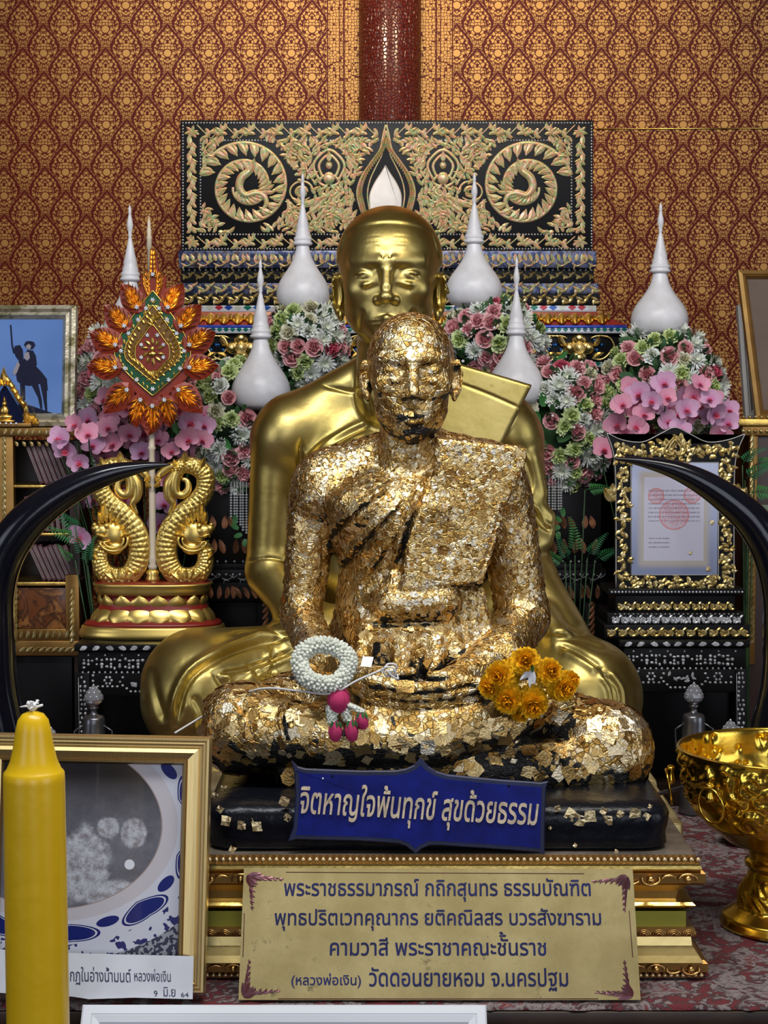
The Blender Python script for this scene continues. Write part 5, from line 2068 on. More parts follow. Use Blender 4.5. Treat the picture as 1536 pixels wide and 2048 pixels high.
mb = MB(); mb.box((a[0], YA - .08, .004), (b[0], YA + .3, a[1])); mb.build('body', BLACKL, altar_back)

# ------------------------------------------------------------------ black stands with inlay either side, under the flowers
for sgn, px0, px1, lab_, Y in ((-1, 372, 560, 'black inlaid stand beside the elbow of the smooth statue, near the dragon stand', 4.98), (1, 1000, 1212, 'black inlaid stand between the smooth statue and the certificate stand', 4.98)):
    st = thing('inlaid_stand', lab_, 'stand', ((pix(px0, 1200, Y).x + pix(px1, 1200, Y).x) / 2, Y, .004), 'inlaid stands under the flowers')
    def blk(name, xa, xb, ya, yb, dy, mat=BLACKL, dep=.24):
        A, B2 = ap(xa, yb, Y + dy), ap(xb, ya, Y + dy)
        z_ = max(A[1], .005)
        mb = MB(); mb.bbox((A[0], Y + dy, z_), (B2[0], Y + dy + dep, B2[1]), .002)
        return mb.build(name, mat, st)
    blk('upper_case', px0 + 14, px1 - 10, 975, 1128, .05)
    blk('top_board', px0, px1, 1140, 1163, -.01)
    blk('neck', px0 + 10, px1 - 8, 1128, 1140, .02)
    blk('frieze', px0 + 8, px1 - 6, 1163, 1203, .012)
    blk('leg', px0 + 10, px0 + 46, 1203, 1560, .02)
    blk('leg', px1 - 46, px1 - 8, 1203, 1560, .02)
    blk('back', px0 + 14, px1 - 12, 1203, 1560, .20, dep=.04)
    mb = MB()
    leafrow(mb, px0 + 4, px1 - 4, 1146, 1152, Y - .01, 13, kind=2)
    leafrow(mb, px0 + 4, px1 - 4, 1154, 1160, Y - .01, 16, kind=1)
    leafrow(mb, px0 + 20, px1 - 14, 1120, 1126, Y + .05, 16, kind=2)
    mb.build('pearl_beads', GREYPEARL, st)
    mb = MB()
    leafrow(mb, px0 + 12, px1 - 10, 1168, 1200, Y + .012, 15, kind=0, seed=4)
    leafrow(mb, px0 + 22, px1 - 16, 1076, 1110, Y + .05, 19, kind=0, seed=7)
    leafrow(mb, px0 + 22, px1 - 16, 1030, 1060, Y + .05, 19, kind=0, seed=9)
    for lx in (px0 + 28, px1 - 27):
        for yy in range(1212, 1290, 13): kk(mb, lx - 8, yy, .6, 22, 4, .8, Y + .02, None, .003)
    mb.build('pearl_inlay', plain('reddish_pearl', (.40, .17, .09), .3, .5, vary=.6, scale=90), st)


# ------------------------------------------------------------------ black tables with grey shell inlay
def shell_table(name, lab_, pxl, pxr, ytop, Y, group=None):
    t = thing(name, lab_, 'table', ((pix(pxl, 1400, Y).x + pix(pxr, 1400, Y).x) / 2, Y, .004))
    s = Y / FPX
    def blk(nm, xa, xb, ya, yb, dy=0.0, dep=.29, z0=None):
        A, B2 = ap(xa, yb, Y + dy), ap(xb, ya, Y + dy)
        mb = MB(); mb.bbox((A[0], Y + dy, z0 if z0 is not None else A[1]), (B2[0], Y + dy + dep, B2[1]), .003)
        return mb.build(nm, BLACKL, t)
    blk('top', pxl, pxr, ytop, ytop + 14)
    blk('frieze', pxl + 8, pxr - 8, ytop + 14, ytop + 56, .01)
    blk('apron', pxl + 10, pxr - 10, ytop + 56, ytop + 104, .012, .02)
    blk('leg', pxl + 4, pxl + 32, ytop + 56, 1600, .008, .05, .004)
    blk('leg', pxr - 32, pxr - 4, ytop + 56, 1600, .008, .05, .004)
    blk('back', pxl + 20, pxr - 20, ytop + 50, 1640, .27, .015, .004)  # dark board added to blacken the gap under the table
    blk('leg', pxl + 12, pxl + 36, ytop + 56, 1600, .235, .05, .004)
    blk('leg', pxr - 36, pxr - 12, ytop + 56, 1600, .235, .05, .004)
    mb = MB()
    rg = random.Random(12)
    leafrow(mb, pxl + 8, pxr - 8, ytop + 2, ytop + 12, Y, 24, kind=0, seed=2, dep=.0015)
    leafrow(mb, pxl + 12, pxr - 12, ytop + 19, ytop + 24, Y + .01, 30, kind=2, dep=.0015)
    for i in range(int((pxr - pxl - 40) / 9)):
        x = pxl + 20 + i * 9 + rg.uniform(-2, 2)
        for yy in (ytop + 31, ytop + 39, ytop + 46):
            if rg.random() < .72:
                xz = ap(x, yy + rg.uniform(-2, 2), Y + .01)
                mb.ball((xz[0], Y + .0095, xz[1]), (rg.uniform(2.4, 4.4) * s, .0014, rg.uniform(2.2, 3.8) * s), 6, 4)
    leafrow(mb, pxl + 12, pxr - 12, ytop + 53, ytop + 59, Y + .01, 11, kind=2, dep=.0015)
    # cloud-shaped apron outline, beaded
    cx_ = (pxl + pxr) / 2; hw = (pxr - pxl) / 2 - 38
    path = [(cx_ - hw, ytop + 62), (cx_ - hw, ytop + 84), (cx_ - hw * .55, ytop + 84), (cx_ - hw * .45, ytop + 66), (cx_ - hw * .45, ytop + 82), (cx_ - hw * .3, ytop + 94), (cx_ + hw * .3, ytop + 94), (cx_ + hw * .45, ytop + 82), (cx_ + hw * .45, ytop + 66), (cx_ + hw * .55, ytop + 84), (cx_ + hw, ytop + 84), (cx_ + hw, ytop + 62)]
    for i in range(len(path) - 1):
        (xa, ya), (xb, yb) = path[i], path[i + 1]
        n_ = max(1, int(math.hypot(xb - xa, yb - ya) / 9))
        for k in range(n_):
            xz = ap(xa + (xb - xa) * k / n_, ya + (yb - ya) * k / n_, Y + .012)
            mb.ball((xz[0], Y + .0115, xz[1]), (3.2 * s, .0015, 2.6 * s), 6, 4)
    for i in range(9):
        kk(mb, cx_ - hw * .36 + rg.uniform(0, hw * .72), ytop + 74 + rg.uniform(-6, 10), rg.uniform(0, 6), 11, 3.2, .5, Y + .012, None, .0015)
    for fx_ in (-.72, .72):
        for q_ in range(6):
            xz = ap(cx_ + fx_ * hw + 7 * math.cos(q_ * PI / 3), ytop + 72 + 7 * math.sin(q_ * PI / 3), Y + .012)
            mb.ball((xz[0], Y + .0115, xz[1]), (3 * s, .0015, 3 * s), 6, 4)
    for lx in (pxl + 18, pxr - 18):
        for i in range(16):
            yy = ytop + 66 + i * 9
            for dx in (-4, 4):
                if rg.random() < .85:
                    xz = ap(lx + dx + rg.uniform(-2, 2), yy, Y + .008)
                    mb.ball((xz[0], Y + .0075, xz[1]), (rg.uniform(2, 3.6) * s, .0015, rg.uniform(2.4, 4) * s), 6, 4)
        xz0, xz1 = ap(lx - 9, ytop + 66, Y + .008), ap(lx - 7, ytop + 200, Y + .008)
        mb.tube([(xz0[0], Y + .0075, xz0[1]), (xz1[0], Y + .0075, xz1[1])], .0009, 4)
    mb.build('shell_inlay', GREYPEARL, t)
    return t


YT = 4.62
shell_table('shell_inlaid_table', 'black shell-inlaid table under the gold dragon stand', 148, 440, 1289, YT)
shell_table('shell_inlaid_table', 'black shell-inlaid table under the framed certificate stand', 1238, 1500, 1281, YT)
# ------------------------------------------------------------------ white spired urns
nt = NT('white_glaze')
_co = nt.coords('Object')
GLAZE = nt.done(nt.mix(nt.noise(_co, 30.0, 4.0).smooth(.3, .7), (.70, .67, .68), (.78, .76, .78)), .35, 0.0, nt.bump(nt.sep(_co)[2] * 900.0, .03, .001))


def urn(px, y_top, y_bot, w, Y, lab_, foot=None):
    """w = greatest width in picture units"""
    s = Y / FPX
    c = pix(px, y_bot, Y)
    H = zat(y_top, Y) - c.z
    t = thing('spired_urn', lab_, 'urn', (c.x, Y, c.z), 'white spired urns')
    R = w * s / 2
    body = [(.55, 0), (.80, .02), (.93, .055), (1.0, .105), (.985, .15), (.92, .195), (.80, .24), (.62, .29), (.46, .34), (.34, .39), (.27, .44), (.235, .475)]
    mb = MB(); mb.lathe([(r * R, z * H) for r, z in sm2(body)], (c.x, Y, c.z), 48); mb.build('urn_body', GLAZE, t)
    sp = [(.235, .470), (.36, .478), (.37, .492), (.30, .500), (.34, .512), (.34, .528), (.28, .536), (.29, .55), (.27, .565), (.24, .575), (.245, .60), (.17, .66), (.11, .72), (.075, .755), (.05, .775), (.075, .785), (.06, .797), (.085, .82), (.115, .85), (.10, .88), (.06, .915), (.045, .935), (.065, .945), (.05, .955), (.06, .967), (.035, .98), (.0, 1.0)]
    mb = MB(); mb.lathe([(r * R, z * H) for r, z in sp], (c.x, Y, c.z), 32); mb.build('spire', GLAZE, t)
    zf = foot if foot is not None else c.z - .11
    mb = MB(); mb.lathe([(.034, zf), (.034, zf + .01), (.018, zf + .02), (.018, c.z - .01), (.04, c.z + .002)], (c.x, Y, 0), 20); mb.build('foot', DARKW, t)
    return t


ZST = zat(975, 5.03) + .001


def sm2(pts, n=40):
    return [(max(0, v.x), v.y) for v in smoothline([(a, b, 0) for a, b in pts], n)]


YU = 5.14
urn(262, 408, 700, 112, YU, 'white spired urn half hidden behind the red and gold leaf-shaped fan')
urn(522, 516, 820, 118, 5.04, 'white spired urn beside the bare shoulder of the smooth statue', ZST)
urn(606, 344, 622, 105, 5.20, 'white spired urn beside the smooth head, on the fan side')
urn(948, 344, 614, 112, 5.20, 'white spired urn beside the smooth head, on the cloth-shouldered side')
urn(1032, 512, 810, 112, 5.04, 'white spired urn behind the folded shoulder cloth of the smooth statue', ZST)
urn(1319, 404, 672, 114, YU, 'white spired urn above the certificate stand, clear of the altar')

# ------------------------------------------------------------------ flowers
def fmat(name, c1, c2, rough=.6):
    nt = NT(name)
    _co = nt.coords('Object')
    r = nt.sep(_co)
    rr2 = (r[0] * r[0] + r[1] * r[1]).sqrt()
    f = (rr2 * 45.0).min(1.0) * .7 + nt.noise(_co, 120.0, 2.0) * .3
    return nt.done(nt.mix(f, c1, c2), rough, 0.0, Specular_IOR_Level=.2)


PINKR = fmat('pink_rose_petal', (.82, .29, .33), (.88, .52, .52))
DEEPR = fmat('deep_pink_petal', (.55, .04, .10), (.68, .18, .23))
PALEG = fmat('pale_green_petal', (.46, .58, .14), (.66, .74, .40))
CREAMF = fmat('cream_petal', (.70, .66, .36), (.72, .70, .58))
WHITEF = fmat('white_petal', (.70, .74, .56), (.84, .85, .84))
ORCH = fmat('orchid_petal', (.55, .06, .28), (.66, .42, .58))
ORCHP = fmat('pink_orchid_petal', (.62, .10, .25), (.74, .36, .46))
LEAFG = plain('dark_green_leaf', (.035, .10, .03), .5, vary=.5, scale=60)
LEAFL = plain('fresh_green_leaf', (.05, .22, .05), .5, vary=.4, scale=60)


def petal(mb, ang, tilt, L, W, cup=.3, r0=.0, z0=.0, nu=4, nv=3, mi=0, ruf=0.0, rg=None, tip=1.0):
    """a cupped petal leaving the axis (z) at tilt from horizontal"""
    V = []
    for i in range(nu + 1):
        t = i / nu
        w = W * (math.sin(PI * (.12 + .80 * t)) ** .7) * (1 if t < .99 else tip)
        for j in range(nv + 1):
            u = (j / nv - .5) * 2
            a = tilt + cup * t * 1.6
            rr_ = r0 + L * (t * math.cos(tilt + cup * t * .8))
            z = z0 + L * (t * math.sin(tilt + cup * t * .8)) + abs(u) ** 2 * w * cup * .6
            if ruf and rg: z += rg.uniform(-ruf, ruf) * t; rr_ += rg.uniform(-ruf, ruf) * t
            x = rr_; y = u * w
            V.append(Vector((x * math.cos(ang) - y * math.sin(ang), x * math.sin(ang) + y * math.cos(ang), z)))
    F_ = [(i * (nv + 1) + j, (i + 1) * (nv + 1) + j, (i + 1) * (nv + 1) + j + 1, i * (nv + 1) + j + 1) for i in range(nu) for j in range(nv)]
    mb.add(V, F_, mi, True)


def proto(name, mb, mats):
    """mesh only; used through copies"""
    me = bpy.data.meshes.new(name)
    me.from_pydata([tuple(v) for v in mb.V], [], mb.F)
    me.polygons.foreach_set('use_smooth', [True] * len(mb.F))
    me.polygons.foreach_set('material_index', mb.M)
    me.update()
    for m in mats: me.materials.append(m)
    return me


def rose_mesh(name, mat, seed):
    rg = random.Random(seed); mb = MB()
    for ring, (n_, tilt, L, r0, z0) in enumerate(((3, 1.35, .017, .001, 0), (4, 1.15, .019, .003, -.001), (5, .80, .022, .005, -.003), (6, .35, .024, .006, -.006))):
        for i in range(n_):
            petal(mb, 2 * PI * (i + ring * .37) / n_ + rg.uniform(-.15, .15), tilt, L, .011 + .0015 * ring, .42, r0, z0, ruf=.0008, rg=rg)
    return proto(name, mb, [mat])


def carn_mesh(name, mat, seed):
    rg = random.Random(seed); mb = MB()
    for ring in range(4):
        for i in range(9):
            petal(mb, 2 * PI * (i + ring * .5) / 9 + rg.uniform(-.2, .2), .15 + ring * .36, .024 - ring * .003, .0095, .12, .001, -.002 + ring * .002, ruf=.003, rg=rg, tip=1.5)
    return proto(name, mb, [mat])


def mum_mesh(name, mat, seed, n_=26, L0=.032):
    rg = random.Random(seed); mb = MB()
    for ring in range(4):
        for i in range(n_ - ring * 3):
            petal(mb, 2 * PI * (i + rg.random()) / (n_ - ring * 3), -.25 + ring * .38 + rg.uniform(-.1, .1), L0 * rg.uniform(.8, 1.1) - ring * .004, .0024, .30, .002, ring * .002, nu=3, nv=1, rg=rg)
    mb.ball((0, 0, .003), (.007, .007, .005), 8, 5)
    return proto(name, mb, [mat])


def orchid_mesh(name, mat, seed, big=1.0):
    rg = random.Random(seed); mb = MB()
    for i, (a, L, W) in enumerate(((PI / 2, .036, .014), (PI / 2 + 2.15, .034, .013), (PI / 2 - 2.15, .034, .013), (PI / 2 + 1.05, .040, .022), (PI / 2 - 1.05, .040, .022))):
        petal(mb, a, .22 + rg.uniform(-.1, .15), L * big, W * big, .16, .002, 0, nu=5, nv=4, rg=rg)
    petal(mb, -PI / 2, .7, .018, .010, .5, .001, .002, mi=1)
    petal(mb, -PI / 2 + .7, .9, .013, .007, .5, .001, .002, mi=1)
    petal(mb, -PI / 2 - .7, .9, .013, .007, .5, .001, .002, mi=1)
    mb.ball((0, 0, .006), .004, 6, 5, 1)
    return proto(name, mb, [mat, DEEPR])


def leaf_mesh(name, mat, L=.05, W=.014):
    mb = MB()
    petal(mb, 0, .15, L, W, .22, 0, 0, nu=6, nv=4)
    return proto(name, mb, [mat])


P_ROSE = [rose_mesh('rose', PINKR, 1), rose_mesh('rose', PINKR, 2), rose_mesh('rose', DEEPR, 3)]
P_CARN = [carn_mesh('carnation', PALEG, 4), carn_mesh('carnation', PALEG, 5), carn_mesh('carnation', CREAMF, 6), carn_mesh('carnation', WHITEF, 7), carn_mesh('carnation', PINKR, 15)]
P_MUM = [mum_mesh('chrysanthemum', WHITEF, 8), mum_mesh('chrysanthemum', WHITEF, 9)]
P_ORCH = [orchid_mesh('orchid_bloom', ORCH, 10), orchid_mesh('orchid_bloom', ORCHP, 11), orchid_mesh('orchid_bloom', ORCHP, 12)]
P_LEAF = [leaf_mesh('leaf', LEAFG), leaf_mesh('leaf', LEAFL, .04, .012)]


def put(me, name, parent, pos, nrm, scale, spin):
    o = bpy.data.objects.new(name, me)
    COL.objects.link(o)
    o.parent = parent
    z = Vector(nrm).normalized()
    qd = z.to_track_quat('Z', 'Y')
    M = Matrix.Translation(Vector(pos) - Vector(OFF[parent.name])) @ qd.to_matrix().to_4x4() @ Matrix.Rotation(spin, 4, 'Z') @ Matrix.Scale(scale, 4)
    o.matrix_local = M
    return o


def mound(lab_, px, py, rx, ry, Y, seed, n_, base=None, avoid=None, dens=23.0):
    """dome of mixed flowers; centre and radii in picture units; base = height of what it stands on; avoid = the urn standing in it"""
    s = Y / FPX
    c = pix(px, py, Y)
    rg = random.Random(seed)
    zb_ = base if base is not None else .005
    t = thing('flower_arrangement', lab_, 'flowers', (c.x, Y, zb_), 'flower arrangements round the statues')

    def blocked(P_, m=1.0):
        if not avoid: return False
        a, b_ = proj(np.array([P_]))
        return ((a[0] - avoid[0]) / (avoid[2] * m)) ** 2 + ((b_[0] - avoid[1]) / (avoid[3] * m)) ** 2 < 1
    mb = MB()
    mb.ball((c.x, Y + .02, c.z), (rx * s * .84, .070, ry * s * .84), 18, 12)
    mb.V = [(v[0], v[1] + (.12 if blocked(v, 1.1) and v[1] < Y + .05 else 0), max(v[2], zb_ + .003)) for v in mb.V]
    mb.build('foliage_core', LEAFG, t)
    mb = MB()
    zf = max(c.z - ry * s * .7, zb_ + .03)
    if base is None:
        mb.lathe([(.030, zb_), (.030, zb_ + .01), (.018, zb_ + .03), (.016, zf - .03), (.05, zf), (.05, zf + .02)], (c.x, Y + .01, 0), 20)
    else:
        mb.lathe([(.07, zb_), (.07, zb_ + .012), (.04, zf)], (c.x, Y + .01, 0), 20)
    mb.build('stand', DARKW, t)
    pts = []
    tries = 0
    while len(pts) < n_ and tries < 9000:
        tries += 1
        a = rg.uniform(-PI, PI); v = rg.uniform(-.92, 1.0)
        hz = math.sqrt(max(0, 1 - v * v))
        d = Vector((hz * math.sin(a), -abs(hz * math.cos(a)) * (1 if rg.random() < .93 else -.3), v))
        P_ = Vector((c.x + d.x * rx * s, Y + d.y * .115, c.z + d.z * ry * s))
        if blocked(P_) or P_.z < zb_: continue
        if any((P_ - p).length < dens * s for p, _, _ in pts): continue
        nn = Vector((d.x / rx, d.y / (.115 / s), d.z / ry)).normalized()
        pts.append((P_, nn, rg.random()))
    for P_, nn, k in pts:
        nn = (nn + Vector((rg.uniform(-.25, .25), -.35, rg.uniform(-.2, .25)))).normalized()
        sc_ = s / (5.14 / FPX)
        if k < .27: put(P_ROSE[rg.choice((0, 0, 0, 1, 1, 1, 2))], 'rose', t, P_, nn, rg.uniform(.86, 1.15), rg.uniform(0, 6))
        elif k < .68: put(P_CARN[rg.choice((0, 0, 1, 2, 3, 4))], 'carnation', t, P_, nn, rg.uniform(.95, 1.2), rg.uniform(0, 6))
        elif k < .90: put(rg.choice(P_MUM), 'chrysanthemum', t, P_, nn, rg.uniform(.90, 1.2), rg.uniform(0, 6))
        else: put(rg.choice(P_LEAF), 'leaf', t, P_, nn, rg.uniform(.7, 1.0), rg.uniform(0, 6))
    # small leaves and berries between the blooms
    mb = MB(); mw = MB()
    for i in range(int(n_ * 1.6)):
        a = rg.uniform(-1.4, 1.4); v = rg.uniform(-.95, .98); hz = math.sqrt(max(0, 1 - v * v))
        d = Vector((hz * math.sin(a), -hz * math.cos(a), v))
        P_ = Vector((c.x + d.x * rx * s * .97, Y + d.y * .112, c.z + d.z * ry * s * .97))
        if blocked(P_, 1.2) or P_.z < zb_: continue
        mb2 = MB(); petal(mb2, 0, .3, .034, .008, .2)
        M = Matrix.Translation(P_) @ (d + Vector((rg.uniform(-.8, .8), -.1, rg.uniform(-.8, .8)))).to_track_quat('X', 'Z').to_matrix().to_4x4()
        mb.add([M @ Vector(v_) for v_ in mb2.V], mb2.F, 0, True)
        if i % 3 == 0: mw.ball(P_ + d * .012, .0048, 6, 4)
    o = mb.build('foliage', LEAFG, t); o['kind'] = 'stuff'
    o = mw.build('buds', WHITEF, t); o['kind'] = 'stuff'
    return t, c


zst = zat(975, 5.03) + .001
mound('flower dome behind the leaf-shaped fan, near the horse rider picture', 272, 800, 122, 165, 5.10, 1, 120, None, (262, 650, 62, 52))
mound('flower dome under the spired urn above the certificate stand', 1324, 800, 118, 146, 5.12, 2, 120, None, (1319, 618, 62, 54))
mound('small flower dome under the urn beside the smooth head, fan side', 612, 695, 76, 92, 5.20, 3, 74, None, (606, 570, 56, 50))
mound('small flower dome under the urn beside the smooth head, cloth-shouldered side', 985, 690, 96, 88, 5.20, 4, 82, None, (948, 560, 60, 52))
t1, c1 = mound('flower dome between the fan and the bare shoulder of the smooth statue', 478, 862, 84, 138, 5.09, 5, 104, zst, (522, 768, 64, 56))
t2, c2 = mound('flower dome between the far arm of the smooth statue and the certificate stand', 1126, 850, 94, 134, 5.09, 6, 112, zst, (1032, 758, 62, 56))
# strung white bead tassels hanging below the two near domes
BEADW = plain('white_flower_beads', (.55, .56, .56), .6, vary=.2)
for t, xs, yt in ((t1, range(462, 496, 6), 990), (t2, range(1098, 1126, 6), 975)):
    for i, x in enumerate(xs):
        mb = MB()
        ln = 46 + (abs(i - 2) * 3 if t is t2 else i * 6)
        for k in range(int(ln / 5)):
            p = pix(x + (i % 2), yt + k * 5.4, 4.90)
            mb.ball(p, (.0040, .0040, .0034), 6, 4)
        mb.tube([pix(x + (i % 2), yt - 26, 4.91), pix(x + (i % 2), yt + ln, 4.90)], .0009, 4)
        mb.build('bead_tassel', BEADW, t)
    for k in range(4):
        put(P_LEAF[1], 'leaf', t, pix(xs[0] + 8 + (k * 7 if t is t1 else -k * 3 + 20), yt + 58 + k * 10, 4.895), (0, -1, .3), .6, 1.6 + k)


def orchids(lab_, px, py, rx, ry, Y, seed, n_, pinkfrac, extra=()):
    rg = random.Random(seed)
    s = Y / FPX
    c = pix(px, py, Y)
    t = thing('orchid_spray', lab_, 'flowers', (c.x, Y, .005))
    base = Vector((c.x, Y + .05, .012))
    mb = MB(); mb.lathe([(.05, .005), (.055, .05), (.035, .16), (.03, .22), (.04, .25)], (c.x, Y + .05, 0), 20); mb.build('vase', DARKW, t)
    pts = []
    tries = 0
    for e in extra: pts.append(pix(e[0], e[1], Y - .02 if e[0] > 180 else 4.785))
    while len(pts) < n_ and tries < 5000:
        tries += 1
        a = rg.uniform(0, 2 * PI); r = math.sqrt(rg.random())
        P_ = pix(px + rx * r * math.cos(a), py + ry * r * math.sin(a), Y + rg.uniform(-.09, .03))
        if proj(np.array([P_]))[0][0] < 172: continue
        if any((P_ - p).length < 27 * s for p in pts): continue
        pts.append(P_)
    mb = MB()
    for i, P_ in enumerate(pts):
        d = Vector(((P_.x - c.x) * 1.6, -1.0, (P_.z - c.z) * .9 + .15))
        pk = rg.random() < pinkfrac
        put(rg.choice(P_ORCH[1:]) if pk else P_ORCH[0], 'orchid_bloom', t, P_, d + Vector((rg.uniform(-.5, .5), 0, rg.uniform(-.5, .4))), rg.uniform(.72, .98), rg.uniform(-.7, .7))
        if i % 3 == 0 or i < len(extra):
            mb.tube([P_ + Vector((0, .012, 0)), P_ + Vector((0, .04, -.05)), (P_ + base) / 2 + Vector((0, .03, .0)), base + Vector((0, 0, .2))], .0022, 5)
    mb.build('stems', LEAFG, t)
    return t


orchids('pink and mauve orchids behind the gold dragon stand', 290, 862, 128, 74, 4.96, 7, 50, .55, ((152, 850), (132, 900), (158, 925), (205, 905), (145, 985), (190, 1000), (160, 1075), (335, 960), (330, 1010), (250, 1000), (322, 1050), (120, 880), (175, 870)))
orchids('pink and mauve orchids above the framed certificate', 1343, 812, 118, 52, 4.93, 8, 34, .5, ((1235, 850), (1250, 870), (1455, 848), (1440, 870), (1210, 900)))


def fern(mb, p0, ang, L, Y, up=0.0, n_=13):
    """a frond; p0 in picture units"""
    s = Y / FPX
    rg = random.Random(int(p0[0] * 7 + p0[1]))
    prev = None
    sp = []
    for i in range(n_ + 1):
        t = i / n_
        x = p0[0] + L * t * math.cos(ang - up * t); y = p0[1] - L * t * math.sin(ang - up * t)
        p = pix(x, y, Y - .05 * math.sin(t * 2))
        sp.append(p)
        if i > 1:
            for sg in (1, -1):
                ll = L * .30 * (1 - t * .75) * s
                a2 = ang - up * t + sg * 1.05
                d = Vector((math.cos(a2), -.15, math.sin(a2)))
                nrm = Vector((0, -1, .2)); w = nrm.cross(d).normalized() * ll * .16
                mb.add([p, p + d * ll * .5 + w, p + d * ll + Vector((0, 0, -.004)), p + d * ll * .5 - w], [(0, 1, 2, 3)], 0, False)
    mb.tube(sp, .0013, 4)


for lab_, Y, base, fr in (('green fern fronds in the dark gap beside the far arm of the smooth statue', 4.86, (1160, 1110), (((1140, 1120), 2.2, 60, .2), ((1150, 1110), 1.5, 75, -.2), ((1175, 1115), 1.1, 62, .2), ((1130, 1125), 2.8, 50, .4), ((1190, 1120), .7, 60, .3), ((1170, 980), .3, 60, .3))),
                          ('green fern fronds beside the certificate stand, under the tilted portrait', 4.86, (1515, 1000), (((1490, 960), .9, 70, .5), ((1500, 985), .2, 75, .4), ((1485, 930), 1.2, 60, .6), ((1510, 930), .5, 60, .5), ((1495, 1010), -.2, 60, .3))),
                          ('green leaves beside the dragon stand, in front of the bookcase', 4.80, (196, 1100), (((165, 1060), 2.7, 75, .3), ((160, 1075), 3.0, 70, .2), ((170, 1110), 2.2, 60, .3), ((150, 1120), 2.6, 46, .2), ((175, 1130), 1.6, 60, .3)))):
    c = pix(base[0], base[1], Y)
    PY_ = 4.945
    c.y = PY_
    t = thing('fern', lab_, 'plant', (c.x, PY_, .005))
    mb = MB(); mb.lathe([(.016, .005), (.022, .06), (.017, .07)], (c.x, PY_, 0), 14); mb.build('pot', DARKW, t)
    mb = MB()
    for k_, (p0, a, L, u) in enumerate(fr):
        p = pix(p0[0], p0[1], Y)
        mb.tube([Vector((c.x, PY_, .06)), (Vector((c.x, PY_, .06)) + p) / 2 + Vector((0, .02, 0)), p], .0018, 5)
    mb.build('stems', LEAFG, t)
    for k_, (p0, a, L, u) in enumerate(fr):
        mb = MB(); fern(mb, p0, a, L, Y, u); mb.build('frond', LEAFL if k_ % 2 else plain('fern_green', (.02, .16, .05), .5, vary=.3), t)

# ------------------------------------------------------------------ black tusks
nt = NT('polished_black_horn')
_co = nt.coords('Object')
TUSKM = nt.done((.004, .0045, .009), .16, 0.0, nt.bump(nt.noise(_co, 9.0, 3.0), .15, .01), Specular_IOR_Level=.5)
YK = 4.12
for lab_, pts in (('great curved black tusk whose tip crosses the gold dragon stand', ((66, 1676, 50), (35, 1560, 47), (6, 1450, 46), (-9, 1370, 45), (-13, 1280, 44), (-13, 1190, 43), (35 - 30, 1115, 42), (46, 1052, 39), (98, 1006, 34), (160, 970, 27), (225, 946, 20), (285, 934, 11), (325, 930, 4.5), (341, 929, 1.2))),
                  ('great curved black tusk whose tip crosses the framed certificate', ((1478, 1676, 50), (1520, 1560, 47), (1549, 1450, 46), (1566, 1370, 45), (1570, 1280, 44), (1566, 1190, 42), (1546, 1110, 40), (1508, 1046, 36), (1458, 1000, 31), (1402, 963, 25), (1345, 938, 18), (1285, 924, 10), (1245, 919, 4.5), (1225, 917, 1.2)))):
    L = smoothline([(a, b, r) for a, b, r in pts], 70)
    P3 = [pix(v.x, v.y, YK) for v in L]
    zmin = P3[0].z
    P3 = [Vector((p.x, YK, max(p.z, .008 + .0))) for p in P3]
    mb = MB(); mb.tube(P3, [max(.001, v.z * YK / FPX) for v in L], 28)
    zl = min(v[2] for v in mb.V)
    mb.V = [(v[0], v[1], max(v[2], .006)) for v in mb.V]
    o = mb.build('black_tusk', TUSKM)
    tag(o, lab_, 'tusk', 'pair of black tusks')

# ------------------------------------------------------------------ gold dragon stand
YD = 4.80
sD = YD / FPX
zt_ = zat(1289, YT) + .0005
YD = 4.80
dx0 = pix(306, 1200, YD).x
std = thing('dragon_stand', 'gold lotus stand with two scaly dragons holding the leaf-shaped fan', 'stand', (dx0, YD, zt_))
PALEGOLD = plain('satin_gold_paint', (.84, .60, .17), .33, .92, vary=.12)
zD = lambda y: zat(y, YD)
off_ = zt_ - zD(1286)
def dl(mb, prof, **k):
    mb.lathe([(r * sD, zD(y) + off_ * max(0, (y - 1160) / 126)) for r, y in prof], (dx0, YD, 0), 72, sx=1.0, sy=.56, pw=2.6, **k)
mb = MB(); dl(mb, [(146, 1286), (148, 1278), (146, 1270), (143, 1266), (143, 1262), (138, 1258)]); mb.build('foot', PALEGOLD, std)
mb = MB(); dl(mb, [(139, 1259), (135, 1252), (118, 1246), (108, 1215), (100, 1200), (104, 1185), (112, 1180)]); mb.build('red_core', REDLAC, std)
mb = MB(); dl(mb, [(104, 1190), (113, 1188), (114, 1184), (117, 1178), (116, 1172), (120, 1168), (119, 1164)]); mb.build('upper_rim', PALEGOLD, std)
mb = MB(); dl(mb, [(117, 1166), (114, 1163), (2, 1162)]); mb.build('red_top', REDLAC, std)
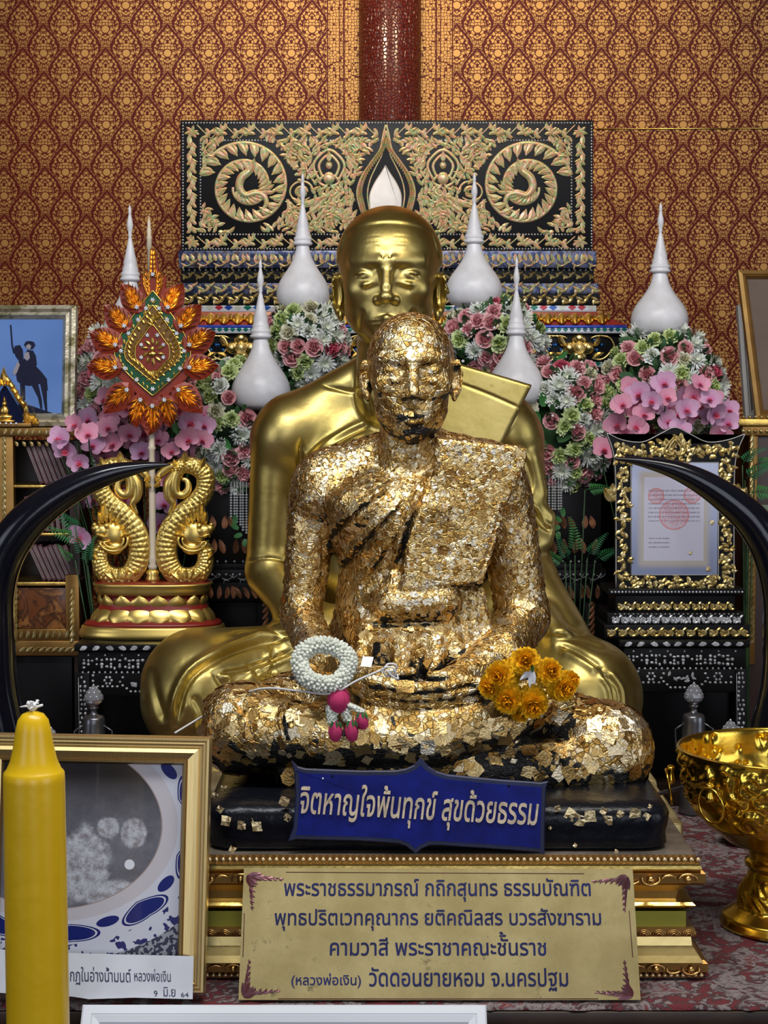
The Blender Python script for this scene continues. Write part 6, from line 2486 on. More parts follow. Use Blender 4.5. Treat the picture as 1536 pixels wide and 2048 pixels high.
def petal_ring(name, n_, r0, y0, r1, y1, wpx, bulge, mat, phase=0.0):
    mb = MB()
    for i in range(n_):
        a0 = 2 * PI * (i + phase) / n_
        V = []
        nu, nv = 7, 6
        for iu in range(nu + 1):
            t = iu / nu
            w = wpx * (1 - t ** 2.0) ** .8 * (.95 + .25 * math.sin(PI * t))
            for jv in range(nv + 1):
                u = (jv / nv - .5) * 2
                a = a0 + u * w / max(r0, 1)
                r = r0 + (r1 - r0) * t + bulge * math.sin(PI * min(1, t * 1.05)) * (1 - .5 * u * u) - 3 * abs(u) ** 3
                y = y0 + (y1 - y0) * t
                ca, sa = math.cos(a), math.sin(a)
                q_ = (abs(ca) ** 2.6 + abs(sa) ** 2.6) ** (-1 / 2.6)
                V.append((dx0 + r * sD * ca * q_, YD + r * sD * sa * q_ * .56, zD(y) + off_ * max(0, (y - 1160) / 126)))
        F_ = [(iu * (nv + 1) + j, iu * (nv + 1) + j + 1, (iu + 1) * (nv + 1) + j + 1, (iu + 1) * (nv + 1) + j) for iu in range(nu) for j in range(nv)]
        mb.add(V, F_, 0, True)
    mb.build(name, mat, std)
petal_ring('lower_petals', 18, 108, 1219, 127, 1257, 23, 6, PALEGOLD)
petal_ring('lower_petals', 18, 106, 1221, 122, 1257, 18, 5, plain('coppery_gold', (.62, .36, .10), .35, .9), .5)
petal_ring('upper_petals', 18, 104, 1219, 109, 1188, 19, 4, PALEGOLD)
# dragons
for mir in (1, -1):
    nm = 'dragon'
    def X(px): return 306 + mir * (px - 306)
    def W3(px, py, dy=0.0): return pix(X(px), py, YD + dy)
    path = [(352, 938), (368, 930), (392, 934), (410, 950), (410, 978), (394, 1004), (366, 1028), (342, 1058), (333, 1092), (337, 1126), (354, 1150), (380, 1154), (402, 1144), (411, 1122), (409, 1098)]
    rad = [12, 16, 18, 19, 19, 20, 21, 22, 22, 22, 21, 20, 19, 17, 15]
    L = smoothline([(a, b, r) for (a, b), r in zip(path, rad)], 280)
    n_ = len(L)
    seg = 40
    V = []
    for i, v in enumerate(L):
        a, b = L[max(0, i - 1)], L[min(n_ - 1, i + 1)]
        tx, ty = b.x - a.x, b.y - a.y
        l_ = math.hypot(tx, ty); nx, ny = -ty / l_, tx / l_
        for k in range(seg):
            an = 2 * PI * k / seg
            c_a, s_a = math.cos(an), math.sin(an)
            # overlapping scales on the front
            sc = 0
            if s_a < .2:
                row = i / 5.6
                u = k / 3.3 + (.5 if int(row) % 2 else 0)
                fu, fv = (u % 1) - .5, row % 1
                sc = .0042 * max(0, 1 - (fu * 1.9) ** 2 - (fv * 1.25 - .35) ** 2)
                if abs(c_a) > .84: sc = .0036
            px_ = v.x + nx * v.z * c_a; py_ = v.y + ny * v.z * c_a
            p = W3(px_, py_)
            p.y += s_a * .020 + (-sc if s_a < .2 else 0)
            V.append(p)
    mb = MB()
    F_ = []
    for i in range(n_ - 1):
        for k in range(seg):
            k2 = (k + 1) % seg
            f = (i * seg + k, i * seg + k2, (i + 1) * seg + k2, (i + 1) * seg + k)
            F_.append(f if mir > 0 else f[::-1])
    F_.append(tuple(range(seg))); F_.append(tuple((n_ - 1) * seg + k for k in range(seg)))
    mb.add(V, F_, 0, True)
    body = mb.build('dragon', PALEGOLD, std)
    # head with snout, jaws and flame crest
    mb = MB()
    def bl(px, py, rx, ry, dy=-.008, d=.016):
        p = W3(390 + (px - 390) * 1.22, 1076 + (py - 1076) * 1.22, dy); mb.ball(p, (rx * sD * 1.22, d, ry * sD * 1.22), 14, 9)
    bl(388, 1070, 22, 22); bl(404, 1064, 16, 12, -.010); bl(414, 1060, 9, 7, -.012, .012); bl(402, 1090, 15, 9, -.006); bl(384, 1092, 16, 12)
    bl(397, 1056, 5, 5, -.022, .008); bl(417, 1054, 4, 4, -.014, .008); bl(414, 1096, 8, 6)
    for r_, w_ in ((24, 3.0), (17, 2.6)):
        mb.tube([W3(385 + 1.2 * r_ * math.cos(a), 1074 - r_ * .95 * math.sin(a) + 6, -.026) for a in [PI * (.9 + 1.05 * k / 10) for k in range(11)]], w_ * sD, 6)
    mb.tube([W3(398, 1074, -.026), W3(408, 1072, -.026), W3(418, 1068, -.024), W3(420, 1074, -.022)], 2.2 * sD, 6)
    mb.tube([W3(392, 1083, -.026), W3(406, 1084, -.026), W3(418, 1082, -.022)], 2.2 * sD, 6)
    for i, (bx, by, a_, L_, w_) in enumerate(((380, 1052, 1.9, 30, 7), (388, 1046, 1.65, 44, 8), (398, 1044, 1.45, 62, 8), (405, 1046, 1.40, 40, 6), (372, 1060, 2.3, 24, 6), (410, 1050, 1.3, 28, 5), (368, 1072, 2.7, 18, 6))):
        kk(mb, X(bx), by, a_ if mir > 0 else PI - a_, L_, w_, .25 * mir, YD - .004, None, .012)
    mb.build('dragon_head', PALEGOLD, body)
    # curling tail scrolls and flame tips
    mb = MB()
    def T2(pts, rad, dy=-.004):
        L2 = smoothline([(X(a), b, 0) for a, b in pts], 26)
        rr_ = [float(np.interp(i / (len(L2) - 1), np.linspace(0, 1, len(rad)), rad)) * sD for i in range(len(L2))]
        m2 = MB(); m2.tube([pix(v.x, v.y, YD + dy) for v in L2], rr_, 12, flat=(.8, 1.0), up=(0, 1, 0)); m2.build('tail_scroll', PALEGOLD, body)
    T2([(402, 935), (380, 928), (360, 940), (350, 962), (352, 985), (366, 990), (377, 978), (374, 962), (364, 958)], [15, 14, 12, 11, 9, 8, 6, 4])
    T2([(352, 945), (338, 968), (338, 992), (346, 1008), (336, 1028)], [10, 12, 10, 7, 1.5])
    T2([(362, 930), (340, 934), (322, 948), (312, 962)], [9, 9, 8, 4])
    for (bx, by, a_, L_, w_) in ((372, 932, 1.75, 30, 9), (402, 938, 1.35, 26, 8), (356, 938, 2.1, 22, 7), (322, 962, 2.6, 16, 7), (320, 966, -2.4, 14, 6), (416, 1120, 1.0, 18, 6), (340, 1150, 2.2, 16, 7)):
        kk(mb, X(bx), by, a_ if mir > 0 else PI - a_, L_, w_, -.3 * mir, YD - .006, None, .012)
    for i in range(5):
        kk(mb, X(372 + (i - 2) * 7), 1158, PI / 2 + (2 - i) * .45 * mir, 22, 6, 0, YD - .024, None, .006)
    mb.build('flame_tips', PALEGOLD, body)
mb = MB(); mb.lathe([(14 * sD, zD(1164)), (15 * sD, zD(1156)), (12 * sD, zD(1150)), (15 * sD, zD(1144)), (9 * sD, zD(1138))], (dx0, YD, 0), 24); mb.build('socket', PALEGOLD, std)

# ------------------------------------------------------------------ leaf-shaped ceremonial fan on its ivory pole
fan = thing('ceremonial_fan', 'tall red and gold leaf-shaped fan with green border and silver stars on ivory pole', 'fan', (dx0, YD - .02, zD(1138)))
IVORY = plain('turned_ivory', (.72, .60, .44), .4, vary=.1)
mb = MB()
pr = [(8, 1140), (10, 1132), (7, 1126), (10, 1120), (8, 1112), (7.5, 1108), (7, 1080), (6.5, 960), (6, 900), (8.5, 896), (6, 892), (5.5, 850), (7, 846), (7, 842), (9, 838), (7, 834), (8, 828), (6, 824), (5, 818), (0, 800)]
mb.lathe([(r * sD, zD(y)) for r, y in pr], (dx0, YD, 0), 24); mb.build('pole', IVORY, fan)
mb = MB()
pr = [(3, 560), (4, 500), (5.5, 499), (5, 480), (6, 478), (4, 470), (5, 462), (3, 455), (3.6, 448), (1.5, 440), (0, 430)]
mb.lathe([(r * sD, zD(y)) for r, y in pr], (dx0, YD - .02, 0), 16); mb.build('finial', IVORY, fan)
YF_ = YD - .02
FRED = plain('fan_red', (.26, .026, .008), .35, .1, vary=.2)
FGOLD = plain('fan_gold_wire', (.86, .50, .14), .28, 1.0, vary=.2)
FGREEN = plain('fan_green', (.008, .085, .03), .3, .1, vary=.3)
FYEL = plain('fan_filigree', (.80, .56, .14), .28, 1.0, vary=.2)
SILV = plain('silver_star', (.80, .83, .90), .18, .7)


def shield(sx_, top, bot, mid=704):
    pts = [(top, .5), (top + (mid - top) * .22, .30 * sx_), (top + (mid - top) * .62, .76 * sx_), (mid - 10, .98 * sx_), (mid + 12, .985 * sx_), (mid + (bot - mid) * .45, .72 * sx_), (mid + (bot - mid) * .8, .28 * sx_), (bot, .5)]
    return [(y, w) for y, w in sm(pts)]


def plate(name, sh, y0, y1, mat, parent=fan, bev=.002):
    L = [(306 - w, y) for y, w in sh] + [(306 + w, y) for y, w in reversed(sh)]
    mb = MB(); mb.prism([ap(a, b, YF_) for a, b in L], YF_ + y0, YF_ + y1, bev=bev)
    return mb.build(name, mat, parent)


plate('backing', shield(98, 545, 815), .000, .012, FRED)
plate('green_band', shield(74, 583, 790), -.006, .0, FGREEN)
plate('filigree_panel', shield(55, 612, 762), -.009, -.006, plain('fan_dark_gold', (.20, .10, .03), .4, .6))
plate('red_diamond', shield(34, 650, 752), -.012, -.009, FRED)
for (sh, r_, mat, nm, dy) in ((shield(75, 582, 791), 1.6, FYEL, 'gold_rim', -.006), (shield(55, 611, 763), 1.5, FYEL, 'gold_rim', -.009), (shield(34, 649, 753), 1.4, FYEL, 'gold_rim', -.012)):
    mb = MB()
    L = [(306 - w, y) for y, w in sh] + [(306 + w, y) for y, w in reversed(sh)]
    mb.tube([(ap(a, b, YF_)[0], YF_ + dy, ap(a, b, YF_)[1]) for a, b in L + L[:1]], r_ * sD, 6, caps=False)
    mb.build(nm, mat, fan)
star = MB()
for k in range(6):
    a = k * PI / 3
    star.tube([(0, -.0005, 0), (.0040 * math.cos(a), -.002, .0040 * math.sin(a)), (.0085 * math.cos(a), 0, .0085 * math.sin(a))], [.0012, .0024, .0006], 5)
star.ball((0, -.0015, 0), .0024, 6, 5)
ST = proto('silver_star', star, [SILV])


def addstar(px, py, dy, s=1.0):
    o = bpy.data.objects.new('silver_star', ST); COL.objects.link(o); o.parent = fan
    p = ap(px, py, YF_)
    o.location = Vector((p[0], YF_ + dy, p[1])) - Vector(OFF[fan.name]); o.scale = (s, s, s); o.rotation_euler = (0, .3 * (px % 3), 0)


for sgn in (1, -1):
    for (dx, y) in ((13, 617), (29, 640), (48, 667), (63, 702), (55, 737), (32, 760)): addstar(306 + sgn * dx, y, -.008, .95)
    for (dx, y) in ((10, 671), (22, 690), (22, 715)): addstar(306 + sgn * dx, y, -.0135, .85)
for y in (600, 778): addstar(306, y, -.008, .95)
addstar(306, 708, -.0135, .7)
# filigree leaves
mb = MB()
for y, w in shield(64, 598, 776)[2:-2:2]:
    for sgn in (1, -1):
        kk(mb, 306 + sgn * (w - 5), y, PI / 2 + sgn * .8, 11, 2.6, .8 * sgn, YF_ - .0065, None, .002)
        kk(mb, 306 + sgn * (w + 3), y + 2, -PI / 2 - sgn * .6, 9, 2.2, .8 * sgn, YF_ - .0065, None, .002)
for y, w in shield(46, 625, 755)[2:-2:2]:
    for sgn in (1, -1):
        kk(mb, 306 + sgn * (w - 2), y, PI / 2 - sgn * .9, 13, 3.0, .8 * sgn, YF_ - .0095, None, .003)
        kk(mb, 306 + sgn * (w - 8), y + 3, -PI / 2 + sgn * .9, 10, 2.6, -.8 * sgn, YF_ - .0095, None, .003)
for i in range(10):
    a = i * 2 * PI / 10 + .3
    kk(mb, 306 + 10 * math.cos(a), 702 - 14 * math.sin(a), a, 15, 3.4, .5, YF_ - .0125, None, .003)
for i in range(5): kk(mb, 306, 640 + i * 3, PI / 2 + (i - 2) * .5, 18, 3.2, 0, YF_ - .0095, None, .003)
for i in range(5): kk(mb, 306, 752, PI / 2 + (i - 2) * .55, 14, 3.0, 0, YF_ - .0095, None, .003)
p = ap(306, 698, YF_); mb.ball((p[0], YF_ - .015, p[1]), (5 * sD, .004, 6 * sD), 8, 6); mb.ball((p[0], YF_ - .015, p[1] - 10 * sD), (9 * sD, .004, 5 * sD), 8, 6)
mb.build('filigree', FYEL, fan)
# flame leaves round the edge
FL = [(282, 800, -1.9, 40, 22), (330, 800, -1.24, 40, 22), (306, 812, -PI / 2, 44, 26), (255, 780, -2.5, 50, 26), (358, 780, -.64, 50, 26), (232, 735, 2.95, 42, 26), (380, 735, .19, 42, 26), (232, 690, 2.55, 42, 27), (380, 690, .60, 42, 27), (250, 652, 2.2, 42, 25), (363, 652, .95, 42, 25), (275, 615, 2.0, 40, 23), (337, 615, 1.15, 40, 23)]
for (cx_, cy_, a, L_, W_) in FL:
    mb = MB()
    kk(mb, cx_ - math.cos(a) * 12, cy_ + math.sin(a) * 12, a, L_ + 28, W_ * 1.22, .25 if cx_ < 306 else -.25, YF_ + .004, None, .010)
    fl = mb.build('flame_leaf', FRED, fan)
    mb = MB()
    for i in range(7):
        for lv in (0, 1, 2):
            aa = a + (i - 3) * .30 * (1 - lv * .1)
            bx = cx_ - math.cos(a) * (6 - 12 * lv) + math.cos(aa) * 4; by = cy_ + math.sin(a) * (6 - 12 * lv) - math.sin(aa) * 4
            kk(mb, bx, by, aa, 29 - lv * 3 + (3 - abs(i - 3)) * 4, 2.2, .35 * (1 if i < 3 else -1), YF_ - .006, None, .006)
    mb.build('gold_veins', FGOLD, fl)
    addstar(cx_, cy_, -.0145, 1.0)
mb = MB(); plate('spire_board', [(497, 5), (520, 9), (540, 12), (556, 27), (572, 25), (586, 12)], .002, .010, FRED)
mb = MB()
for y in range(502, 586, 9):
    w = float(np.interp(y, [497, 520, 540, 556, 572, 586], [3, 7, 9, 22, 22, 12]))
    for sgn in (1, -1):
        kk(mb, 306 + sgn * w * .3, y + 9, PI / 2 - sgn * .30, 17, 2.6, .2 * sgn, YF_ + .001, None, .005)
        if y > 538: kk(mb, 306 + sgn * w * .5, y + 10, PI / 2 - sgn * .7, 22, 3.2, .5 * sgn, YF_ + .001, None, .005)
mb.build('gold_veins', FGOLD, fan)
addstar(306, 549, -.005, .9)
# ------------------------------------------------------------------ gilt bookcase with palm-leaf books, left
YBk = 4.84
CARVED = GOLDPEARL


def P3(px, py, Y): return pix(px, py, Y)


def cell(name, pa, pb, Y, dep, mat, parent, bev=.002):
    """box whose front face spans two picture corners (upper left, lower right) at depth Y"""
    a, b = pix(pa[0], pb[1], Y), pix(pb[0], pa[1], Y)
    mb = MB(); mb.bbox((a.x, Y, max(a.z, .0055)), (b.x, Y + dep, b.z), bev)
    return mb.build(name, mat, parent)


bk = thing('bookcase', 'gilt carved bookcase holding leaning maroon books beside the curved tusk', 'bookcase', (pix(30, 1100, YBk).x, YBk, .005))
cell('side_post', (-90, 872), (26, 1330), YBk - .01, .03, DARKGOLD, bk)
cell('side_post', (-90, 872), (-70, 1680), YBk, .21, DARKW, bk)
cell('side_post', (132, 1150), (158, 1310), YBk - .01, .03, DARKGOLD, bk)
cell('side_panel', (146, 880), (158, 1680), YBk + .01, .20, DARKW, bk)
cell('back_panel', (-80, 880), (150, 1680), YBk + .20, .015, DARKW, bk)
cell('top', (-100, 855), (166, 873), YBk - .02, .24, DARKGOLD, bk)
cell('shelf', (-80, 970), (150, 976), YBk, .20, GILT, bk)
cell('shelf', (-80, 1066), (150, 1072), YBk, .20, GILT, bk)
cell('shelf', (-80, 1164), (150, 1172), YBk - .005, .20, GILT, bk)
cell('apron', (-90, 1282), (160, 1312), YBk - .012, .03, DARKGOLD, bk)
cell('plinth', (-84, 1312), (150, 1690), YBk + .01, .20, BLACKL, bk)
nt = NT('amber_lacquer_panel')
_co = nt.coords('Object')
_n = nt.noise(_co, 14.0, 4.0, .6, dist=1.5)
AMBER = nt.done(nt.ramp(_n, [(0, (.02, .008, .004)), (.42, (.16, .05, .015)), (.5, (.05, .02, .01)), (.58, (.28, .11, .03)), (1, (.36, .16, .05))]), .25)
cell('drawer_front', (36, 1176), (132, 1258), YBk - .004, .02, AMBER, bk)
cell('drawer_frame', (26, 1258), (140, 1284), YBk - .008, .02, DARKGOLD, bk)
mb = MB()
for y in range(1190, 1290, 12):
    for x in (34, 148):
        kk(mb, x - 8, y, .7, 20, 4.5, .9, YBk - .010, None, .004)
for x in range(40, 150, 13):
    kk(mb, x, 1276, .9, 18, 4.0, .9, YBk - .012, None, .004); kk(mb, x, 1304, 1.0, 18, 4.2, -.9, YBk - .012, None, .004)
for y in range(880, 1170, 12):
    kk(mb, 6, y, 1.0, 18, 4.5, .9, YBk - .011, None, .004)
for x in range(-20, 160, 14): kk(mb, x, 869, .9, 14, 3.6, .8, YBk - .021, None, .003)
for x in range(20, 150, 15): kk(mb, x, 893, 1.6, 13, 4.0, .9, YBk + .004, None, .003)
mb.build('gilt_carving', GOLDPEARL, bk)
BOOKM = [plain('maroon_cloth', (.085, .022, .030), .6, vary=.3), plain('dusty_maroon_cloth', (.15, .06, .07), .6, vary=.3)]
PAGES = plain('grey_page_edge', (.30, .26, .25), .8, vary=.3)
ORD = ['first', 'second', 'third', 'fourth', 'fifth', 'sixth', 'seventh', 'eighth', 'ninth']
for (y0, y1, x0, n_, lean, gap, sh) in ((888, 969, 40, 8, .36, 10.2, 'upper'), (994, 1065, 40, 7, .10, 11.5, 'middle'), (1090, 1163, 46, 8, .42, 10.0, 'lower')):
    rg = random.Random(y0)
    for i in range(n_):
        hgt = (y1 - y0) * rg.uniform(.92, 1.0)
        Yb = YBk + .02
        s = Yb / FPX
        wd = 8.6 * s
        ang = lean + rg.uniform(-.006, .006)
        zb_ = zat(y1, YBk) + (.0012 + math.sin(abs(ang)) * 0)
        p = pix(x0 + 14 + i * gap + (30 if lean > .2 else 6), y1, Yb)
        h_ = hgt * s / math.cos(ang)
        t = thing('book', ORD[i] + ' maroon book from the tall gilt post, on the ' + sh + ' bookcase shelf', 'book', (p.x, Yb, zb_), sh + ' shelf books', rot=(0, -ang, 0))
        mb = MB(); mb.bbox((-wd / 2, 0, 0.0), (wd / 2, .13, h_), .001); mb.build('cover', BOOKM[i % 2], t, local=True)
        mb = MB()
        for q_ in range(2): mb.box((-wd * .30 + q_ * wd * .34, -.0012, h_ * .06), (-wd * .14 + q_ * wd * .34, .001, h_ * .95))
        mb.build('page_edge', PAGES, t, local=True)
# ------------------------------------------------------------------ horse rider picture on the bookcase
zt2 = zat(855, YBk - .02) + .0015
pr_ = thing('rider_picture', 'silver gilt framed photograph of a horse rider statue against blue sky', 'picture', (0, 0, 0))
YP = 4.86
A, B_, C_ = pix(-90, 862, YP), pix(150, 862, YP), pix(-90, 612, YP + .05)
A.z = B_.z = zt2
Mr, rw_, rh_ = frame_from(A, B_, C_)
pr_.matrix_world = Mr
nt = NT('worn_silver_gilt')
_co = nt.coords('Object')
SILVG = nt.done(nt.mix(nt.noise(_co, 22.0, 4.0, .6).smooth(.42, .62), (.52, .47, .36), (.18, .16, .07)), .35, .6, nt.bump(nt.noise(_co, 90.0, 3.0), .4, .003))
sP = YP / FPX
moulded_frame('frame', rw_, rh_, [(0, -.02, 0), (0, .012, 0), (8 * sP, .016, 0), (14 * sP, .010, 0), (20 * sP, .013, 0), (25 * sP, .004, 0), (27 * sP, .001, 0)], [SILVG], pr_)
nt = NT('blue_sky_print')
_co = nt.coords('Object')
_f = nt.noise(_co, 5.0, 2.0)
SKYP = nt.done(nt.mix(_f, (.08, .17, .46), (.17, .30, .62)), .15)
mb = MB(); mb.box((.01, 0, .01), (rw_ - .01, .006, rh_ - .01)); mb.build('print', SKYP, pr_, local=True)
mb = MB(); mb.box((.006, .008, .006), (rw_ - .006, .014, rh_ - .006)); mb.build('backing', DARKW, pr_, local=True)
invr = Mr.inverted()


def onr(px, py):
    o = Vector((0, 0, CAMH)); d = pix(px, py, 3.0) - o
    a = invr @ o; b = invr.to_3x3() @ d
    p = a + b * (-a.y / b.y)
    return p.x, p.z


def flatfig(name, polys, mat, dy=-.0006):
    mb = MB()
    for k_, pl in enumerate(polys):
        mb.prism([onr(*p) for p in pl], dy - .00012 * k_, .001)
    return mb.build(name, mat, pr_, local=True)


NIGHT = plain('dark_bronze_print', (.010, .012, .035), .2)
flatfig('rider_print', [
    [(32, 748), (40, 728), (55, 724), (70, 730), (84, 745), (94, 758), (96, 782), (93, 780), (90, 766), (80, 768), (60, 772), (44, 770), (34, 762)],
    [(40, 768), (50, 768), (51, 800), (46, 803), (41, 790)], [(62, 768), (76, 765), (84, 800), (85, 818), (81, 818), (76, 795)], [(80, 766), (94, 765), (94, 800), (95, 824), (91, 824), (86, 795)],
    [(34, 748), (38, 722), (32, 714), (27, 702), (30, 692), (40, 690), (46, 700), (47, 718), (56, 730)],
    [(46, 732), (50, 708), (55, 700), (66, 701), (72, 712), (74, 730), (62, 740)],
    [(48, 690), (52, 683), (60, 682), (68, 684), (71, 691), (66, 698), (55, 699)],
    [(20, 650), (23, 650), (26, 690), (30, 705), (27, 708), (23, 692)],
    [(-20, 838), (40, 808), (58, 810), (110, 828), (122, 834), (122, 852), (-20, 852)]], NIGHT)
flatfig('rider_print', [[(52, 692), (58, 688), (63, 692), (60, 699), (54, 698)], [(48, 716), (50, 706), (58, 704), (60, 716), (55, 722)], [(36, 722), (40, 730), (34, 746), (28, 752), (26, 744)]], plain('pale_bronze_print', (.30, .27, .30), .2), -.0022)
# small gilt shrine in front of it
sh_ = thing('gilt_shrine', 'small gold gabled shrine with a tiny seated image before the rider picture', 'shrine', (pix(10, 850, 4.83).x, 4.83, zt2))
YS = 4.828
mb = MB()
zz0 = zt2
def spx(px, py): return ap(px, py, YS)
kk(mb, 9, 772, PI / 2, 38, 7, 0, YS, None, .012)
for sgn in (1, -1):
    pts = [(9, 752), (9 + sgn * 16, 775), (9 + sgn * 30, 800), (9 + sgn * 42, 815), (9 + sgn * 46, 850)]
    L2 = smoothline([(a, b, 0) for a, b in pts], 20)
    mb.tube([pix(v.x, v.y, YS) for v in L2], [5.5 * sP] * len(L2), 8)
    for i in range(5): kk(mb, 9 + sgn * (6 + i * 8), 772 + i * 11, PI / 2 - sgn * .5, 15, 4, 0, YS - .002, None, .008)
    for (bx, by, L_) in ((60, 848, 22), (52, 846, 30), (68, 850, 26), (74, 852, 16)): kk(mb, 9 + sgn * (bx - 9), by, PI / 2 - sgn * .2, L_, 5, .3, YS, None, .008)
mb.build('gable', GILT, sh_)
mb = MB(); mb.prism([spx(9, 768), spx(44, 826), spx(44, 852), spx(-26, 852), spx(-26, 826)], YS + .004, YS + .01); mb.build('mirror_ground', plain('blue_black_mirror', (.01, .015, .06), .2, .5), sh_)
mb = MB()
for (x, y, rx, ry) in ((9, 834, 17, 6), (9, 822, 9, 11), (9, 808, 5, 6), (9, 842, 22, 4)):
    p = spx(x, y); mb.ball((p[0], YS + .0, p[1]), (rx * sP, .008, ry * sP), 12, 7)
kk(mb, 9, 804, PI / 2, 12, 2.4, 0, YS, None, .004)
mb.build('seated_image', GILT, sh_)
a, b = spx(-60, 858), spx(64, 846)
mb = MB(); mb.bbox((a[0], YS - .012, zz0), (b[0], YS + .012, max(b[1], zz0 + .008)), .001); mb.build('base', DARKGOLD, sh_)
mb = MB()
for x in (2, 14, 24, 34): p = spx(x, 850); mb.ball((p[0], YS - .013, p[1] + .004), (3 * sP, .003, 3 * sP), 6, 4)
mb.build('mirror_beads', SILV, sh_)

# ------------------------------------------------------------------ right: dark gilt cabinet, tilted portraits
YR = 4.98
cab = thing('gilt_cabinet', 'dark gilt cabinet at the edge, under the tilted portrait', 'cabinet', (pix(1560, 1100, YR).x, YR, .005))
cell('top', (1476, 838), (1660, 852), YR - .02, .30, GILT, cab)
cell('cornice', (1484, 852), (1660, 872), YR - .01, .29, DARKGOLD, cab)
cell('body', (1494, 872), (1660, 1690), YR, .27, plain('dark_red_cabinet', (.035, .012, .008), .4), cab)
cell('side_post', (1494, 872), (1516, 1330), YR - .008, .02, DARKGOLD, cab)
cell('panel', (1520, 1010), (1650, 1150), YR - .006, .02, plain('pale_green_panel', (.20, .24, .16), .4, vary=.3), cab)
mb = MB()
for x in range(1486, 1600, 12):
    p = ap(x, 834, YR - .01); mb.ball((p[0], YR - .018, p[1]), (3.4 * sP, .006, 3.4 * sP), 6, 4)
    p = ap(x, 862, YR - .01); mb.ball((p[0], YR - .012, p[1]), (4.4 * sP, .006, 5 * sP), 6, 4)
for y in range(884, 1300, 13): kk(mb, 1500, y, .8, 18, 4.4, .9, YR - .009, None, .004)
mb.build('gilt_carving', GOLDPEARL, cab)
ztc = zat(838, YR - .02) + .0015
FR2 = plain('bronze_frame', (.34, .19, .055), .38, .7, vary=.2)
for (nm, lab_, p00, p10, p01, Y0, dY, lean) in (('portrait', 'bronze framed faded portrait tilted outwards on the edge cabinet', (1512, 826), (1700, 826), (1475, 541), 4.99, .05, 0), ('picture_frame', 'thin framed picture almost hidden behind the tilted portrait', (1490, 826), (1640, 826), (1474, 610), 5.06, .04, 0)):
    A, B_, C_ = pix(*p00, Y0), pix(*p10, Y0), pix(*p01, Y0 + dY)
    dz_ = ztc - A.z
    A.z = B_.z = ztc
    # a picture leaning to one side: its base edge lies on the cabinet, its upright edge slants
    ux = (B_ - A).normalized(); uz = C_ - A
    W2_, H2_ = (B_ - A).length, uz.length
    t = thing(nm, lab_, 'picture', (0, 0, 0))
    e3 = ux.cross(uz).normalized() * -1
    t.location = A
    OFF[t.name] = np.array(A)
    def loc(u, v, d): return A + ux * u + uz.normalized() * v + e3 * -d * -1
    mb = MB()
    prof = [(0, .02), (0, -.010), (.010, -.014), (.014, -.010), (.016, -.012), (.022, -.004), (.024, -.002)]
    V = []
    for d, y in prof:
        for (u, v) in ((d, d), (W2_ - d, d), (W2_ - d, H2_ - d), (d, H2_ - d)):
            p = A + ux * u + uz.normalized() * v; V.append(Vector((p.x, p.y + y, p.z)))
    Fc = []
    for i in range(len(prof) - 1):
        for k in range(4):
            k2 = (k + 1) % 4; Fc.append((i * 4 + k, i * 4 + k2, i * 4 + 4 + k2, i * 4 + 4 + k))
    mb.add(V, Fc); mb.build('frame', FR2 if nm == 'portrait' else plain('grey_frame', (.30, .28, .26), .4), t)
    mb = MB()
    V = []
    for yy in (.0, .012):
        for (u, v) in ((.02, .02), (W2_ - .02, .02), (W2_ - .02, H2_ - .02), (.02, H2_ - .02)):
            p = A + ux * u + uz.normalized() * v; V.append(Vector((p.x, p.y + yy, p.z)))
    mb.add(V, [(0, 1, 2, 3), (7, 6, 5, 4), (0, 4, 5, 1), (1, 5, 6, 2), (2, 6, 7, 3), (3, 7, 4, 0)])
    nt = NT('faded_portrait_print'); _co = nt.coords('Object')
    mb.build('print', nt.done(nt.mix(nt.noise(_co, 7.0, 4.0), (.085, .055, .04), (.20, .145, .115)), .4, Specular_IOR_Level=.2), t)

# ------------------------------------------------------------------ framed certificate on its stepped stand
YC2 = 4.70
sC = YC2 / FPX
ztt = zat(1281, YT) + .0008
cs = thing('certificate_stand', 'gold pearl-inlaid upright frame holding a certificate on stepped black base', 'frame', (pix(1350, 1200, YC2).x, YC2, ztt))
def cz_(y): return max(zat(y, YC2), ztt)
def ctier(name, xa, xb, ya, yb, Y, mat, dep=.17, bev=.002):
    a, b = pix(xa, yb, Y), pix(xb, ya, Y)
    mb = MB(); mb.bbox((a.x, Y, max(a.z, ztt)), (b.x, Y + dep, b.z), bev); return mb.build(name, mat, cs)
ctier('base_step', 1208, 1500, 1250, 1284, YC2 - .05, BLACKL, .20)
ctier('base_step', 1214, 1490, 1226, 1250, YC2 - .035, BLACKL, .18)
ctier('base_step', 1230, 1470, 1190, 1226, YC2 - .015, BLACKL, .14)
ctier('base_step', 1216, 1490, 1178, 1190, YC2 - .035, BLACKL, .18)
mb = MB(); leafrow(mb, 1212, 1496, 1256, 1275, YC2 - .05, 11, kind=1, seed=2); leafrow(mb, 1212, 1496, 1258, 1273, YC2 - .05, 20, kind=0, seed=4); mb.build('gold_inlay', GOLDPEARL, cs)
mb = MB(); leafrow(mb, 1222, 1484, 1231, 1248, YC2 - .035, 9, kind=0, seed=3); leafrow(mb, 1222, 1484, 1231, 1248, YC2 - .035, 10, kind=1, seed=5); mb.build('pearl_inlay', GREYPEARL, cs)
mb = MB(); leafrow(mb, 1234, 1466, 1204, 1222, YC2 - .015, 9, kind=1, seed=6); leafrow(mb, 1234, 1466, 1206, 1221, YC2 - .015, 12, kind=0, seed=8); mb.build('gold_inlay', GOLDPEARL, cs)
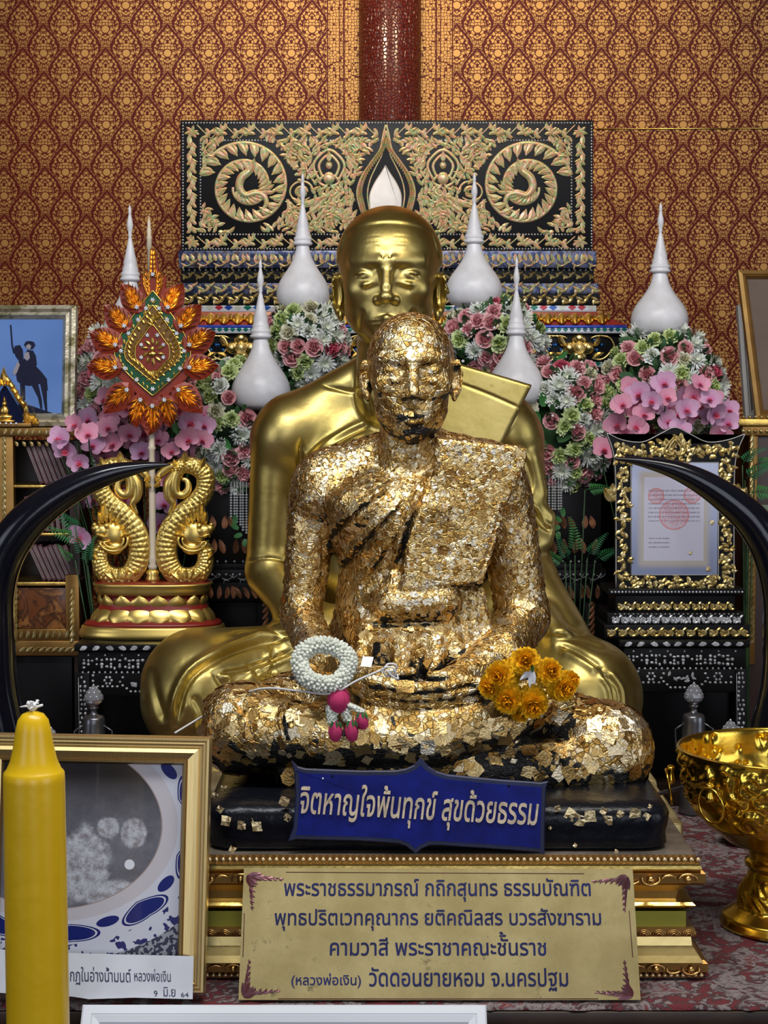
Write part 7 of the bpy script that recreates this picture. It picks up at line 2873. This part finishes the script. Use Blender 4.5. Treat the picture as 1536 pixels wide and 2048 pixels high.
mb = MB(); leafrow(mb, 1220, 1488, 1181, 1187, YC2 - .035, 7, kind=2); leafrow(mb, 1226, 1480, 1226, 1230, YC2 - .036, 9, kind=2); mb.build('pearl_beads', GREYPEARL, cs)
outer = sm([(1232, 1178), (1232, 1000), (1230, 930), (1224, 895), (1214, 868)]) + sm([(1214, 866), (1245, 880), (1285, 884), (1320, 868), (1350, 855), (1380, 868), (1415, 884), (1455, 880), (1490, 868)]) + sm([(1489, 870), (1478, 895), (1470, 930), (1468, 1000), (1468, 1178)])
mb = MB(); mb.prism([ap(a, b, YC2) for a, b in outer], YC2 + .004, YC2 + .034, bev=.003); mb.build('frame_board', BLACKL, cs)
mb = MB()
rg = random.Random(17)
n_in = 0
for gx in range(1222, 1486, 7):
    for gy in range(862, 1178, 7):
        x, y = gx + rg.uniform(-3, 3), gy + rg.uniform(-3, 3)
        topy = float(np.interp(x, [1214, 1245, 1285, 1320, 1350, 1380, 1415, 1455, 1490], [872, 886, 892, 878, 864, 878, 892, 886, 872]))
        if y < topy + 6: continue
        lim = float(np.interp(y, [868, 895, 930, 1000], [1216, 1227, 1234, 1236]))
        if x < lim + 3 or x > 2700 - lim - 1: continue
        if 1256 < x < 1442 and 918 < y < 1156: continue
        if abs((x + y) % 37 - 18) < 2.6: continue
        kk(mb, x, y, rg.uniform(0, 2 * PI), rg.uniform(11, 16), rg.uniform(3.8, 5.8), rg.choice((-1, 1)), YC2 + .004, None, rg.uniform(.002, .0045))
for r_ in (14, 8):
    for sgn in (1, -1):
        pts = [(1350, 872 + (14 - r_)), (1350 + sgn * r_ * 1.2, 892), (1350 + sgn * r_ * 1.4, 904), (1350 + sgn * r_ * .6, 910), (1350, 900)]
        L2 = smoothline([(a, b, 0) for a, b in pts], 16)
        mb.tube([pix(v.x, v.y, YC2 - .001) for v in L2], 2.4 * sC, 6)
mb.build('gold_inlay', GOLDPEARL, cs)
mb = MB()
for pts in (outer, ):
    mb.tube([pix(a, b, YC2 + .003) for a, b in pts], 1.3 * sC, 5)
mb.tube([pix(a, b, YC2 + .002) for a, b in ((1262, 1150), (1262, 925), (1437, 925), (1437, 1150), (1262, 1150))], 1.4 * sC, 5)
mb.build('edge_line', plain('pale_edge', (.40, .38, .36), .3, .3), cs)
nt = NT('certificate_print')
_co = nt.coords('Object')
_x, _y, _z = nt.sep(_co)
off = OFF[cs.name]
def CU(px, py):
    p = ap(px, py, YC2); return p[0] - off[0], p[1] - off[2]
cx1, cz1 = CU(1348, 1038)
_u = (_x - cx1) * (1.0 / sC)
_v = (_z - cz1) * (1.0 / sC)
_bg2 = nt.mix(_v.smooth(-110, 110), (.20, .23, .36), (.42, .45, .62))
_in1 = _u.abs().lt(60) * (_v.abs().lt(84))
_hal = _u.abs().smooth(78, 62) * _v.abs().smooth(104, 88)
_c = nt.mix(_hal, _bg2, (.42, .37, .33))
_c = nt.mix(_in1, _c, (.50, .48, .58))
_tx = nt.noise(nt.comb(_u * .45, 0.0, (_v * .115).floor() * 5.0), 1.0, 2.0, .7).gt(.47) * ((_v * .115).frac() - .5).abs().lt(.16) * (_v.gt(-5) * _v.lt(62) * _u.abs().lt(52)).max(_v.gt(-60) * _v.lt(-36) * _u.lt(-8) * _u.gt(-50))
_c = nt.mix(_tx * .75, _c, (.14, .12, .20))
for (sx2, sy2, r2) in ((-36, 46, 15), (36, 48, 16), (0, 8, 29)):
    _d = ((_u - float(sx2)).pow(2.0) + (_v - float(sy2)).pow(2.0)).sqrt()
    _st2 = _d.lt(float(r2)) * nt.noise(_co, 420.0, 2.0).smooth(.42, .55) * .5
    _st2 = _st2.max((_d - float(r2)).abs().lt(1.2) * .7)
    _c = nt.mix(_st2, _c, (.55, .10, .07))
CERT = nt.done(_c, .10, 0.0)
a, b = ap(1262, 1150, YC2), ap(1437, 925, YC2)
mb = MB(); mb.box((a[0], YC2 + .0015, a[1]), (b[0], YC2 + .006, b[1])); mb.build('certificate', CERT, cs)
for (x, y, r_) in ((1424, 1045, 4), (1417, 1138, 4.5), (1381, 1106, 3), (1247, 1035, 6)):
    p = ap(x, y, YC2); mb = MB(); mb.add([(p[0] - r_ * sC, YC2 - .001, p[1] - r_ * sC), (p[0] + r_ * sC, YC2 - .0005, p[1] - r_ * sC * .8), (p[0] + r_ * sC * .9, YC2 - .001, p[1] + r_ * sC), (p[0] - r_ * sC, YC2 - .0005, p[1] + r_ * sC * 1.1), (p[0], YC2 + .0012, p[1])], [(0, 1, 2, 3), (1, 0, 4), (2, 1, 4), (3, 2, 4), (0, 3, 4)])
    mb.build('gold_leaf', LEAFSQ, cs)
# side ears of the frame
for sgn in (1, -1):
    mb = MB()
    for (dx, y, a_, L_, w_) in ((120, 1000, .6, 34, 13), (122, 990, 1.2, 24, 9)):
        kk(mb, 1350 + sgn * dx, y, a_ if sgn > 0 else PI - a_, L_, w_, .5 * sgn, YC2 + .012, None, .010)
    mb.build('side_ear', GOLDPEARL, cs)

# ------------------------------------------------------------------ silver bottles with crystal stoppers
nt = NT('cut_crystal')
CRYS = nt.done((.86, .86, .93), .05, .0, None, Transmission_Weight=.75, IOR=1.5)
BOTTLE = plain('dull_silver', (.20, .20, .22), .3, .85, vary=.3)
for (px_, ptop, Y, lab_) in ((1388, 1366, 4.42, 'silver bottle with large crystal stopper in front of the certificate table'), (1461, 1440, 4.30, 'silver bottle whose crystal stopper just shows above the gold bowl rim'),
                             (187, 1370, 4.42, 'silver bottle with large crystal stopper in front of the dragon stand table'), (96, 1450, 4.30, 'silver bottle whose crystal stopper just shows above the large gold picture frame')):
    s = Y / FPX
    zt3 = zat(ptop, Y)
    zk = lambda y: zt3 - y * s
    x = pix(px_, ptop, Y).x
    t = thing('crystal_bottle', lab_, 'bottle', (x, Y, .006), 'crystal stoppered bottles')
    zb3 = max(.006, zk(330))
    mb = MB(); mb.lathe([(28 * s, zb3), (30 * s, zb3 + .005), (27 * s, zb3 + .02), (24 * s, zk(140)), (23 * s, zk(78)), (22 * s, zk(68)), (19 * s, zk(63)), (10 * s, zk(61)), (7 * s, zk(56)), (7 * s, zk(50)), (11 * s, zk(46)), (6 * s, zk(42))], (x, Y, 0), 32); 
    mb.lathe([(36 * s, .006), (36 * s, .012), (30 * s, .02), (28 * s, zb3 + .001)], (x, Y, 0), 24) if zb3 > .03 else None
    mb.build('bottle', BOTTLE, t)
    mb = MB()
    prof = [(6, 43), (10, 40), (17, 35), (20, 28), (19, 22), (15, 14), (9, 7), (4, 2), (0, 0)]
    mb.lathe([(r * s, zk(y)) for r, y in prof], (x, Y, 0), 14, smooth=False); mb.build('stopper', CRYS, t)
    mb = MB()
    for (r, y, n_) in ((17, 22, 9), (13, 14, 7), (7, 6, 5), (0, 0, 1)):
        for k in range(n_): mb.ball((x + r * s * math.cos(2 * PI * k / n_ - .4), Y + r * s * math.sin(2 * PI * k / n_ - .4), zk(y)), 2.5 * s, 6, 4)
    mb.build('crystal_beads', SILV, t)
    for k, hx in enumerate((-1, 1)):
        mb = MB()
        mb.tube([(x + hx * 20 * s, Y - .01, zk(80)), (x + hx * 38 * s, Y - .01, zk(92)), (x + hx * 36 * s, Y - .01, zk(130)), (x + hx * 22 * s, Y - .01, zk(150))], .0022, 6); mb.build('handle', BOTTLE, t)

# ------------------------------------------------------------------ garlands, thread and packet on the leaf-covered statue
YG = 3.245
JAS = plain('jasmine_bud', (.74, .76, .66), .6, vary=.15)
RSB = fmat('rose_bud_petal', (.45, .012, .09), (.58, .05, .16), .5)
jg = thing('jasmine_garland', 'white jasmine garland with pink rosebud tassel on the lap of the leaf-covered statue', 'garland', tuple(pix(655, 1390, YG)))
rg = random.Random(8)
buds = MB()
mb = MB()
cxj, cyj = 648, 1329
def bud(mb, p, d, L, r):
    d = Vector(d).normalized()
    M = Matrix.Translation(p) @ d.to_track_quat('Z', 'Y').to_matrix().to_4x4()
    mb.ball((0, 0, 0), (r, r, L), 6, 5, 0)
    n_ = 6 * 4 + 2
    mb.V[-n_:] = [tuple(M @ Vector(v)) for v in mb.V[-n_:]]
sG = YG / FPX
for k in range(58):
    th_ = 2 * PI * k / 58
    rx_, ry_ = 49 + 2.5 * math.sin(3 * th_), 40 + 2 * math.cos(2 * th_ + 1)
    tilt_y = .018 * math.sin(th_)
    cpt = pix(cxj + rx_ * math.cos(th_) + 5 * math.sin(th_), cyj - ry_ * math.sin(th_) + 4 * math.cos(th_), YG + tilt_y)
    rad_dir = Vector((math.cos(th_), 0, math.sin(th_)))
    for j in range(8):
        a = 2 * PI * (j + .5 * (k % 2)) / 8
        d = rad_dir * math.cos(a) + Vector((0, -1, 0)) * math.sin(a)
        bud(mb, cpt + d * 11 * sG, d + Vector((rg.uniform(-.5, .5), rg.uniform(-.5, .5), rg.uniform(-.5, .5))), .0086, .0042)
o = mb.build('jasmine_loop', JAS, jg); o['kind'] = 'stuff'
def rosebud(px, py, wpx, hpx, Y, nm, ang=0.0):
    mb = MB()
    c = pix(px, py, Y)
    s = Y / FPX
    for ring, (n_, w, hh) in enumerate(((3, .62, 1.0), (4, .86, .96), (5, 1.0, .88))):
        for i in range(n_):
            a0 = 2 * PI * (i + .4 * ring) / n_
            V = []
            for iu in range(6):
                t = iu / 5
                r = wpx * s * .5 * w * (math.sin(PI * (.10 + .72 * t)) ** .6)
                for jv in range(5):
                    u = (jv / 4 - .5) * (2 * PI / n_) * 1.25
                    V.append(c + Matrix.Rotation(ang, 3, 'Y') @ Vector((r * math.cos(a0 + u), r * math.sin(a0 + u), -hpx * s * hh * (t - .5) - .002 * abs(u) * (t > .9))))
            mb.add(V, [(iu * 5 + j, iu * 5 + j + 1, iu * 5 + 6 + j, iu * 5 + 5 + j) for iu in range(5) for j in range(4)], 0, True)
    return mb.build(nm, RSB, jg)
rosebud(677, 1396, 48, 54, YG - .01, 'rose_head')
for (pts, n_) in ((((672, 1412), (667, 1430), (664, 1446)), 12), (((684, 1410), (692, 1426), (696, 1442)), 12), (((690, 1408), (708, 1416), (722, 1424)), 9), (((668, 1408), (661, 1420), (664, 1440)), 6)):
    mb = MB(); L = smoothline([(a, b, 0) for a, b in pts], 14)
    for v in L:
        p = pix(v.x, v.y, YG - .012)
        for j in range(5):
            a = 2 * PI * j / 5 + rg.random(); d = Vector((math.cos(a), math.sin(a), .2)); bud(mb, p + d * .0042, d, .0062, .0033)
    o = mb.build('jasmine_string', JAS, jg); o['kind'] = 'stuff'
for (px_, py_, w, h_, a) in ((671, 1461, 29, 40, .05), (703, 1460, 28, 42, -.08), (723, 1440, 27, 34, -.3)):
    rb = rosebud(px_, py_, w, h_, YG - .014, 'rosebud', a)
    mb = MB()
    for i in range(5):
        aa = 2 * PI * i / 5
        kk(mb, px_ + 7 * math.cos(aa), py_ - h_ * .45, -PI / 2 + math.cos(aa) * .35, 15, 3.2, 0, YG - .014 - .010 * max(0, math.sin(aa)) - .008, None, .001)
    mb.build('sepal', LEAFL, rb)
# marigold garland
MARI = fmat('marigold_petal', (1.0, .38, .004), (1.0, .58, .016), .6)
mg = thing('marigold_garland', 'orange marigold garland hung over the foot of the leaf-covered statue', 'garland', tuple(pix(1055, 1420, YG)))
mb = MB(); rg = random.Random(12)
for ring in range(9):
    n_ = 22 - ring * 2
    for i in range(n_):
        petal(mb, 2 * PI * (i + rg.random() * .6) / n_, -.75 + ring * .27, .0255 - ring * .0012, .0066, .16, .003, -.002 + .0022 * ring, nu=3, nv=2, ruf=.0026, rg=rg, tip=1.5)
MG = proto('marigold', mb, [MARI])
for (px_, py_, sc_, d) in ((1050, 1324, 1.05, (0, -1, .25)), (1002, 1352, 1.10, (-.35, -1, .1)), (1096, 1345, 1.0, (.3, -1, .2)), (1122, 1376, .95, (.6, -1, 0)), (1016, 1396, 1.08, (-.15, -1, -.2)), (1064, 1404, 1.12, (.05, -1, -.3)), (1030, 1340, .9, (-.1, -1, .4)), (985, 1372, .95, (-.6, -1, 0)), (1135, 1362, .8, (.7, -1, .2)), (1040, 1420, .8, (0, -1, -.5))):
    put(MG, 'marigold', mg, pix(px_, py_, YG - .012 + (.02 if sc_ < .92 else 0)), d, sc_, px_ * .7)
mb = MB()
for (a_, L_) in ((-2.5, 32), (-1.75, 36), (-1.45, 30)):
    kk(mb, 1064, 1340, a_, L_, 7, .1, YG - .032, None, .003)
mb.build('white_ribbon', PAPER, mg)
mb = MB(); kk(mb, 1064, 1344, 1.5, 16, 4, 0, YG - .032, None, .004); mb.build('leaf', LEAFL, mg)
# white thread
th = thing('sacred_thread', 'white cotton thread tied across the lap of the leaf-covered statue', 'thread', tuple(pix(768, 1345, YG)))
COT = plain('white_thread', (.74, .72, .70), .8)
mb = MB()
L = smoothline([tuple(pix(350, 1466, 3.36)), tuple(pix(393, 1440, 3.42)), tuple(pix(460, 1400, 3.36)), tuple(pix(525, 1377, 3.285)), tuple(pix(600, 1382, 3.235)), tuple(pix(662, 1387, 3.225)), tuple(pix(716, 1360, 3.222)), tuple(pix(768, 1338, 3.225))], 40)
mb.tube(L, .0021, 6); mb.build('strand', COT, th)
mb = MB()
for (pts) in (((768, 1338), (776, 1328), (792, 1330), (790, 1342), (774, 1342)), ((772, 1340), (784, 1352), (796, 1358), (794, 1350)), ((764, 1336), (772, 1352), (784, 1350)), ((770, 1334), (786, 1336), (792, 1350), (778, 1344))):
    L = smoothline([tuple(pix(a, b, 3.223 + .004 * i)) for i, (a, b) in enumerate(pts)], 16); mb.tube(L, .0020, 6)
mb.build('knot', COT, th)
pk = MB()
A = [pix(726, 1313, 3.285), pix(747, 1314, 3.287), pix(742, 1334, 3.272), pix(721, 1332, 3.270)]
pk.add(A + [v + Vector((0, .003, 0)) for v in A], [(3, 2, 1, 0), (4, 5, 6, 7), (0, 1, 5, 4), (1, 2, 6, 5), (2, 3, 7, 6), (3, 0, 4, 7)])
o = pk.build('foil_packet', plain('silver_foil', (.62, .62, .68), .25, .7, bump=.4, scale=90))
tag(o, 'small silver foil packet tucked at the belt of the leaf-covered statue', 'packet')
# metal rod ends behind the bowl
rod = MB(); rod.tube([pix(1300, 1592, 3.55), pix(1372, 1573, 3.75)], .0042, 8); o = rod.build('metal_rod', BOTTLE)
tag(o, 'thin silver rod lying across the gold base edge, behind the bowl handle', 'rod')
# purge helper-free scene: nothing left unlinked
